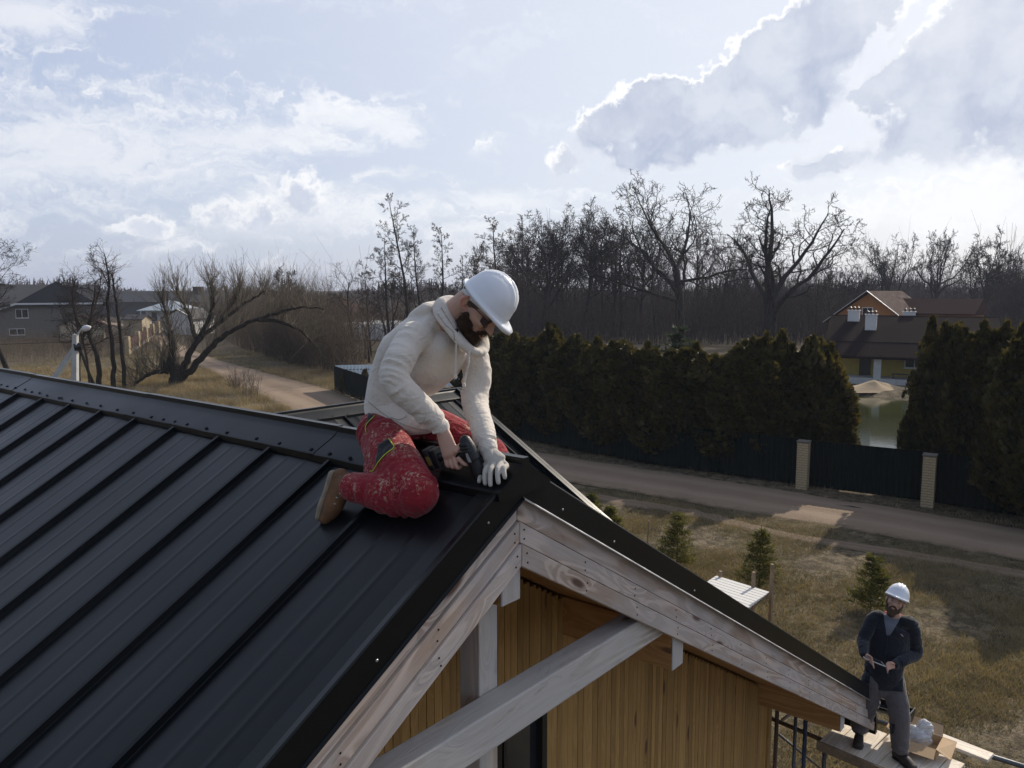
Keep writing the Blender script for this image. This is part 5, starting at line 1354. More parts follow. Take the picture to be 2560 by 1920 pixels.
# ------------------------------------------------------------------ people: bodies and clothes grown from limb volumes, fused by remeshing
class Blob:
    def __init__(s): s.v = []; s.f = []
    def ring_tube(s, pts, rads, side=None, k=16, sub=4):
        """pts: centres; rads: r or (r_side, r_other); side: vector for first radius"""
        P = [Vector(p) for p in pts]; Rr = [(r, r) if not hasattr(r, '__len__') else tuple(r) for r in rads]
        if sub > 1 and len(P) > 2:
            Q = catmull(P, sub); n = len(P); R2 = []
            for i in range(n - 1):
                for j in range(sub):
                    f = j / sub; f = f * f * (3 - 2 * f) * .4 + f * .6
                    R2.append(tuple(Rr[i][c] * (1 - f) + Rr[i + 1][c] * f for c in (0, 1)))
            R2.append(Rr[-1]); P, Rr = Q, R2
        n = len(P); sd = Vector(side) if side is not None else (P[-1] - P[0]).orthogonal()
        # rounded ends
        def cap(c, d, r):
            return [(c + d * min(r) * math.sin(a), (r[0] * math.cos(a), r[1] * math.cos(a))) for a in (R(25), R(50), R(72), R(86))]
        d0 = (P[0] - P[1]).normalized(); d1 = (P[-1] - P[-2]).normalized()
        st = list(reversed(cap(P[0], d0, Rr[0]))); en = cap(P[-1], d1, Rr[-1])
        allP = [p for p, _ in st] + P + [p for p, _ in en]; allR = [r for _, r in st] + Rr + [r for _, r in en]
        m_ = len(allP); base = len(s.v)
        for i in range(m_):
            d = (allP[min(i + 1, m_ - 1)] - allP[max(i - 1, 0)]).normalized()
            a = (sd - d * sd.dot(d)); a = a.normalized() if a.length > 1e-4 else d.orthogonal().normalized(); b = d.cross(a)
            for j in range(k):
                t = 2 * math.pi * j / k; s.v.append(allP[i] + a * (math.cos(t) * allR[i][0]) + b * (math.sin(t) * allR[i][1]))
        for i in range(m_ - 1):
            for j in range(k):
                s.f.append((base + i * k + j, base + i * k + (j + 1) % k, base + (i + 1) * k + (j + 1) % k, base + (i + 1) * k + j))
        s.f.append(tuple(base + j for j in reversed(range(k)))); s.f.append(tuple(base + (m_ - 1) * k + j for j in range(k)))
        return s
    def ball(s, c, r, ax=None, k=18, m_=12):
        """ellipsoid; r=(rx,ry,rz), ax = 3 axis vectors"""
        c = Vector(c); r = (r, r, r) if not hasattr(r, '__len__') else r
        X, Y, Z = ax if ax else (Vector((1, 0, 0)), Vector((0, 1, 0)), Vector((0, 0, 1)))
        base = len(s.v)
        s.v.append(c + Z * r[2])
        for i in range(1, m_):
            t = math.pi * i / m_
            for j in range(k):
                p = 2 * math.pi * j / k; s.v.append(c + X * (r[0] * math.sin(t) * math.cos(p)) + Y * (r[1] * math.sin(t) * math.sin(p)) + Z * (r[2] * math.cos(t)))
        s.v.append(c - Z * r[2]); e = len(s.v) - 1
        for j in range(k): s.f.append((base, base + 1 + j, base + 1 + (j + 1) % k)); s.f.append((e, base + 1 + (m_ - 2) * k + (j + 1) % k, base + 1 + (m_ - 2) * k + j))
        for i in range(m_ - 2):
            for j in range(k): s.f.append((base + 1 + i * k + j, base + 1 + (i + 1) * k + j, base + 1 + (i + 1) * k + (j + 1) % k, base + 1 + i * k + (j + 1) % k))
        return s
    def build(s, name, mat, parent, voxel=.006, smooth=6, disp=None, fac=.5):
        me = mesh_from(name, s.v, s.f, None)
        o = bpy.data.objects.new(name, me); COL.objects.link(o)
        bm = bmesh.new(); bm.from_mesh(me); bmesh.ops.recalc_face_normals(bm, faces=bm.faces); bm.to_mesh(me); bm.free()
        rm = o.modifiers.new('r', 'REMESH'); rm.mode = 'VOXEL'; rm.voxel_size = voxel; rm.adaptivity = 0
        if smooth:
            sm = o.modifiers.new('s', 'SMOOTH'); sm.iterations = smooth; sm.factor = fac
        dg = bpy.context.evaluated_depsgraph_get(); dg.update()
        m2 = bpy.data.meshes.new_from_object(o.evaluated_get(dg)); m2.name = name
        bpy.data.objects.remove(o); bpy.data.meshes.remove(me)
        n = len(m2.vertices)
        if disp is not None:
            co = np.empty(n * 3, np.float32); m2.vertices.foreach_get('co', co); co = co.reshape(-1, 3)
            nr = np.empty(n * 3, np.float32); m2.vertices.foreach_get('normal', nr); nr = nr.reshape(-1, 3)
            m2.vertices.foreach_set('co', (co + nr * disp(co)[:, None]).astype(np.float32).ravel())
        m2.materials.clear(); m2.materials.append(mat)
        m2.polygons.foreach_set('use_smooth', np.ones(len(m2.polygons), dtype=bool)); m2.update()
        return obj(name, m2, parent)
def fold_fn(segs, seed=0, small=.0015):
    """wrinkle displacement: ridges running around limbs; segs = [(p, q, radius, amp, freq)], soft patches elsewhere"""
    segs = [(np.array(tuple(p)), np.array(tuple(q)), r, a, f) for p, q, r, a, f in segs]
    def fn(co):
        out = np.zeros(len(co)); w = np.zeros(len(co)) + 1e-6
        rng = np.random.default_rng(seed)
        k = rng.normal(0, 1, (8, 3)); ph = rng.uniform(0, 6.28, 8)
        wob = sum(np.sin(co @ (k[i] * 9) + ph[i]) for i in range(8)) / 3
        wob2 = sum(np.sin(co @ (k[i] * 26) + ph[i]) for i in range(8)) / 3
        for p, q, r, a, f in segs:
            d = q - p; L = np.linalg.norm(d); d = d / L; t = (co - p) @ d; x = co - p - t[:, None] * d
            dist = np.linalg.norm(x, axis=1); o = np.cross(d, [.3, .2, .9]); o /= np.linalg.norm(o); o2 = np.cross(d, o)
            th = np.arctan2(x @ o2, x @ o)
            m_ = np.exp(-np.clip(dist - r, 0, None) ** 2 / .0012) * (1 / (1 + np.exp(-(t + .02) / .02))) * (1 / (1 + np.exp((t - L - .02) / .02)))
            kk = rng.normal(0, 1, (7, 3)) * [f * .55, 9, 9] + [f * .25, 0, 0]; pp = rng.uniform(0, 6.28, 7)
            q3 = np.stack([t, x @ o, x @ o2], 1); nz = sum(np.sin(q3 @ kk[i] + pp[i]) for i in range(7)) / 2.6
            sh = .75 - np.minimum(1.6, np.abs(nz)) * 1.15
            mod = (.5 + .5 * np.sin(2.1 * th + wob * 2.5 + seed * 2)) * (.25 + np.exp(-((t - L) / .10) ** 2) + .5 * np.exp(-(t / .09) ** 2))
            out += m_ * a * sh * np.clip(mod, 0, 1); w += m_
        return out / np.maximum(1, w) + small * wob + small * .5 * wob2
    return fn
# materials
def clothmat(name, ca, cb, rough=.9, weave=900, sheen=.3, spots=None, crease=.5, spot_c=None):
    m, t = newmat(name); tc = t.n('ShaderNodeTexCoord').outputs['Object']
    n1 = t.noise(tc, 4, 4, .6); n2 = t.noise(tc, weave, 2, .6); n3 = t.noise(t.mapping(tc, sc=(1, 1, 3)), 120, 3, .7)
    c = t.mix(t.m('ADD', t.m('MULTIPLY', n2, .45), t.m('MULTIPLY', n3, .55)), ca, cb)
    c = t.mix(t.m('MULTIPLY', t.mr(n1, .45, .75), .22), c, tuple(x * .6 for x in ca))
    if spots:
        v1 = t.noise(tc, 40, 6, .75, .2); v2 = t.noise(tc, 5.0, 2, .5)
        sp = t.m('MULTIPLY', t.mr(v1, .53, .62), t.mr(v2, .45, .57))
        sp2 = t.mr(t.noise(t.mapping(tc, sc=(1, 1, .4)), 75, 2, .5), .64, .69)
        if spot_c:
            for cc, rr in spot_c:
                msk = t.mr(t.vm('DISTANCE', tc, tuple(cc)), rr, rr * .25)
                n5 = t.noise(t.mapping(tc, sc=(1, 1.2, .9)), 44, 6, .75, .2)
                sp = t.m('MAXIMUM', sp, t.m('MULTIPLY', t.mr(t.m('ADD', n5, t.m('MULTIPLY', msk, .11)), .63, .70), msk))
        c = t.mix(t.m('MAXIMUM', t.m('MULTIPLY', sp, .72), t.m('MULTIPLY', t.m('MULTIPLY', sp2, t.mr(v2, .42, .58)), .7)), c, spots)
    cr1 = t.m('ABSOLUTE', t.m('SUBTRACT', t.noise(t.mapping(tc, rot=(.5, .3, .2), sc=(1, 1, 1.7)), 6.5, 3, .5, 1.6), .5))
    cr2 = t.m('ABSOLUTE', t.m('SUBTRACT', t.noise(t.mapping(tc, rot=(-.4, .6, .1), sc=(1.5, 1, 1)), 13, 3, .5, 1.2), .5))
    hgt = t.m('ADD', t.m('MULTIPLY', t.mr(cr1, 0.0, .16), crease), t.m('MULTIPLY', t.mr(cr2, 0.0, .2), .35 * crease))
    b1_ = bump(t, t.m('ADD', t.m('MULTIPLY', n1, 1.2), n2), .25, .004)
    b2_ = t.n('ShaderNodeBump', Height=hgt, Strength=.55, Distance=.010); t.set(b2_.inputs['Normal'], b1_)
    b = pbsdf(t, c, rough, 0, .2, b2_); b.inputs['Sheen Weight'].default_value = sheen
    finish(t, b); return m
def skinmat(name, ca, cb):
    m, t = newmat(name); tc = t.n('ShaderNodeTexCoord').outputs['Object']
    n1 = t.noise(tc, 18, 4, .6); n2 = t.noise(tc, 300, 2, .6)
    b = pbsdf(t, t.mix(n1, ca, cb), .5, 0, .4, bump(t, n2, .12, .001)); b.inputs['Subsurface Weight'].default_value = .12
    b.inputs['Subsurface Radius'].default_value = (.012, .005, .003); b.inputs['Subsurface Scale'].default_value = 1.0
    finish(t, b); return m
M['hoodie'] = clothmat('oatmeal_sweat_fabric', (.60, .53, .45), (.80, .74, .66), .95, 420, .4, crease=.45)
M['trouser'] = clothmat('red_work_cloth', (.19, .010, .017), (.31, .020, .030), .85, 900, .15, spots=(.50, .38, .26), crease=.8, spot_c=[((-.37, .27, .02), .15), ((-.27, .42, .10), .13), ((-.38, .42, -.06), .12)])
M['blackcloth'] = clothmat('black_work_cloth', (.012, .012, .014), (.03, .03, .034), .85, 900, .2)
M['skin'] = skinmat('skin', (.46, .26, .185), (.60, .37, .275)); M['skinred'] = skinmat('ear_skin', (.50, .20, .15), (.58, .28, .21))
M['beard'] = simple('dark_brown_beard', (.10, .056, .032), .85, var=.5, scale=60, bmp=1.0, bd=.01)
M['beardtip'] = simple('lighter_beard', (.16, .09, .045), .85, var=.4, scale=60, bmp=.8, bd=.01)
M['glove'] = clothmat('pale_knit_glove', (.42, .38, .32), (.56, .52, .46), .9, 500, .3, crease=.2)
M['helmet'] = simple('white_helmet_shell', (.78, .80, .84), .28, 0, .5, var=.03, scale=5, bmp=.02)
M['boot'] = simple('tan_nubuck', (.155, .075, .032), .8, var=.35, scale=14, bmp=.4)
M['bootdark'] = simple('dark_boot_leather', (.035, .028, .025), .7, var=.3, scale=14, bmp=.3)
M['sole'] = simple('beige_sole', (.27, .225, .16), .8, var=.2, scale=30)
M['lens'] = simple('purple_lens', (.012, .006, .022), .08, 0, .9, var=.1, bmp=0)
M['lime'] = simple('lime_piping', (.50, .60, .03), .6, var=.1)
M['navy'] = clothmat('dark_navy_softshell', (.008, .010, .016), (.019, .023, .032), .85, 700, .25)
M['greytee'] = clothmat('grey_jersey', (.12, .13, .16), (.18, .19, .23), .95, 700, .2)
M['greytr'] = clothmat('grey_work_cloth', (.085, .075, .078), (.15, .135, .138), .9, 800, .2)
M['redline'] = clothmat('red_hood_lining', (.22, .035, .03), (.32, .06, .045), .9, 700, .2)
M['drillblack'] = simple('worn_black_plastic', (.010, .0105, .012), .45, 0, .5, var=.5, scale=40, bmp=.2)
M['drillgrey'] = simple('scuffed_grey_plastic', (.30, .29, .28), .6, var=.5, scale=60)
M['steel'] = simple('bit_steel', (.55, .45, .35), .35, .9)
# ---------------------------------------------------------------- helper: head built in its own frame
def head_parts(bl, Hc, fw, up, rt, s=1.0, neck=None):
    ax = (rt, fw, up); c = lambda r_, f_, u_: Hc + rt * (r_ * s) + fw * (f_ * s) + up * (u_ * s)
    _c = c; c = lambda r_, f_, u_: _c(r_, f_ + (.022 if f_ > -.01 or u_ > .03 else 0), u_)
    B = lambda r_, f_, u_, rr: bl.ball(c(r_, f_, u_), tuple(x * s for x in rr), ax)
    B(0, -.012, .045, (.075, .092, .076))        # skull
    B(0, .030, -.005, (.066, .072, .085))        # face
    B(0, .052, -.055, (.047, .046, .045))        # jaw
    B(0, .075, -.082, (.026, .024, .022))        # chin
    B(0, .082, .030, (.052, .022, .014))         # brow
    for q in (-1, 1):
        B(q * .040, .068, -.018, (.024, .026, .022))   # cheek
        B(q * .030, .078, .008, (.013, .016, .010))    # eyelid
        bl.ring_tube([c(q * .074, -.012, .022), c(q * .083, -.024, .010), c(q * .082, -.024, -.012), c(q * .074, -.010, -.024)], [.008 * s, .010 * s, .009 * s, .007 * s], sub=3, k=8)
        bl.ball(c(q * .077, -.014, 0), (.006 * s, .014 * s, .024 * s), ax)
        bl.ball(c(q * .009, .108, -.030), tuple(x * s for x in (.010, .012, .009)), ax)
    bl.ring_tube([c(0, .094, .020), c(0, .108, -.006), c(0, .122, -.028)], [(.010 * s, .010 * s), (.011 * s, .012 * s), (.014 * s, .012 * s)], rt, sub=3, k=10)
    B(0, .098, -.054, (.024, .012, .007)); B(0, .095, -.066, (.021, .011, .008))
    if neck is not None: bl.ring_tube([c(0, -.02, -.01), (c(0, -.03, -.06) + Vector(neck)) / 2, neck], [(.055 * s, .060 * s), (.056 * s, .060 * s), (.062 * s, .062 * s)], rt)
    return c if True else _c
def helmet(parent, C, fw, up, rt, s=1.0, label=None):
    """hard hat: ribbed dome, rain lip, peak, harness band"""
    V = []; F = []; nu, nv = 48, 16
    def P(th, ph):     # th around from front, ph 0 rim..90 top
        x, y, z = math.cos(ph) * math.sin(th), math.cos(ph) * math.cos(th), math.sin(ph)
        lx = .110 * x; ly = .126 * y; lz = .146 * (z ** .92 if z > 0 else 0)
        q = abs(lx); rib = 0
        for cx in (0, .030): rib += .0065 * math.exp(-((q - cx) / .008) ** 4)
        if math.sin(ph) > .25: rib *= min(1, (math.sin(ph) - .25) / .3)
        else: rib = 0
        if z < .28: k_ = (.28 - z) / .28; lx *= 1 + .045 * k_; ly *= 1 + .045 * k_
        o = Vector((lx, ly, lz)); n = o.normalized(); o += n * rib
        return C + (rt * o.x + fw * o.y + up * o.z) * s
    for j in range(nv + 1):
        for i in range(nu): V.append(P(2 * math.pi * i / nu, math.pi / 2 * j / nv * .999))
    for j in range(nv):
        for i in range(nu): F.append((j * nu + i, j * nu + (i + 1) % nu, (j + 1) * nu + (i + 1) % nu, (j + 1) * nu + i))
    # rim lip and peak: extra ring going outwards, long at the front
    b = len(V)
    for ring in (1, 2, 3):
        for i in range(nu):
            th = 2 * math.pi * i / nu; p = V[i]; ct = math.cos(th)
            pk = .042 * max(0, ct) ** 3 + .007 + .005 * max(0, -ct) ** 2
            out = (rt * (math.sin(th)) + fw * ct) * (pk * s * (ring / 2 if ring < 3 else 1.0))
            dn = up * (-.012 * max(0, ct) ** 2 * s * ring / 2 - (.004 * s if ring == 3 else 0))
            V.append(p + out + dn - (up * .006 * s if ring == 3 else Vector()))
    for k_ in range(3):
        a = (0 if k_ == 0 else b + (k_ - 1) * nu); c_ = b + k_ * nu
        for i in range(nu): F.append((a + (i + 1) % nu, a + i, c_ + i, c_ + (i + 1) % nu))
    me = mesh_from('helmet', V, F, M['helmet'], True)
    o = obj('helmet', me, parent, label=label); m = o.modifiers.new('t', 'SOLIDIFY'); m.thickness = .003 * s; m.offset = -1
    bm = bmesh.new(); bm.from_mesh(me); bmesh.ops.recalc_face_normals(bm, faces=bm.faces); bm.to_mesh(me); bm.free()
    # inner band showing under the back
    mb = MB(); pts = [C + (rt * (.092 * math.sin(t)) + fw * (.112 * math.cos(t) - .004) + up * (-.012 - .020 * max(0, -math.cos(t)))) * s for t in [2 * math.pi * i / 32 for i in range(33)]]
    V2 = []; F2 = []
    for p in pts: V2 += [p + up * .014 * s, p - up * .014 * s]
    for i in range(32): F2.append((2 * i, 2 * i + 1, 2 * i + 3, 2 * i + 2))
    hb = obj('headband', mesh_from('headband', V2, F2, M['whitewall'], True), o); m = hb.modifiers.new('t', 'SOLIDIFY'); m.thickness = .003
    return o
def finger(bl, p0, dirs, lens, r0, r1):
    pts = [Vector(p0)]
    for d, l in zip(dirs, lens): pts.append(pts[-1] + Vector(d).normalized() * l)
    n = len(pts); bl.ring_tube(pts, [r0 + (r1 - r0) * i / (n - 1) for i in range(n)], sub=3, k=10)
    return pts
# ================================================================ worker kneeling on the ridge
W1 = empty('person', (HO.x, HO.y, HR), HANG, 'man in cream hoodie and paint-splashed red trousers kneeling astride the roof ridge with a drill', 'person')
def hb_(u, v, b): return PB(u, v, b)
V3 = Vector
# joints (house frame, metres)
PEL = V3((-.015, .775, .135)); HIPR = V3((-.12, .745, .11)); HIPL = V3((.11, .745, .11))
KNR = V3((-.315, .315, -.095)); ANR = V3((-.385, .655, -.105)); KNL = V3((.24, .385, -.025)); ANL = V3((.33, .74, -.10))
WAI = V3((-.005, .765, .29)); CHE = V3((0, .63, .47)); NEK = V3((0, .445, .615))
SHR = V3((-.195, .455, .555)); ELR = hb_(992, 948, -.32); WRR = hb_(1104, 1070, -.165)
SHL = V3((.19, .42, .52)); ELL = hb_(1186, 1000, .10); WRL = hb_(1222, 1128, -.055)
cdir = V3((-.751, -.660, 0)); fh = V3((.660, -.751, 0))
Hc = hb_(1183, 757, -.06) + V3((.058, .052, -.004)); TY = R(17)
rt = (cdir * math.cos(TY) - fh * math.sin(TY)); fhh = (fh * math.cos(TY) + cdir * math.sin(TY))
def pitched(a): a = R(a); return fhh * math.cos(a) - uz * math.sin(a), fhh * math.sin(a) + uz * math.cos(a)
fw, up = pitched(47)
def PH(u, v, off=0.0):       # pixel -> point on the plane through the head, facing the camera side
    q = ray(u, v); d = V3((q.dot(gv), q.dot(rv), q.z)); c_ = V3((-2.56, -2.05, .756)); c_ = V3((-(HO.dot(gv)), -(HO.dot(rv)), CZ - HO.z))
    t = (Hc + rt * off - c_).dot(rt) / d.dot(rt); return c_ + d * t
body = Blob()
hd = head_parts(body, Hc, fw, up, rt, 1.0, NEK)
body.ring_tube([PEL, WAI, CHE, NEK + V3((0, .02, -.05))], [(.12, .08), (.12, .08), (.12, .07), (.07, .05)], V3((1, 0, 0)))
body.ring_tube([SHR + V3((.03, 0, -.03)), ELR, WRR], [.030, .032, .029]); body.ring_tube([SHL + V3((-.03, 0, -.03)), ELL, WRL], [.030, .032, .028])
body.ring_tube([HIPR, KNR], [.085, .055]); body.ring_tube([KNR, ANR], [.052, .040]); body.ring_tube([HIPL, KNL], [.085, .055]); body.ring_tube([KNL, ANL], [.052, .04])
# drill geometry: body axis from the rear cap to the chuck, handle back to the battery
DR0 = hb_(1163, 1102, -.135); DR1 = hb_(1199, 1183, -.105); DRT = hb_(1206, 1201, -.098); BAT = hb_(1084, 1142, -.155)
dax = (DRT - DR0).normalized(); HND0 = DR0.lerp(DR1, .42)
hax = (BAT - HND0).normalized(); dsd = dax.cross(hax).normalized()
if dsd.x > 0: dsd = -dsd          # towards the camera side
# right hand: palm on the camera side of the handle, fingers wrapped round it
GR = HND0.lerp(BAT, .40)
pal = GR + dsd * .030 - dax * .018
body.ring_tube([WRR, WRR.lerp(pal, .5) , pal + dax * .0], [(.029, .022), (.038, .020), (.043, .019)], hax)
for i in range(4):
    k0 = pal + hax * (-.033 + .022 * i) + dax * .022 + dsd * .004
    if i == 0: dirs = [dax * .9 - dsd * .25 - hax * .35, dax * .25 - dsd * 1 - hax * .2, -dsd * .8 - dax * .3]; ln = (.036, .026, .018)
    else: dirs = [dax * .85 + dsd * .15, dax * .1 - dsd * 1, -dax * .8 - dsd * .5]; ln = ((.040, .030, .022), (.037, .028, .020), (.031, .024, .017))[i - 1]
    finger(body, k0, dirs, ln, .0102, .0078)
finger(body, pal - hax * .036 - dax * .012 + dsd * .004, [-hax * .55 - dax * .5 - dsd * .5, -hax * .2 - dsd * 1 + dax * .2, -dsd * .8 + dax * .7], (.034, .030, .022), .0125, .009)
skin_o = body.build('body', M['skin'], W1, .0046, 3)
# ears slightly redder
ear = Blob()
for q in (1,):
    ear.ring_tube([hd(q * .078, -.010, .024), hd(q * .088, -.026, .014), hd(q * .088, -.028, -.004), hd(q * .080, -.014, -.024), hd(q * .076, -.006, -.020)], [.007, .0085, .008, .006, .005], sub=4, k=8)
ear.build('ear', M['skinred'], W1, .0025, 3)
# left hand in a knitted glove, fingers draped over the ridge end
gl = Blob()
def tipp(u, v, o=.062): return PS(u, v, -1, o)
tips = [tipp(1213, 1208), tipp(1226, 1212), tipp(1246, 1206), tipp(1262, 1193)]
kns = [hb_(1223, 1162, -.085), hb_(1237, 1156, -.078), hb_(1252, 1157, -.070), hb_(1266, 1164, -.062)]
kn = (kns[1] + kns[2]) / 2
gl.ring_tube([WRL + (WRL - kn) * .25, WRL, WRL.lerp(kn, .55), kn.lerp(WRL, .10)], [(.030, .027), (.029, .026), (.038, .024), (.043, .020)], kns[3] - kns[0])
for k0, t0 in zip(kns, tips):
    mid = k0.lerp(t0, .45) + V3((-.012, 0, .014)); m2 = k0.lerp(t0, .78) + V3((-.008, 0, .008))
    gl.ring_tube([WRL.lerp(k0, .5), k0, mid, m2, t0], [.014, .013, .0118, .0108, .0098], sub=3, k=10)
gl.ring_tube([WRL.lerp(kn, .25), hb_(1212, 1170, -.09), hb_(1203, 1186, -.10), tipp(1198, 1203)], [.015, .0135, .0115, .0095], sub=3, k=10)
gl.build('glove', M['glove'], W1, .0032, 3)
cf = Blob(); dW = (WRL - ELL).normalized(); cf.ring_tube([WRL - dW * .005, WRL + dW * .035], [(.033, .030), (.032, .028)], V3((0, 1, .2))); cf.build('glove_cuff', M['glove'], W1, .004, 2)
# hoodie
hoo = Blob(); sidev = V3((1, 0, 0))
hoo.ring_tube([V3((-.01, .76, .165)), V3((-.01, .755, .25)), V3((-.005, .725, .36)), V3((0, .655, .475)), V3((0, .56, .565)), V3((0, .475, .60))],
              [(.155, .105), (.160, .116), (.168, .114), (.182, .112), (.163, .092), (.115, .065)], sidev, k=24)
hoo.ring_tube([V3((-.01, .775, .115)), V3((-.01, .765, .165))], [(.152, .108), (.155, .110)], sidev, k=24)
hoo.ring_tube([V3((0, .60, .33)), V3((0, .50, .42)), V3((0, .43, .50))], [(.130, .07), (.145, .085), (.12, .08)], sidev)      # chest hanging forward
hoo.ring_tube([V3((-.01, .74, .20)), V3((-.01, .66, .165)), V3((-.02, .60, .15))], [(.155, .10), (.150, .085), (.13, .06)], sidev)
hoo.ball(V3((-.125, .49, .55)), (.075, .08, .072)); hoo.ball(V3((.125, .47, .54)), (.075, .08, .072))
mR = SHR.lerp(ELR, .5) + V3((-.012, .01, 0)); mR2 = ELR.lerp(WRR, .5) + V3((-.004, .006, -.004))
hoo.ring_tube([SHR + V3((.03, .02, .0)), mR, ELR + V3((0, .012, -.004)), mR2, WRR - (WRR - ELR).normalized() * .05], [.070, .066, .063, .058, .050])
hoo.ring_tube([WRR - (WRR - ELR).normalized() * .06, WRR - (WRR - ELR).normalized() * .004], [.046, .040])
mL = SHL.lerp(ELL, .5) + V3((.01, 0, 0)); mL2 = ELL.lerp(WRL, .5)
hoo.ring_tube([SHL + V3((-.03, .02, 0)), mL, ELL, mL2, WRL - (WRL - ELL).normalized() * .06], [.072, .066, .058, .051, .045])
hoo.ring_tube([WRL - (WRL - ELL).normalized() * .07, WRL - (WRL - ELL).normalized() * .010], [.041, .037])
# hood lying on the shoulders: a thick roll round the neck
NR = V3((0, .385, .655)); nn_ = (NEK - WAI).normalized()
roll = []
for i in range(17):
    a = -math.pi * .98 + 2 * math.pi * .98 * i / 16   # 0 = back
    px = .080 * math.sin(a); py = math.cos(a)
    q = V3((px, .348 + .070 * py, .648 + .048 * py - .030 * (1 - py)))
    if py < 0: q += V3((0, -.035 * -py, -.055 * -py))
    roll.append(q)
hoo.ring_tube(roll, [(.020 + .020 * (.5 + .5 * math.cos(-math.pi + 2 * math.pi * i / 16)), .034 + .016 * (.5 + .5 * math.cos(-math.pi + 2 * math.pi * i / 16))) for i in range(17)], V3((0, 0, 1)), sub=3)
hoo.ring_tube([V3((0, .50, .665)), V3((0, .565, .635)), V3((0, .62, .575))], [(.100, .045), (.105, .038), (.070, .025)], sidev)   # hood bag at the back
seg = [(SHR, ELR, .07, .012, 120), (ELR, WRR, .06, .009, 150), (SHL, ELL, .07, .012, 130), (ELL, WRL, .05, .009, 170),
       (V3((0, .60, .52)), V3((-.01, .80, .13)), .15, .012, 75)]
hoo_o = hoo.build('hoodie', M['hoodie'], W1, .0055, 5, fold_fn(seg, 3, .0032))
ps = MB()
def cord(pts, r=.0045): ps.tube(catmull(pts, 5), r, 7)
k0 = hb_(1141, 826, -.085)
cord([k0, hb_(1141, 860, -.095), hb_(1140, 905, -.100), hb_(1139, 935, -.100)]); cord([hb_(1174, 868, -.055), hb_(1172, 905, -.085), hb_(1165, 935, -.09), hb_(1161, 955, -.09)])
ps.build('drawstring', M['hoodie'], hoo_o, smooth=True)
for p in ((1139, 941, -.1), (1160, 963, -.09)):
    kb = Blob(); kb.ball(hb_(*p), (.008, .008, .013)); kb.build('drawstring_knot', M['hoodie'], hoo_o, .0025, 2)
MB().tube([k0 + V3((-.004, 0, 0)), k0 + V3((.004, 0, 0))], .008, 10).build('eyelet', M['blackframe'], hoo_o)
# cuff and hem ribbing
# trousers
tr = Blob()
tr.ring_tube([V3((-.01, .765, .15)), V3((-.01, .76, .10)), V3((0, .75, .05))], [(.148, .102), (.160, .125), (.148, .115)], sidev, k=20)
tr.ring_tube([HIPR + V3((0, .0, -.01)), HIPR.lerp(KNR, .35) + V3((-.010, .012, -.008)), HIPR.lerp(KNR, .7) + V3((-.012, 0, .006)), KNR + V3((0, -.010, .012))], [.114, .114, .104, .090])
tr.ring_tube([KNR + V3((.0, .005, -.003)), KNR.lerp(ANR, .4) + V3((-.004, 0, -.002)), ANR + V3((0, -.02, .012))], [(.088, .080), (.088, .078), (.064, .066)], V3((0, 0, 1)))
tr.ball(KNR + V3((-.005, -.006, .004)), (.080, .074, .074)); tr.ball(HIPR.lerp(KNR, .45) + V3((-.03, .03, -.055)), (.09, .12, .085))
tr.ring_tube([HIPL + V3((0, .03, -.01)), HIPL.lerp(KNL, .4), HIPL.lerp(KNL, .75), KNL + V3((0, -.005, .0))], [.122, .110, .095, .082])
tr.ring_tube([KNL, KNL.lerp(ANL, .5), ANL], [.082, .074, .06])
seg = [(HIPR, KNR, .10, .015, 85), (ANR, KNR, .08, .018, 100), (HIPL, KNL, .10, .014, 90)]
tr_o = tr.build('trousers', M['trouser'], W1, .0055, 4, fold_fn(seg, 7, .004))
def on_mesh(o, p_from, p_to, lift=.002):
    """drop a point onto a part along a line; both in the person's frame"""
    d = (p_to - p_from).normalized(); ok, loc_, nrm, _ = o.ray_cast(p_from, d)
    return (loc_ + nrm * lift, nrm) if ok else (p_to, -d)
camL = V3((-2.56, -2.05, .756))
def onpx(o, u, v, lift=.003):
    q = ray(u, v); d = V3((q.dot(gv), q.dot(rv), q.z)); ok, loc_, nrm, _ = o.ray_cast(camL, d.normalized())
    return (loc_ + nrm * lift) if ok else None
bpy.context.view_layer.update()
_c = -(HO - Vector((0, 0, CZ))); camL = V3((_c.dot(gv), _c.dot(rv), _c.z))
def patch(o, poly, name, mat, parent, n=14, lift=.003, th=.002):
    """cloth patch draped on the mesh: polygon given in picture pixels, four corners"""
    A, B, C, D = poly; V = []; F = []; ok = True
    for i in range(n + 1):
        for j in range(n + 1):
            s, t = i / n, j / n; u = (A[0] * (1 - s) + B[0] * s) * (1 - t) + (D[0] * (1 - s) + C[0] * s) * t; v = (A[1] * (1 - s) + B[1] * s) * (1 - t) + (D[1] * (1 - s) + C[1] * s) * t
            p = onpx(o, u, v, lift); V.append(p)
    F = [(i * (n + 1) + j, i * (n + 1) + j + 1, (i + 1) * (n + 1) + j + 1, (i + 1) * (n + 1) + j) for i in range(n) for j in range(n)]
    F = [f for f in F if all(V[k] is not None for k in f)]
    V = [v if v is not None else V3((0, .7, 0)) for v in V]
    me = mesh_from(name, V, F, mat, True); bm = bmesh.new(); bm.from_mesh(me)
    for v in [v for v in bm.verts if not v.link_faces]: bm.verts.remove(v)
    bm.to_mesh(me); bm.free()
    ob = obj(name, me, parent); m = ob.modifiers.new('t', 'SOLIDIFY'); m.thickness = th; return ob
def piping(o, px, name, mat, parent, r=.0022):
    pts = [onpx(o, u, v, .004) for u, v in px]; pts = [p for p in pts if p is not None]
    if len(pts) > 2: MB().tube(catmull(pts, 4), r, 6).build(name, mat, parent, smooth=True)
c1 = lambda x, y: (760 + x / 2.304, 640 + y / 2.304)
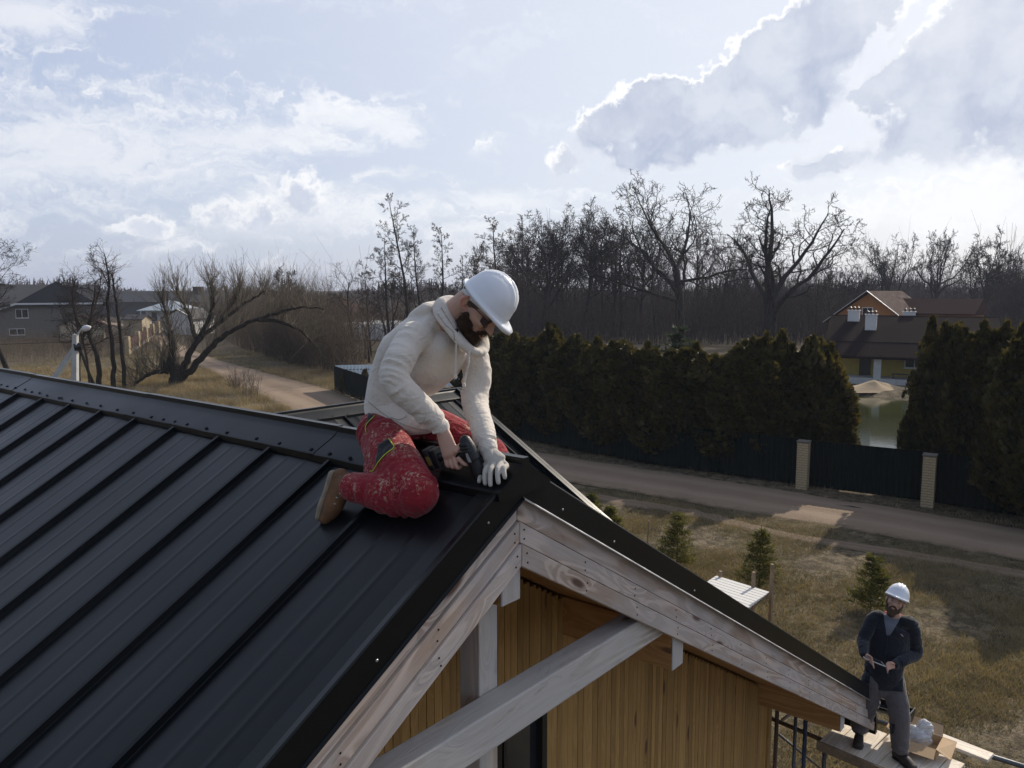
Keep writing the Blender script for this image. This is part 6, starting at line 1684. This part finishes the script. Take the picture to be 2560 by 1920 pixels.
patch(tr_o, (c1(430, 1085), c1(487, 1052), c1(518, 1105), c1(410, 1205)), 'thigh_pocket', M['blackcloth'], tr_o)
piping(tr_o, [c1(488, 1055), c1(508, 1085), c1(518, 1106), c1(470, 1145), c1(430, 1190), c1(405, 1232), c1(384, 1240)], 'lime_piping', M['lime'], tr_o)
patch(tr_o, (c1(372, 905), c1(408, 918), c1(385, 950), c1(356, 985)), 'hip_pocket', M['blackcloth'], tr_o, 8)
piping(tr_o, [c1(408, 922), c1(385, 945), c1(362, 970), c1(357, 1000), c1(363, 1018)], 'lime_piping', M['lime'], tr_o, .0018)
sm_ = simple('hoodie_seam', (.34, .30, .26), .95)
for px in ([c1(706, 925), c1(690, 948), c1(668, 976)], [c1(376, 838), c1(440, 895), c1(500, 935), c1(560, 965), c1(640, 992), c1(720, 1002)],
           [c1(505, 930), c1(535, 942), c1(570, 938), c1(592, 922)], [c1(790, 300), c1(820, 350), c1(852, 400), c1(866, 420)], [c1(740, 300), c1(775, 340), c1(815, 395), c1(860, 440), c1(868, 480)]):
    piping(hoo_o, px, 'seam', sm_, hoo_o, .0014)
# right boot, toe pressed on the roof, sole facing back
def boot(parent, ank, heel, toe, back, mat, matsole, name='boot'):
    """ank ankle, heel/toe sole-side points, back = outward normal of the sole"""
    ax = (toe - heel).normalized(); back = (back - ax * back.dot(ax)).normalized(); L_ = (toe - heel).length; sd = ax.cross(back)
    b = Blob()
    b.ring_tube([heel - back * .034 + ax * .012, heel.lerp(toe, .3) - back * .044, heel.lerp(toe, .62) - back * .038, toe - back * .026 - ax * .025], [(.038, .042), (.041, .054), (.050, .048), (.045, .030)], sd, k=16)
    b.ring_tube([heel.lerp(toe, .16) - back * .055, ank, ank + (ank - heel.lerp(toe, .2)) * .35], [(.044, .054), (.047, .054), (.050, .052)], sd)
    bo = b.build(name, mat, parent, .0042, 3, fold_fn([(heel, toe, .03, .0015, 60)], 5, .0012))
    s_ = Blob(); s_.ring_tube([heel + ax * .010, heel.lerp(toe, .35), heel.lerp(toe, .68), toe - ax * .02], [(.043, .018), (.042, .016), (.055, .018), (.048, .016)], sd, k=16)
    s_.build('sole', matsole, bo, .0035, 2)
    return bo, ax, sd, back
HE = V3((-.385, .755, -.045)); TO = V3((-.455, .775, -.262))
bo, bax, bsd, bbk = boot(W1, ANR + V3((0, .01, .0)), HE, TO, V3((-.25, 1, .25)), M['boot'], M['sole'])
bpy.context.view_layer.update()
c8 = lambda x, y: (780 + x / 6.506, 1150 + y / 6.506)
lace = []
for x, y in ((605, 410), (525, 470), (465, 540), (405, 610), (370, 710)):
    p = onpx(bo, *c8(x, y), .003)
    if p: MB().tube([p - bsd * .004, p + bsd * .004], .0034, 6).build('lace_hook', M['conc'], bo)
patch(bo, (c8(700, 200), c8(880, 230), c8(700, 330), c8(640, 260)), 'padded_collar', M['bootdark'], bo, 8)
bl_, *_ = boot(W1, ANL, V3((.36, .80, -.05)), V3((.42, .84, -.24)), V3((.2, 1, .2)), M['boot'], M['sole'])
# helmet, beard, glasses, hair
hf, hu = pitched(47)
helmet(W1, PH(1213, 759) + hu * .012, hf, hu, rt, .95)
bd = Blob(); axh = (rt, fw, up)
for r_, f_, u_, rr in ((0, .062, -.095, (.052, .048, .044)), (0, .070, -.122, (.040, .040, .034)), (.050, .024, -.072, (.018, .038, .034)), (-.050, .024, -.072, (.018, .038, .034)), (.062, .004, -.048, (.010, .016, .022)), (-.062, .004, -.048, (.010, .016, .022)), (0, .055, -.145, (.030, .030, .026))):
    bd.ball(hd(r_, f_, u_), rr, axh)
bd.ring_tube([hd(-.034, .088, -.064), hd(-.016, .106, -.047), hd(0, .111, -.045), hd(.016, .106, -.047), hd(.034, .088, -.064)], [.008, .009, .008, .009, .008], sub=3, k=8)
bd_o = bd.build('beard', M['beard'], W1, .003, 3, lambda co: .0022 * np.sin(co @ np.array([310., 120, 60])) * np.sin(co @ np.array([40., 290, -210])) + .0012 * np.sin(co @ np.array([700., -500, 620])))
# individual beard strands for a soft edge
def strands(o, n, ln, r, mat, parent, gdir, seed, sel=None, name='beard_hair'):
    rng = np.random.default_rng(seed); me = o.data; br = []; idx = rng.integers(0, len(me.vertices), n)
    for i in idx:
        v = me.vertices[int(i)]; c = v.co; nn = v.normal
        if sel and not sel(c): continue
        d = (nn * .7 + gdir * 1.0 + V3(rng.normal(0, .35, 3))).normalized(); l = ln * rng.uniform(.5, 1.2)
        p = [c, c + d * l * .5, c + d * l + gdir * l * .2]; br.append((np.array([tuple(x) for x in p]), np.array([r, r * .7, r * .25])))
    obj(name, tubes_np(br, name, mat), parent, kind='stuff')
strands(bd_o, 2600, .014, .0007, M['beard'], bd_o, (fw * .5 - up * .8), 4)
strands(bd_o, 300, .012, .0006, M['beardtip'], bd_o, (fw * .8 - up * .3), 5, lambda c: (c - hd(0, .09, -.12)).length < .035)
hr = Blob(); hr.ball(hd(0, -.0125, .045), (.0775, .094, .078), axh); hr.build('hair', simple('cropped_hair', (.13, .085, .06), .8, var=.3, scale=200), W1, .004, 2)
gla = empty('_', (0, 0, 0)); bpy.data.objects.remove(gla)
lens = Blob()
gm = MB()
for q in (-1, 1):
    lb = MB(); n = 16; ring = []; c0 = hd(q * .034, .095, -.004)
    for k_ in range(n):
        a = 2 * math.pi * k_ / n; ring.append(c0 + rt * (.029 * math.cos(a)) + up * (.024 * math.sin(a)) - fw * (.006 * abs(math.cos(a)) if math.cos(a) * q > 0 else 0))
    lb.prism(ring, fw * .002); lb.prism([hd(q * .060, .091, .014), hd(q * .060, .093, -.020), hd(q * .070, .066, -.012), hd(q * .071, .062, .010)], rt * .002 * q); lb.build('lens', M['lens'], W1)
    gm.tube(ring + [ring[0]], .0018, 6)
    gm.tube([hd(q * .060, .090, .010), hd(q * .072, .055, .012), hd(q * .080, .0, .010), hd(q * .080, -.022, .004)], .0020, 6)
gm.tube([hd(-.008, .104, .010), hd(.008, .104, .010)], .002, 6)
gm.build('glasses_frame', M['blackframe'], W1, smooth=True)
lp_ = Blob(); lp_.ring_tube([hd(-.022, .100, -.068), hd(0, .110, -.072), hd(.022, .100, -.068)], [.004, .0062, .004], sub=3, k=8); lp_.build('lips', M['skinred'], W1, .002, 1)
# ---------------------------------------------------------------- cordless drill held in the right hand
drill = empty('cordless_drill', (HO.x, HO.y, HR), HANG, 'worn black cordless drill in the kneeling man\'s bare hand, pressed on the ridge flashing', 'drill')
db = Blob(); db.ring_tube([DR0, DR0.lerp(DR1, .2), DR0.lerp(DR1, .55), DR0.lerp(DR1, .62), DR0.lerp(DR1, .80)], [(.027, .025), (.033, .031), (.034, .033), (.030, .030), (.028, .028)], hax, sub=2)
for f_ in (.08, .18, .28): db.ring_tube([DR0.lerp(DR1, f_) + dsd * .022 - hax * .012, DR0.lerp(DR1, f_) + dsd * .024 + hax * .012], [.010, .010], sub=1)
db.build('motor_housing', M['drillblack'], drill, .0028, 1)
ch = MB(); ch.tube([DR1 - dax * .004, DR1 + dax * .012, DR1 + dax * .018, DR1.lerp(DRT, .9), DRT], [.0235, .0245, .021, .019, .011], 18); ch.build('chuck', M['drillblack'], drill, smooth=False)
hd_ = Blob(); hd_.ring_tube([HND0, HND0.lerp(BAT, .5), HND0.lerp(BAT, .85)], [(.019, .022), (.017, .020), (.019, .024)], dax); hd_.build('handle', M['drillblack'], drill, .0035, 2)
bt = MB(); pb_ = HND0.lerp(BAT, .80); e = hax
o1 = pb_ - dax * .040 - dsd * .032; bt.prism([o1, o1 + dax * .085, o1 + dax * .085 + dsd * .064, o1 + dsd * .064], e * .030); o2 = pb_ + e * .033 - dax * .044 - dsd * .034
bt.build('battery_foot', M['drillblack'], drill); bq = MB().prism([o2, o2 + dax * .095, o2 + dax * .095 + dsd * .068, o2 + dsd * .068], e * .030).build('battery', M['black'], drill); add_bevel(bq, .006, 3); add_bevel(bpy.data.objects['battery_foot'], .006, 3)
MB().tube([DR1.lerp(DR0, .22), DR1.lerp(DR0, .02)], .0300, 24).build('torque_ring', M['drillblack'], drill)
MB().tube([DRT - dax * .002, DRT + dax * .022], .0028, 6).build('bit', M['steel'], drill)
sp_ = DR0.lerp(DR1, .45) + dsd * .0325; MB().prism([sp_ - dax * .022 - hax * .010, sp_ + dax * .022 - hax * .010, sp_ + dax * .020 + hax * .006, sp_ - dax * .020 + hax * .002], dsd * .001).build('worn_label', M['drillgrey'], drill)
MB().prism([pb_ + dsd * .033 + e * .036 - dax * .012, pb_ + dsd * .033 + e * .036 + dax * .030, pb_ + dsd * .033 + e * .056 + dax * .030, pb_ + dsd * .033 + e * .056 - dax * .012], dsd * .0015).build('battery_label', simple('ochre_label', (.22, .14, .03), .6), drill)
# ================================================================ man standing on the scaffold deck
DZ = CZ - 4.7
FR = AT(1245 * 0 + 2247, 1893, 7.62); FL = AT(2148, 1838, 7.98)
FR = G(2252, 1893, DZ + .05); FL = G(2150, 1842, DZ + .05)
mid = (FR + FL) / 2
W2 = empty('person', (mid.x, mid.y, DZ), 0, 'bearded man in dark navy jacket standing on the scaffold deck holding a tablet', 'person')
def q2(u, v, y): return AT(u, v, y) - Vector((mid.x, mid.y, DZ))
c2 = lambda x, y: (2050 + x / 3.19, 1400 + y / 3.19)
ym = mid.y
pel = q2(*c2(505, 905), ym); 
H2 = q2(*c2(600, 320), ym - .04)
# keep anatomy: metres above the deck
hipz, shz = .93, 1.42
P = lambda x, y, d=0: q2(*c2(x, y), ym + d)
HP = P(500, 930); HRr = HP + V3((-.10, 0, 0)); HLl = HP + V3((.10, -.02, 0))
neck = P(590, 450); SHr = P(415, 465, .03); SHl = P(735, 510, -.05)
ELr = P(345, 640, -.02); WRr = P(350, 755, -.20); ELl = P(765, 740, -.04); WRl = P(600, 835, -.24)
KR = P(325, 1130, .02) ; AR = P(235, 1400, .12); KL = P(560, 1170, -.10); AL = P(540, 1520, -.12)
AR = FL - Vector((mid.x, mid.y, DZ)) + V3((0, .02, .07)); AL = FR - Vector((mid.x, mid.y, DZ)) + V3((0, .02, .07))
KR = (HRr + AR) / 2 + V3((0, -.04, .02)); KL = (HLl + AL) / 2 + V3((0, -.04, .02))
to_c = (Vector((0, 0, CZ)) - (Vector((mid.x, mid.y, DZ)) + H2)).normalized()
fw2 = V3((-.42, -.88, .32)).normalized(); rt2 = fw2.cross(V3((0.32, 0, 1))).normalized(); up2 = rt2.cross(fw2).normalized()
b2 = Blob(); h2 = head_parts(b2, P(600, 335, -.03), fw2, up2, rt2, 1.03, neck)
b2.ring_tube([HP, (HP + neck) / 2, neck + V3((0, 0, -.06))], [(.14, .10), (.14, .10), (.10, .06)], V3((1, 0, 0)))
b2.ring_tube([SHr + V3((.02, 0, -.03)), ELr, WRr], [.04, .035, .028]); b2.ring_tube([SHl + V3((-.02, 0, -.03)), ELl, WRl], [.04, .035, .028])
b2.ring_tube([HRr, KR, AR], [.08, .055, .04]); b2.ring_tube([HLl, KL, AL], [.08, .055, .04])
TA = P(358, 782, -.25); TB = P(515, 848, -.29)
for (wr, tgt, s) in ((WRr, P(395, 790, -.27), 1), (WRl, P(525, 845, -.30), -1)):
    d = (tgt - wr).normalized(); pl = wr + d * .05; b2.ring_tube([wr, pl], [(.028, .02), (.038, .018)], V3((0, .6, .8)))
    for i in range(4):
        off = V3((0, .5, .8)).normalized() * (.030 - .02 * i)
        finger(b2, pl + off + d * .02, [d + V3((0, 0, -.1)), d * .8 + V3((0, -.3, -.5)), V3((0, -.2, -.9)) + d * .1], (.034, .024, .018), .0095, .0075)
    finger(b2, wr + d * .03 + V3((0, -.02, .02)), [d * .7 + V3((0, -.3, .5)), d * .9 + V3((0, -.2, .1)), d], (.030, .026, .02), .011, .008)
b2.build('body', M['skin'], W2, .0075, 3)
jk = Blob(); sx = V3((1, -.1, 0))
jk.ring_tube([HP + V3((.01, 0, -.02)), HP + V3((.01, 0, .12)), HP.lerp(neck, .55), HP.lerp(neck, .82), neck + V3((0, 0, -.07))], [(.185, .14), (.185, .145), (.195, .145), (.185, .13), (.13, .085)], sx, k=22)
jk.ring_tube([SHr + V3((.07, 0, .02)), SHr + V3((.01, 0, -.01)), SHr.lerp(ELr, .5), ELr, ELr.lerp(WRr, .5), WRr], [.062, .070, .066, .060, .054, .042]); jk.ring_tube([SHl + V3((-.08, 0, .02)), SHl + V3((-.01, 0, -.01)), SHl.lerp(ELl, .5), ELl, ELl.lerp(WRl, .5), WRl], [.062, .072, .068, .062, .054, .042])
jk.ring_tube([neck + V3((.10 * math.sin(a), .07 * math.cos(a) + .01, -.055 + .035 * math.cos(a))) for a in [R(-125 + 25 * i) for i in range(11)]], [(.030, .034)] * 11, V3((0, 0, 1)), sub=3)
jk_o = jk.build('jacket', M['navy'], W2, .008, 4, fold_fn([(SHr, ELr, .07, .012, 90), (ELr, WRr, .06, .010, 110), (SHl, ELl, .07, .012, 90), (ELl, WRl, .06, .010, 110), (neck, HP, .17, .014, 60)], 9, .003))
hl = Blob(); hl.ring_tube([neck + V3((.088 * math.sin(a), .062 * math.cos(a) + .008, -.020 + .035 * math.cos(a))) for a in [R(-120 + 24 * i) for i in range(11)]], [(.012, .030)] * 11, V3((0, 0, 1)), sub=3); hl.build('hood_lining', M['redline'], W2, .006, 2)
bpy.context.view_layer.update()
camW = Vector((0, 0, CZ)) - Vector((mid.x, mid.y, DZ))
def onpx2(o, u, v, lift=.004):
    ok, l_, n_, _ = o.ray_cast(camW, ray(u, v).normalized()); return l_ + n_ * lift if ok else None
_save = onpx; onpx = onpx2
def tri_patch(o, poly, name, mat, parent, lift=.004):
    return patch(o, poly, name, mat, parent, 10, lift, .003)
tri_patch(jk_o, (c2(505, 430), c2(655, 440), c2(560, 600), c2(530, 600)), 'grey_shirt', M['greytee'], W2)
tri_patch(jk_o, (c2(430, 362), c2(500, 352), c2(505, 392), c2(450, 385)), 'hood_lining', M['redline'], jk_o); tri_patch(jk_o, (c2(655, 392), c2(700, 420), c2(715, 455), c2(668, 425)), 'hood_lining', M['redline'], jk_o)
tri_patch(jk_o, (c2(640, 588), c2(652, 592), c2(668, 614), c2(655, 608)), 'chest_badge', M['conc'], jk_o)
pts = [onpx2(jk_o, *c2(x, y)) for x, y in ((535, 610), (532, 680), (522, 760), (512, 815))]; pts = [p for p in pts if p]
if len(pts) > 1: MB().tube(pts, .004, 6).build('zip', M['blackframe'], jk_o)
tr2 = Blob(); tr2.ring_tube([HP + V3((0, 0, .02)), HP + V3((0, 0, -.10))], [(.155, .12), (.150, .12)], sx)
tr2.ring_tube([HRr + V3((0, 0, -.04)), HRr.lerp(KR, .5), KR, KR.lerp(AR, .5), AR + V3((0, 0, .04))], [.112, .106, .098, .092, .088]); tr2.ring_tube([HLl + V3((0, 0, -.04)), HLl.lerp(KL, .5), KL, KL.lerp(AL, .5), AL + V3((0, 0, .04))], [.112, .106, .098, .092, .088])
t2 = tr2.build('trousers', M['greytr'], W2, .008, 4, fold_fn([(HRr, KR, .09, .014, 70), (KR, AR, .08, .020, 95), (HLl, KL, .09, .014, 70), (KL, AL, .08, .020, 95)], 4, .004))
bpy.context.view_layer.update()
tri_patch(t2, (c2(330, 850), c2(410, 870), c2(395, 985), c2(300, 965)), 'hanging_pocket', M['navy'], t2, .010); tri_patch(t2, (c2(555, 900), c2(665, 920), c2(660, 1050), c2(550, 1040)), 'hanging_pocket', M['navy'], t2, .010)
tri_patch(t2, (c2(480, 1290), c2(600, 1310), c2(590, 1385), c2(500, 1390)), 'knee_patch', M['navy'], t2, .006)
onpx = _save
for A_, dr in ((AR, V3((-.45, -.88, 0))), (AL, V3((.30, -.95, 0)))):
    dr.normalize(); g0 = Vector((A_.x, A_.y, .012)); boot(W2, A_ + V3((0, 0, .03)), g0 - dr * .07, g0 + dr * .20, V3((0, 0, -1)), M['bootdark'], M['black'])
helmet(W2, h2(0, .012, .052), (fw2 * .98 + up2 * .10).normalized(), (up2 * .98 - fw2 * .10).normalized(), rt2, .96)
bd = Blob(); ax2 = (rt2, fw2, up2)
for r_, f_, u_, rr in ((0, .062, -.088, (.054, .048, .042)), (0, .070, -.118, (.042, .040, .034)), (.052, .030, -.058, (.020, .042, .040)), (-.052, .030, -.058, (.020, .042, .040)), (.066, .008, -.025, (.012, .020, .030)), (-.066, .008, -.025, (.012, .020, .030))):
    bd.ball(h2(r_, f_, u_), rr, ax2)
bd.ring_tube([h2(-.034, .090, -.064), h2(-.016, .108, -.047), h2(0, .113, -.045), h2(.016, .108, -.047), h2(.034, .090, -.064)], [.008, .009, .008, .009, .008], sub=3, k=8)
bd.build('beard', M['beard'], W2, .004, 2)
ey = Blob()
for q in (-1, 1): ey.ring_tube([h2(q * .018, .096, .022), h2(q * .032, .096, .028), h2(q * .048, .086, .022)], [.004, .005, .003], sub=2, k=8)
ey.build('eyebrows', M['beard'], W2, .0025, 1)
ey = Blob()
for q in (-1, 1): ey.ring_tube([h2(q * .020, .0955, .006), h2(q * .030, .097, .004), h2(q * .042, .091, .006)], [.002, .0032, .002], sub=2, k=8)
ey.build('eyes', M['blackframe'], W2, .0018, 1)
tab = MB(); ta, tb_ = P(352, 785, -.27), P(525, 855, -.31); d = tb_ - ta; w_ = V3((-.02, -.13, .015))
tab.prism([ta, tb_, tb_ - w_, ta - w_], V3((0, 0, .008))); tab_t = empty('tablet_computer', (mid.x, mid.y, DZ), 0, 'tablet with pale edge held level in the standing man\'s hands', 'tablet')
tb1 = tab.build('casing', M['white'], tab_t)
iw = d.normalized() * .012 - w_.normalized() * .01
MB().prism([ta + iw + V3((0, 0, .0085)), tb_ - d.normalized() * .012 - w_.normalized() * .01 + V3((0, 0, .0085)), tb_ - w_ - d.normalized() * .012 + w_.normalized() * .01 + V3((0, 0, .0085)), ta - w_ + d.normalized() * .012 + w_.normalized() * .01 + V3((0, 0, .0085))], V3((0, 0, .001))).build('screen', M['glass'], tab_t)
# ------------------------------------------------------------------ scaffold deck, pipes, box, slatted table, stakes
DR = -rv                                     # along the house front
def HW(b, a, z): return Vector((HO.x, HO.y, 0)) + gv * b + rv * a + Vector((0, 0, z))
P00 = G(2051, 1849, DZ); ex = (G(2209, 1915, DZ) - P00); ex.normalize(); ey_ = Vector((-ex.y, ex.x, 0))
deck = empty('scaffold_deck', P00, math.atan2(ex.y, ex.x), 'short scaffold deck of pale boards under the standing man\'s feet', 'scaffold deck')
rg = random.Random(5); x = 0.0
rgw = [.14, .15, .16, .145, .15, .155, .14, .15]
for i, w in enumerate(rgw):
    me = MB().box(0, .66 + rg.uniform(-.015, .02), -w / 2 + .0025, w / 2 - .0025, -.03, 0).mesh('deck_board', M['plank'])
    o = obj('deck_board', me, deck); o.location = (x + w / 2, -.02, rg.uniform(-.003, .0)); o.rotation_euler = (0, 0, R(90) + R(rg.uniform(-.5, .5))); x += w
    add_bevel(o, .003, 1)
me = MB().box(0, .95, -.09, .09, 0, .035).mesh('back_board', M['plank']); o = obj('back_board', me, deck); q = G(2238, 1803, DZ) - P00; a0 = math.atan2(ex.y, ex.x)
o.location = (q.dot(ex), q.dot(ey_) - .03, .004); o.rotation_euler = (0, 0, R(-2)); add_bevel(o, .003, 1)
MB().box(-.02, 1.2, -.045, -.022, -.10, -.002).build('edge_board', M['polewood'], deck)
MB().box(-.02, 1.2, .60, .64, -.10, -.032).build('edge_board', M['polewood'], deck)
fr = empty('scaffold', (P00.x, P00.y, 0), math.atan2(ex.y, ex.x), 'scaffold frame of dark and rusty tubes carrying the deck beside the house corner', 'scaffold')
def lf(p): q = p - Vector((P00.x, P00.y, 0)); return Vector((q.dot(ex), q.dot(ey_), p.z))
def tb(name, p, q, r, mat, par=fr): return MB().tube([lf(p), lf(q)], r, 12).build(name, mat, par, smooth=True)
a1 = G(1952, 1806, DZ - .06); b1 = G(2051, 1850, DZ - .06); tb('front_rail', a1 - ex * .2, b1 + ex * 1.15, .024, M['rusty'])
b2_ = G(2344, 1849, DZ - .05); b3 = G(2562, 1917, DZ - .05); d_ = (b3 - b2_).normalized(); tb('back_rail', b2_ - d_ * .9, b3 + d_ * .8, .026, M['pipe'])
for u, v, r, mt in ((1943, 1775, .022, 'rusty'), (1989, 1800, .018, 'pipe'), (2014, 1800, .022, 'bluepipe')):
    p = G(u, v, DZ + .15); tb('upright', Vector((p.x, p.y, 0)), Vector((p.x, p.y, DZ + (.45 if u < 1950 else .28))), r, M[mt])
p1 = G(1948, 1837, DZ - .25); p2 = G(2048, 1918, DZ - .9); tb('brace', p1, p2, .014, M['pipe'])
p1 = G(1955, 1800, DZ + .05); p2 = G(1990, 1775, DZ + .25); tb('short_brace', p1, p2, .016, M['conc'])
p1 = G(2002, 1826, DZ - .1); p2 = G(1985, 1920, DZ - 1.2); 
p1 = G(1990, 1915, DZ - .5); p2 = G(2008, 1893, DZ - .3); tb('short_brace', p1, p2, .012, M['conc'])
for xx in (1.0, 2.6):
    p = P00 + ex * xx + ey_ * (.62 if xx > 1.5 else .6); tb('upright', Vector((p.x, p.y, 0)), Vector((p.x, p.y, DZ - .04)), .022, M['pipe'])
p = P00 + ex * .05; tb('upright', Vector((p.x, p.y, 0)), Vector((p.x, p.y, DZ - .04)), .022, M['pipe'])
p = P00 + ex * 1.1; tb('upright', Vector((p.x, p.y, 0)), Vector((p.x, p.y, DZ - .04)), .022, M['pipe'])
# open cardboard box with a crumpled plastic bag
bx = empty('cardboard_box', G(2296, 1868, DZ), math.atan2(ex.y, ex.x) + R(6), 'open cardboard box with spread flaps lying on the scaffold deck beside the man\'s boot', 'box')
def flap(p, name='flap'):
    p = [Vector(q) for q in p]; n_ = (p[1] - p[0]).cross(p[2] - p[0]).normalized() * .004
    return MB().prism(p, n_).build(name, M['card'], bx)
w, d, h = .19, .15, .12
MB().box(-w, w, -d, d, .002, .008).build('bottom', M['card'], bx)
for a_ in (((-w, -d, 0), (w, -d, 0), (w, -d, h), (-w, -d, h)), ((-w, d, 0), (w, d, 0), (w, d, h), (-w, d, h)), ((-w, -d, 0), (-w, d, 0), (-w, d, h), (-w, -d, h)), ((w, -d, 0), (w, d, 0), (w, d, h), (w, -d, h))): flap(a_, 'side_wall')
flap(((-w, -d - .002, h), (w, -d - .002, h), (w + .01, -d - .13, h - .045), (-w - .01, -d - .13, h - .05)))
flap(((w + .002, -d, h), (w + .002, d, h), (w + .13, d + .01, h - .01), (w + .14, -d - .02, h - .05)))
flap(((-w, d + .002, h), (w, d + .002, h), (w - .02, d + .10, h + .07), (-w + .02, d + .09, h + .08)))
flap(((-w - .002, -d, h), (-w - .002, d, h), (-w - .10, d - .01, h + .05), (-w - .11, -d + .02, h + .03)))
def plastic():
    m, t = newmat('milky_plastic'); b = pbsdf(t, (.75, .77, .80), .25, 0, .5); b.inputs['Transmission Weight'].default_value = .45; b.inputs['IOR'].default_value = 1.2; finish(t, b); return m
M['plastic'] = plastic()
pg = Blob(); pg.ball((-.02, .02, .12), (.13, .11, .09)); pg.ball((.03, .05, .18), (.08, .07, .08)); pg.ball((-.10, -.03, .13), (.07, .06, .05))
def crump(co):
    o = 0
    rng = np.random.default_rng(2)
    for i in range(9):
        k = rng.normal(0, 28, 3); o = o + np.abs(np.sin(co @ k + i)) * .012
    return o - .06
pgo = pg.build('plastic_bag', M['plastic'], None, .006, 1, crump); pgo.location = bx.location; pgo.rotation_euler = bx.rotation_euler; setp(pgo, label='crumpled milky plastic bag stuffed in the open cardboard box', category='plastic bag')
# slatted table top on wooden posts at the right of the roof edge
TZ = 2.0
c = [GD(1548, 1243, TZ), GD(1662, 1278, TZ), GD(1607, 1311, TZ), GD(1500, 1274, TZ)]
tx = (c[1] - c[0]); Lx = tx.length; tx.normalize(); ty = Vector((-tx.y, tx.x, 0)); Ly = abs((c[3] - c[0]).dot(ty))
tb_ = empty('slatted_table', c[0], math.atan2(tx.y, tx.x), 'pale slatted platform on wooden poles standing on the lawn behind the roof edge', 'platform')
sg = -1 if (c[3] - c[0]).dot(ty) < 0 else 1; ns = 8; sk = (c[3] - c[0]).dot(tx)
for i in range(ns):
    y0 = sg * Ly * i / ns; w_ = Ly / ns - .018; me = MB().box(0, Lx, -w_ / 2, w_ / 2, -.02, 0).mesh('slat', M['whitewall'])
    o = obj('slat', me, tb_); o.location = (sk * (i + .5) / ns, y0 + sg * Ly / ns / 2, 0)
for f in (.08, .92): MB().bar((Lx * f, 0, -.05), (Lx * f + sk, sg * Ly, -.05), .05, .05).build('cross_bearer', M['polewood'], tb_)
for (x, y, h0) in ((.1, .02 * sg, .12), (Lx + .05, sg * (.02), .55), (Lx - .35 + sk * .2, sg * .03 - .0, .30), (sk + .1, sg * Ly, -.02), (Lx + sk - .02, sg * Ly, -.03)):
    MB().bar((x, y, -TZ), (x, y, h0), .055, .055, (1, 0, 0)).build('post', M['polewood'], tb_)
MB().bar((Lx + .05, 0, -.75), (Lx - .9, sg * .0, -.62), .03, .03).build('stay', M['conc'], tb_)
for i, (u, v, h, lb_) in enumerate(((1390 / 1, 1190, .9, 'thin stake beside the yellow-green spruce'), (1420, 1216, .8, 'short stake left of the spruce with a tall leader'))):
    p = GD(u + 8, v); MB().bar((0, 0, 0), (.02, 0, h), .035).build('stake', M['polewood'], None, label=lb_, category='stake'); o = [o for o in bpy.data.objects if o.name.startswith('stake')][-1]; o.location = p
# ------------------------------------------------------------------ haze
hz = MB().box(-1100, 1100, -60, 1150, -2.5, 31).mesh('haze')
m, t = newmat('thin_haze'); v = t.n('ShaderNodeVolumePrincipled', Color=(.80, .86, 1.0), Density=.0003); out = t.n('ShaderNodeOutputMaterial'); t.L.new(v.outputs[0], out.inputs['Volume']); hz.materials.append(m)
obj('haze', hz, None, kind='stuff', label='pale even haze over the village and the wood', category='haze')
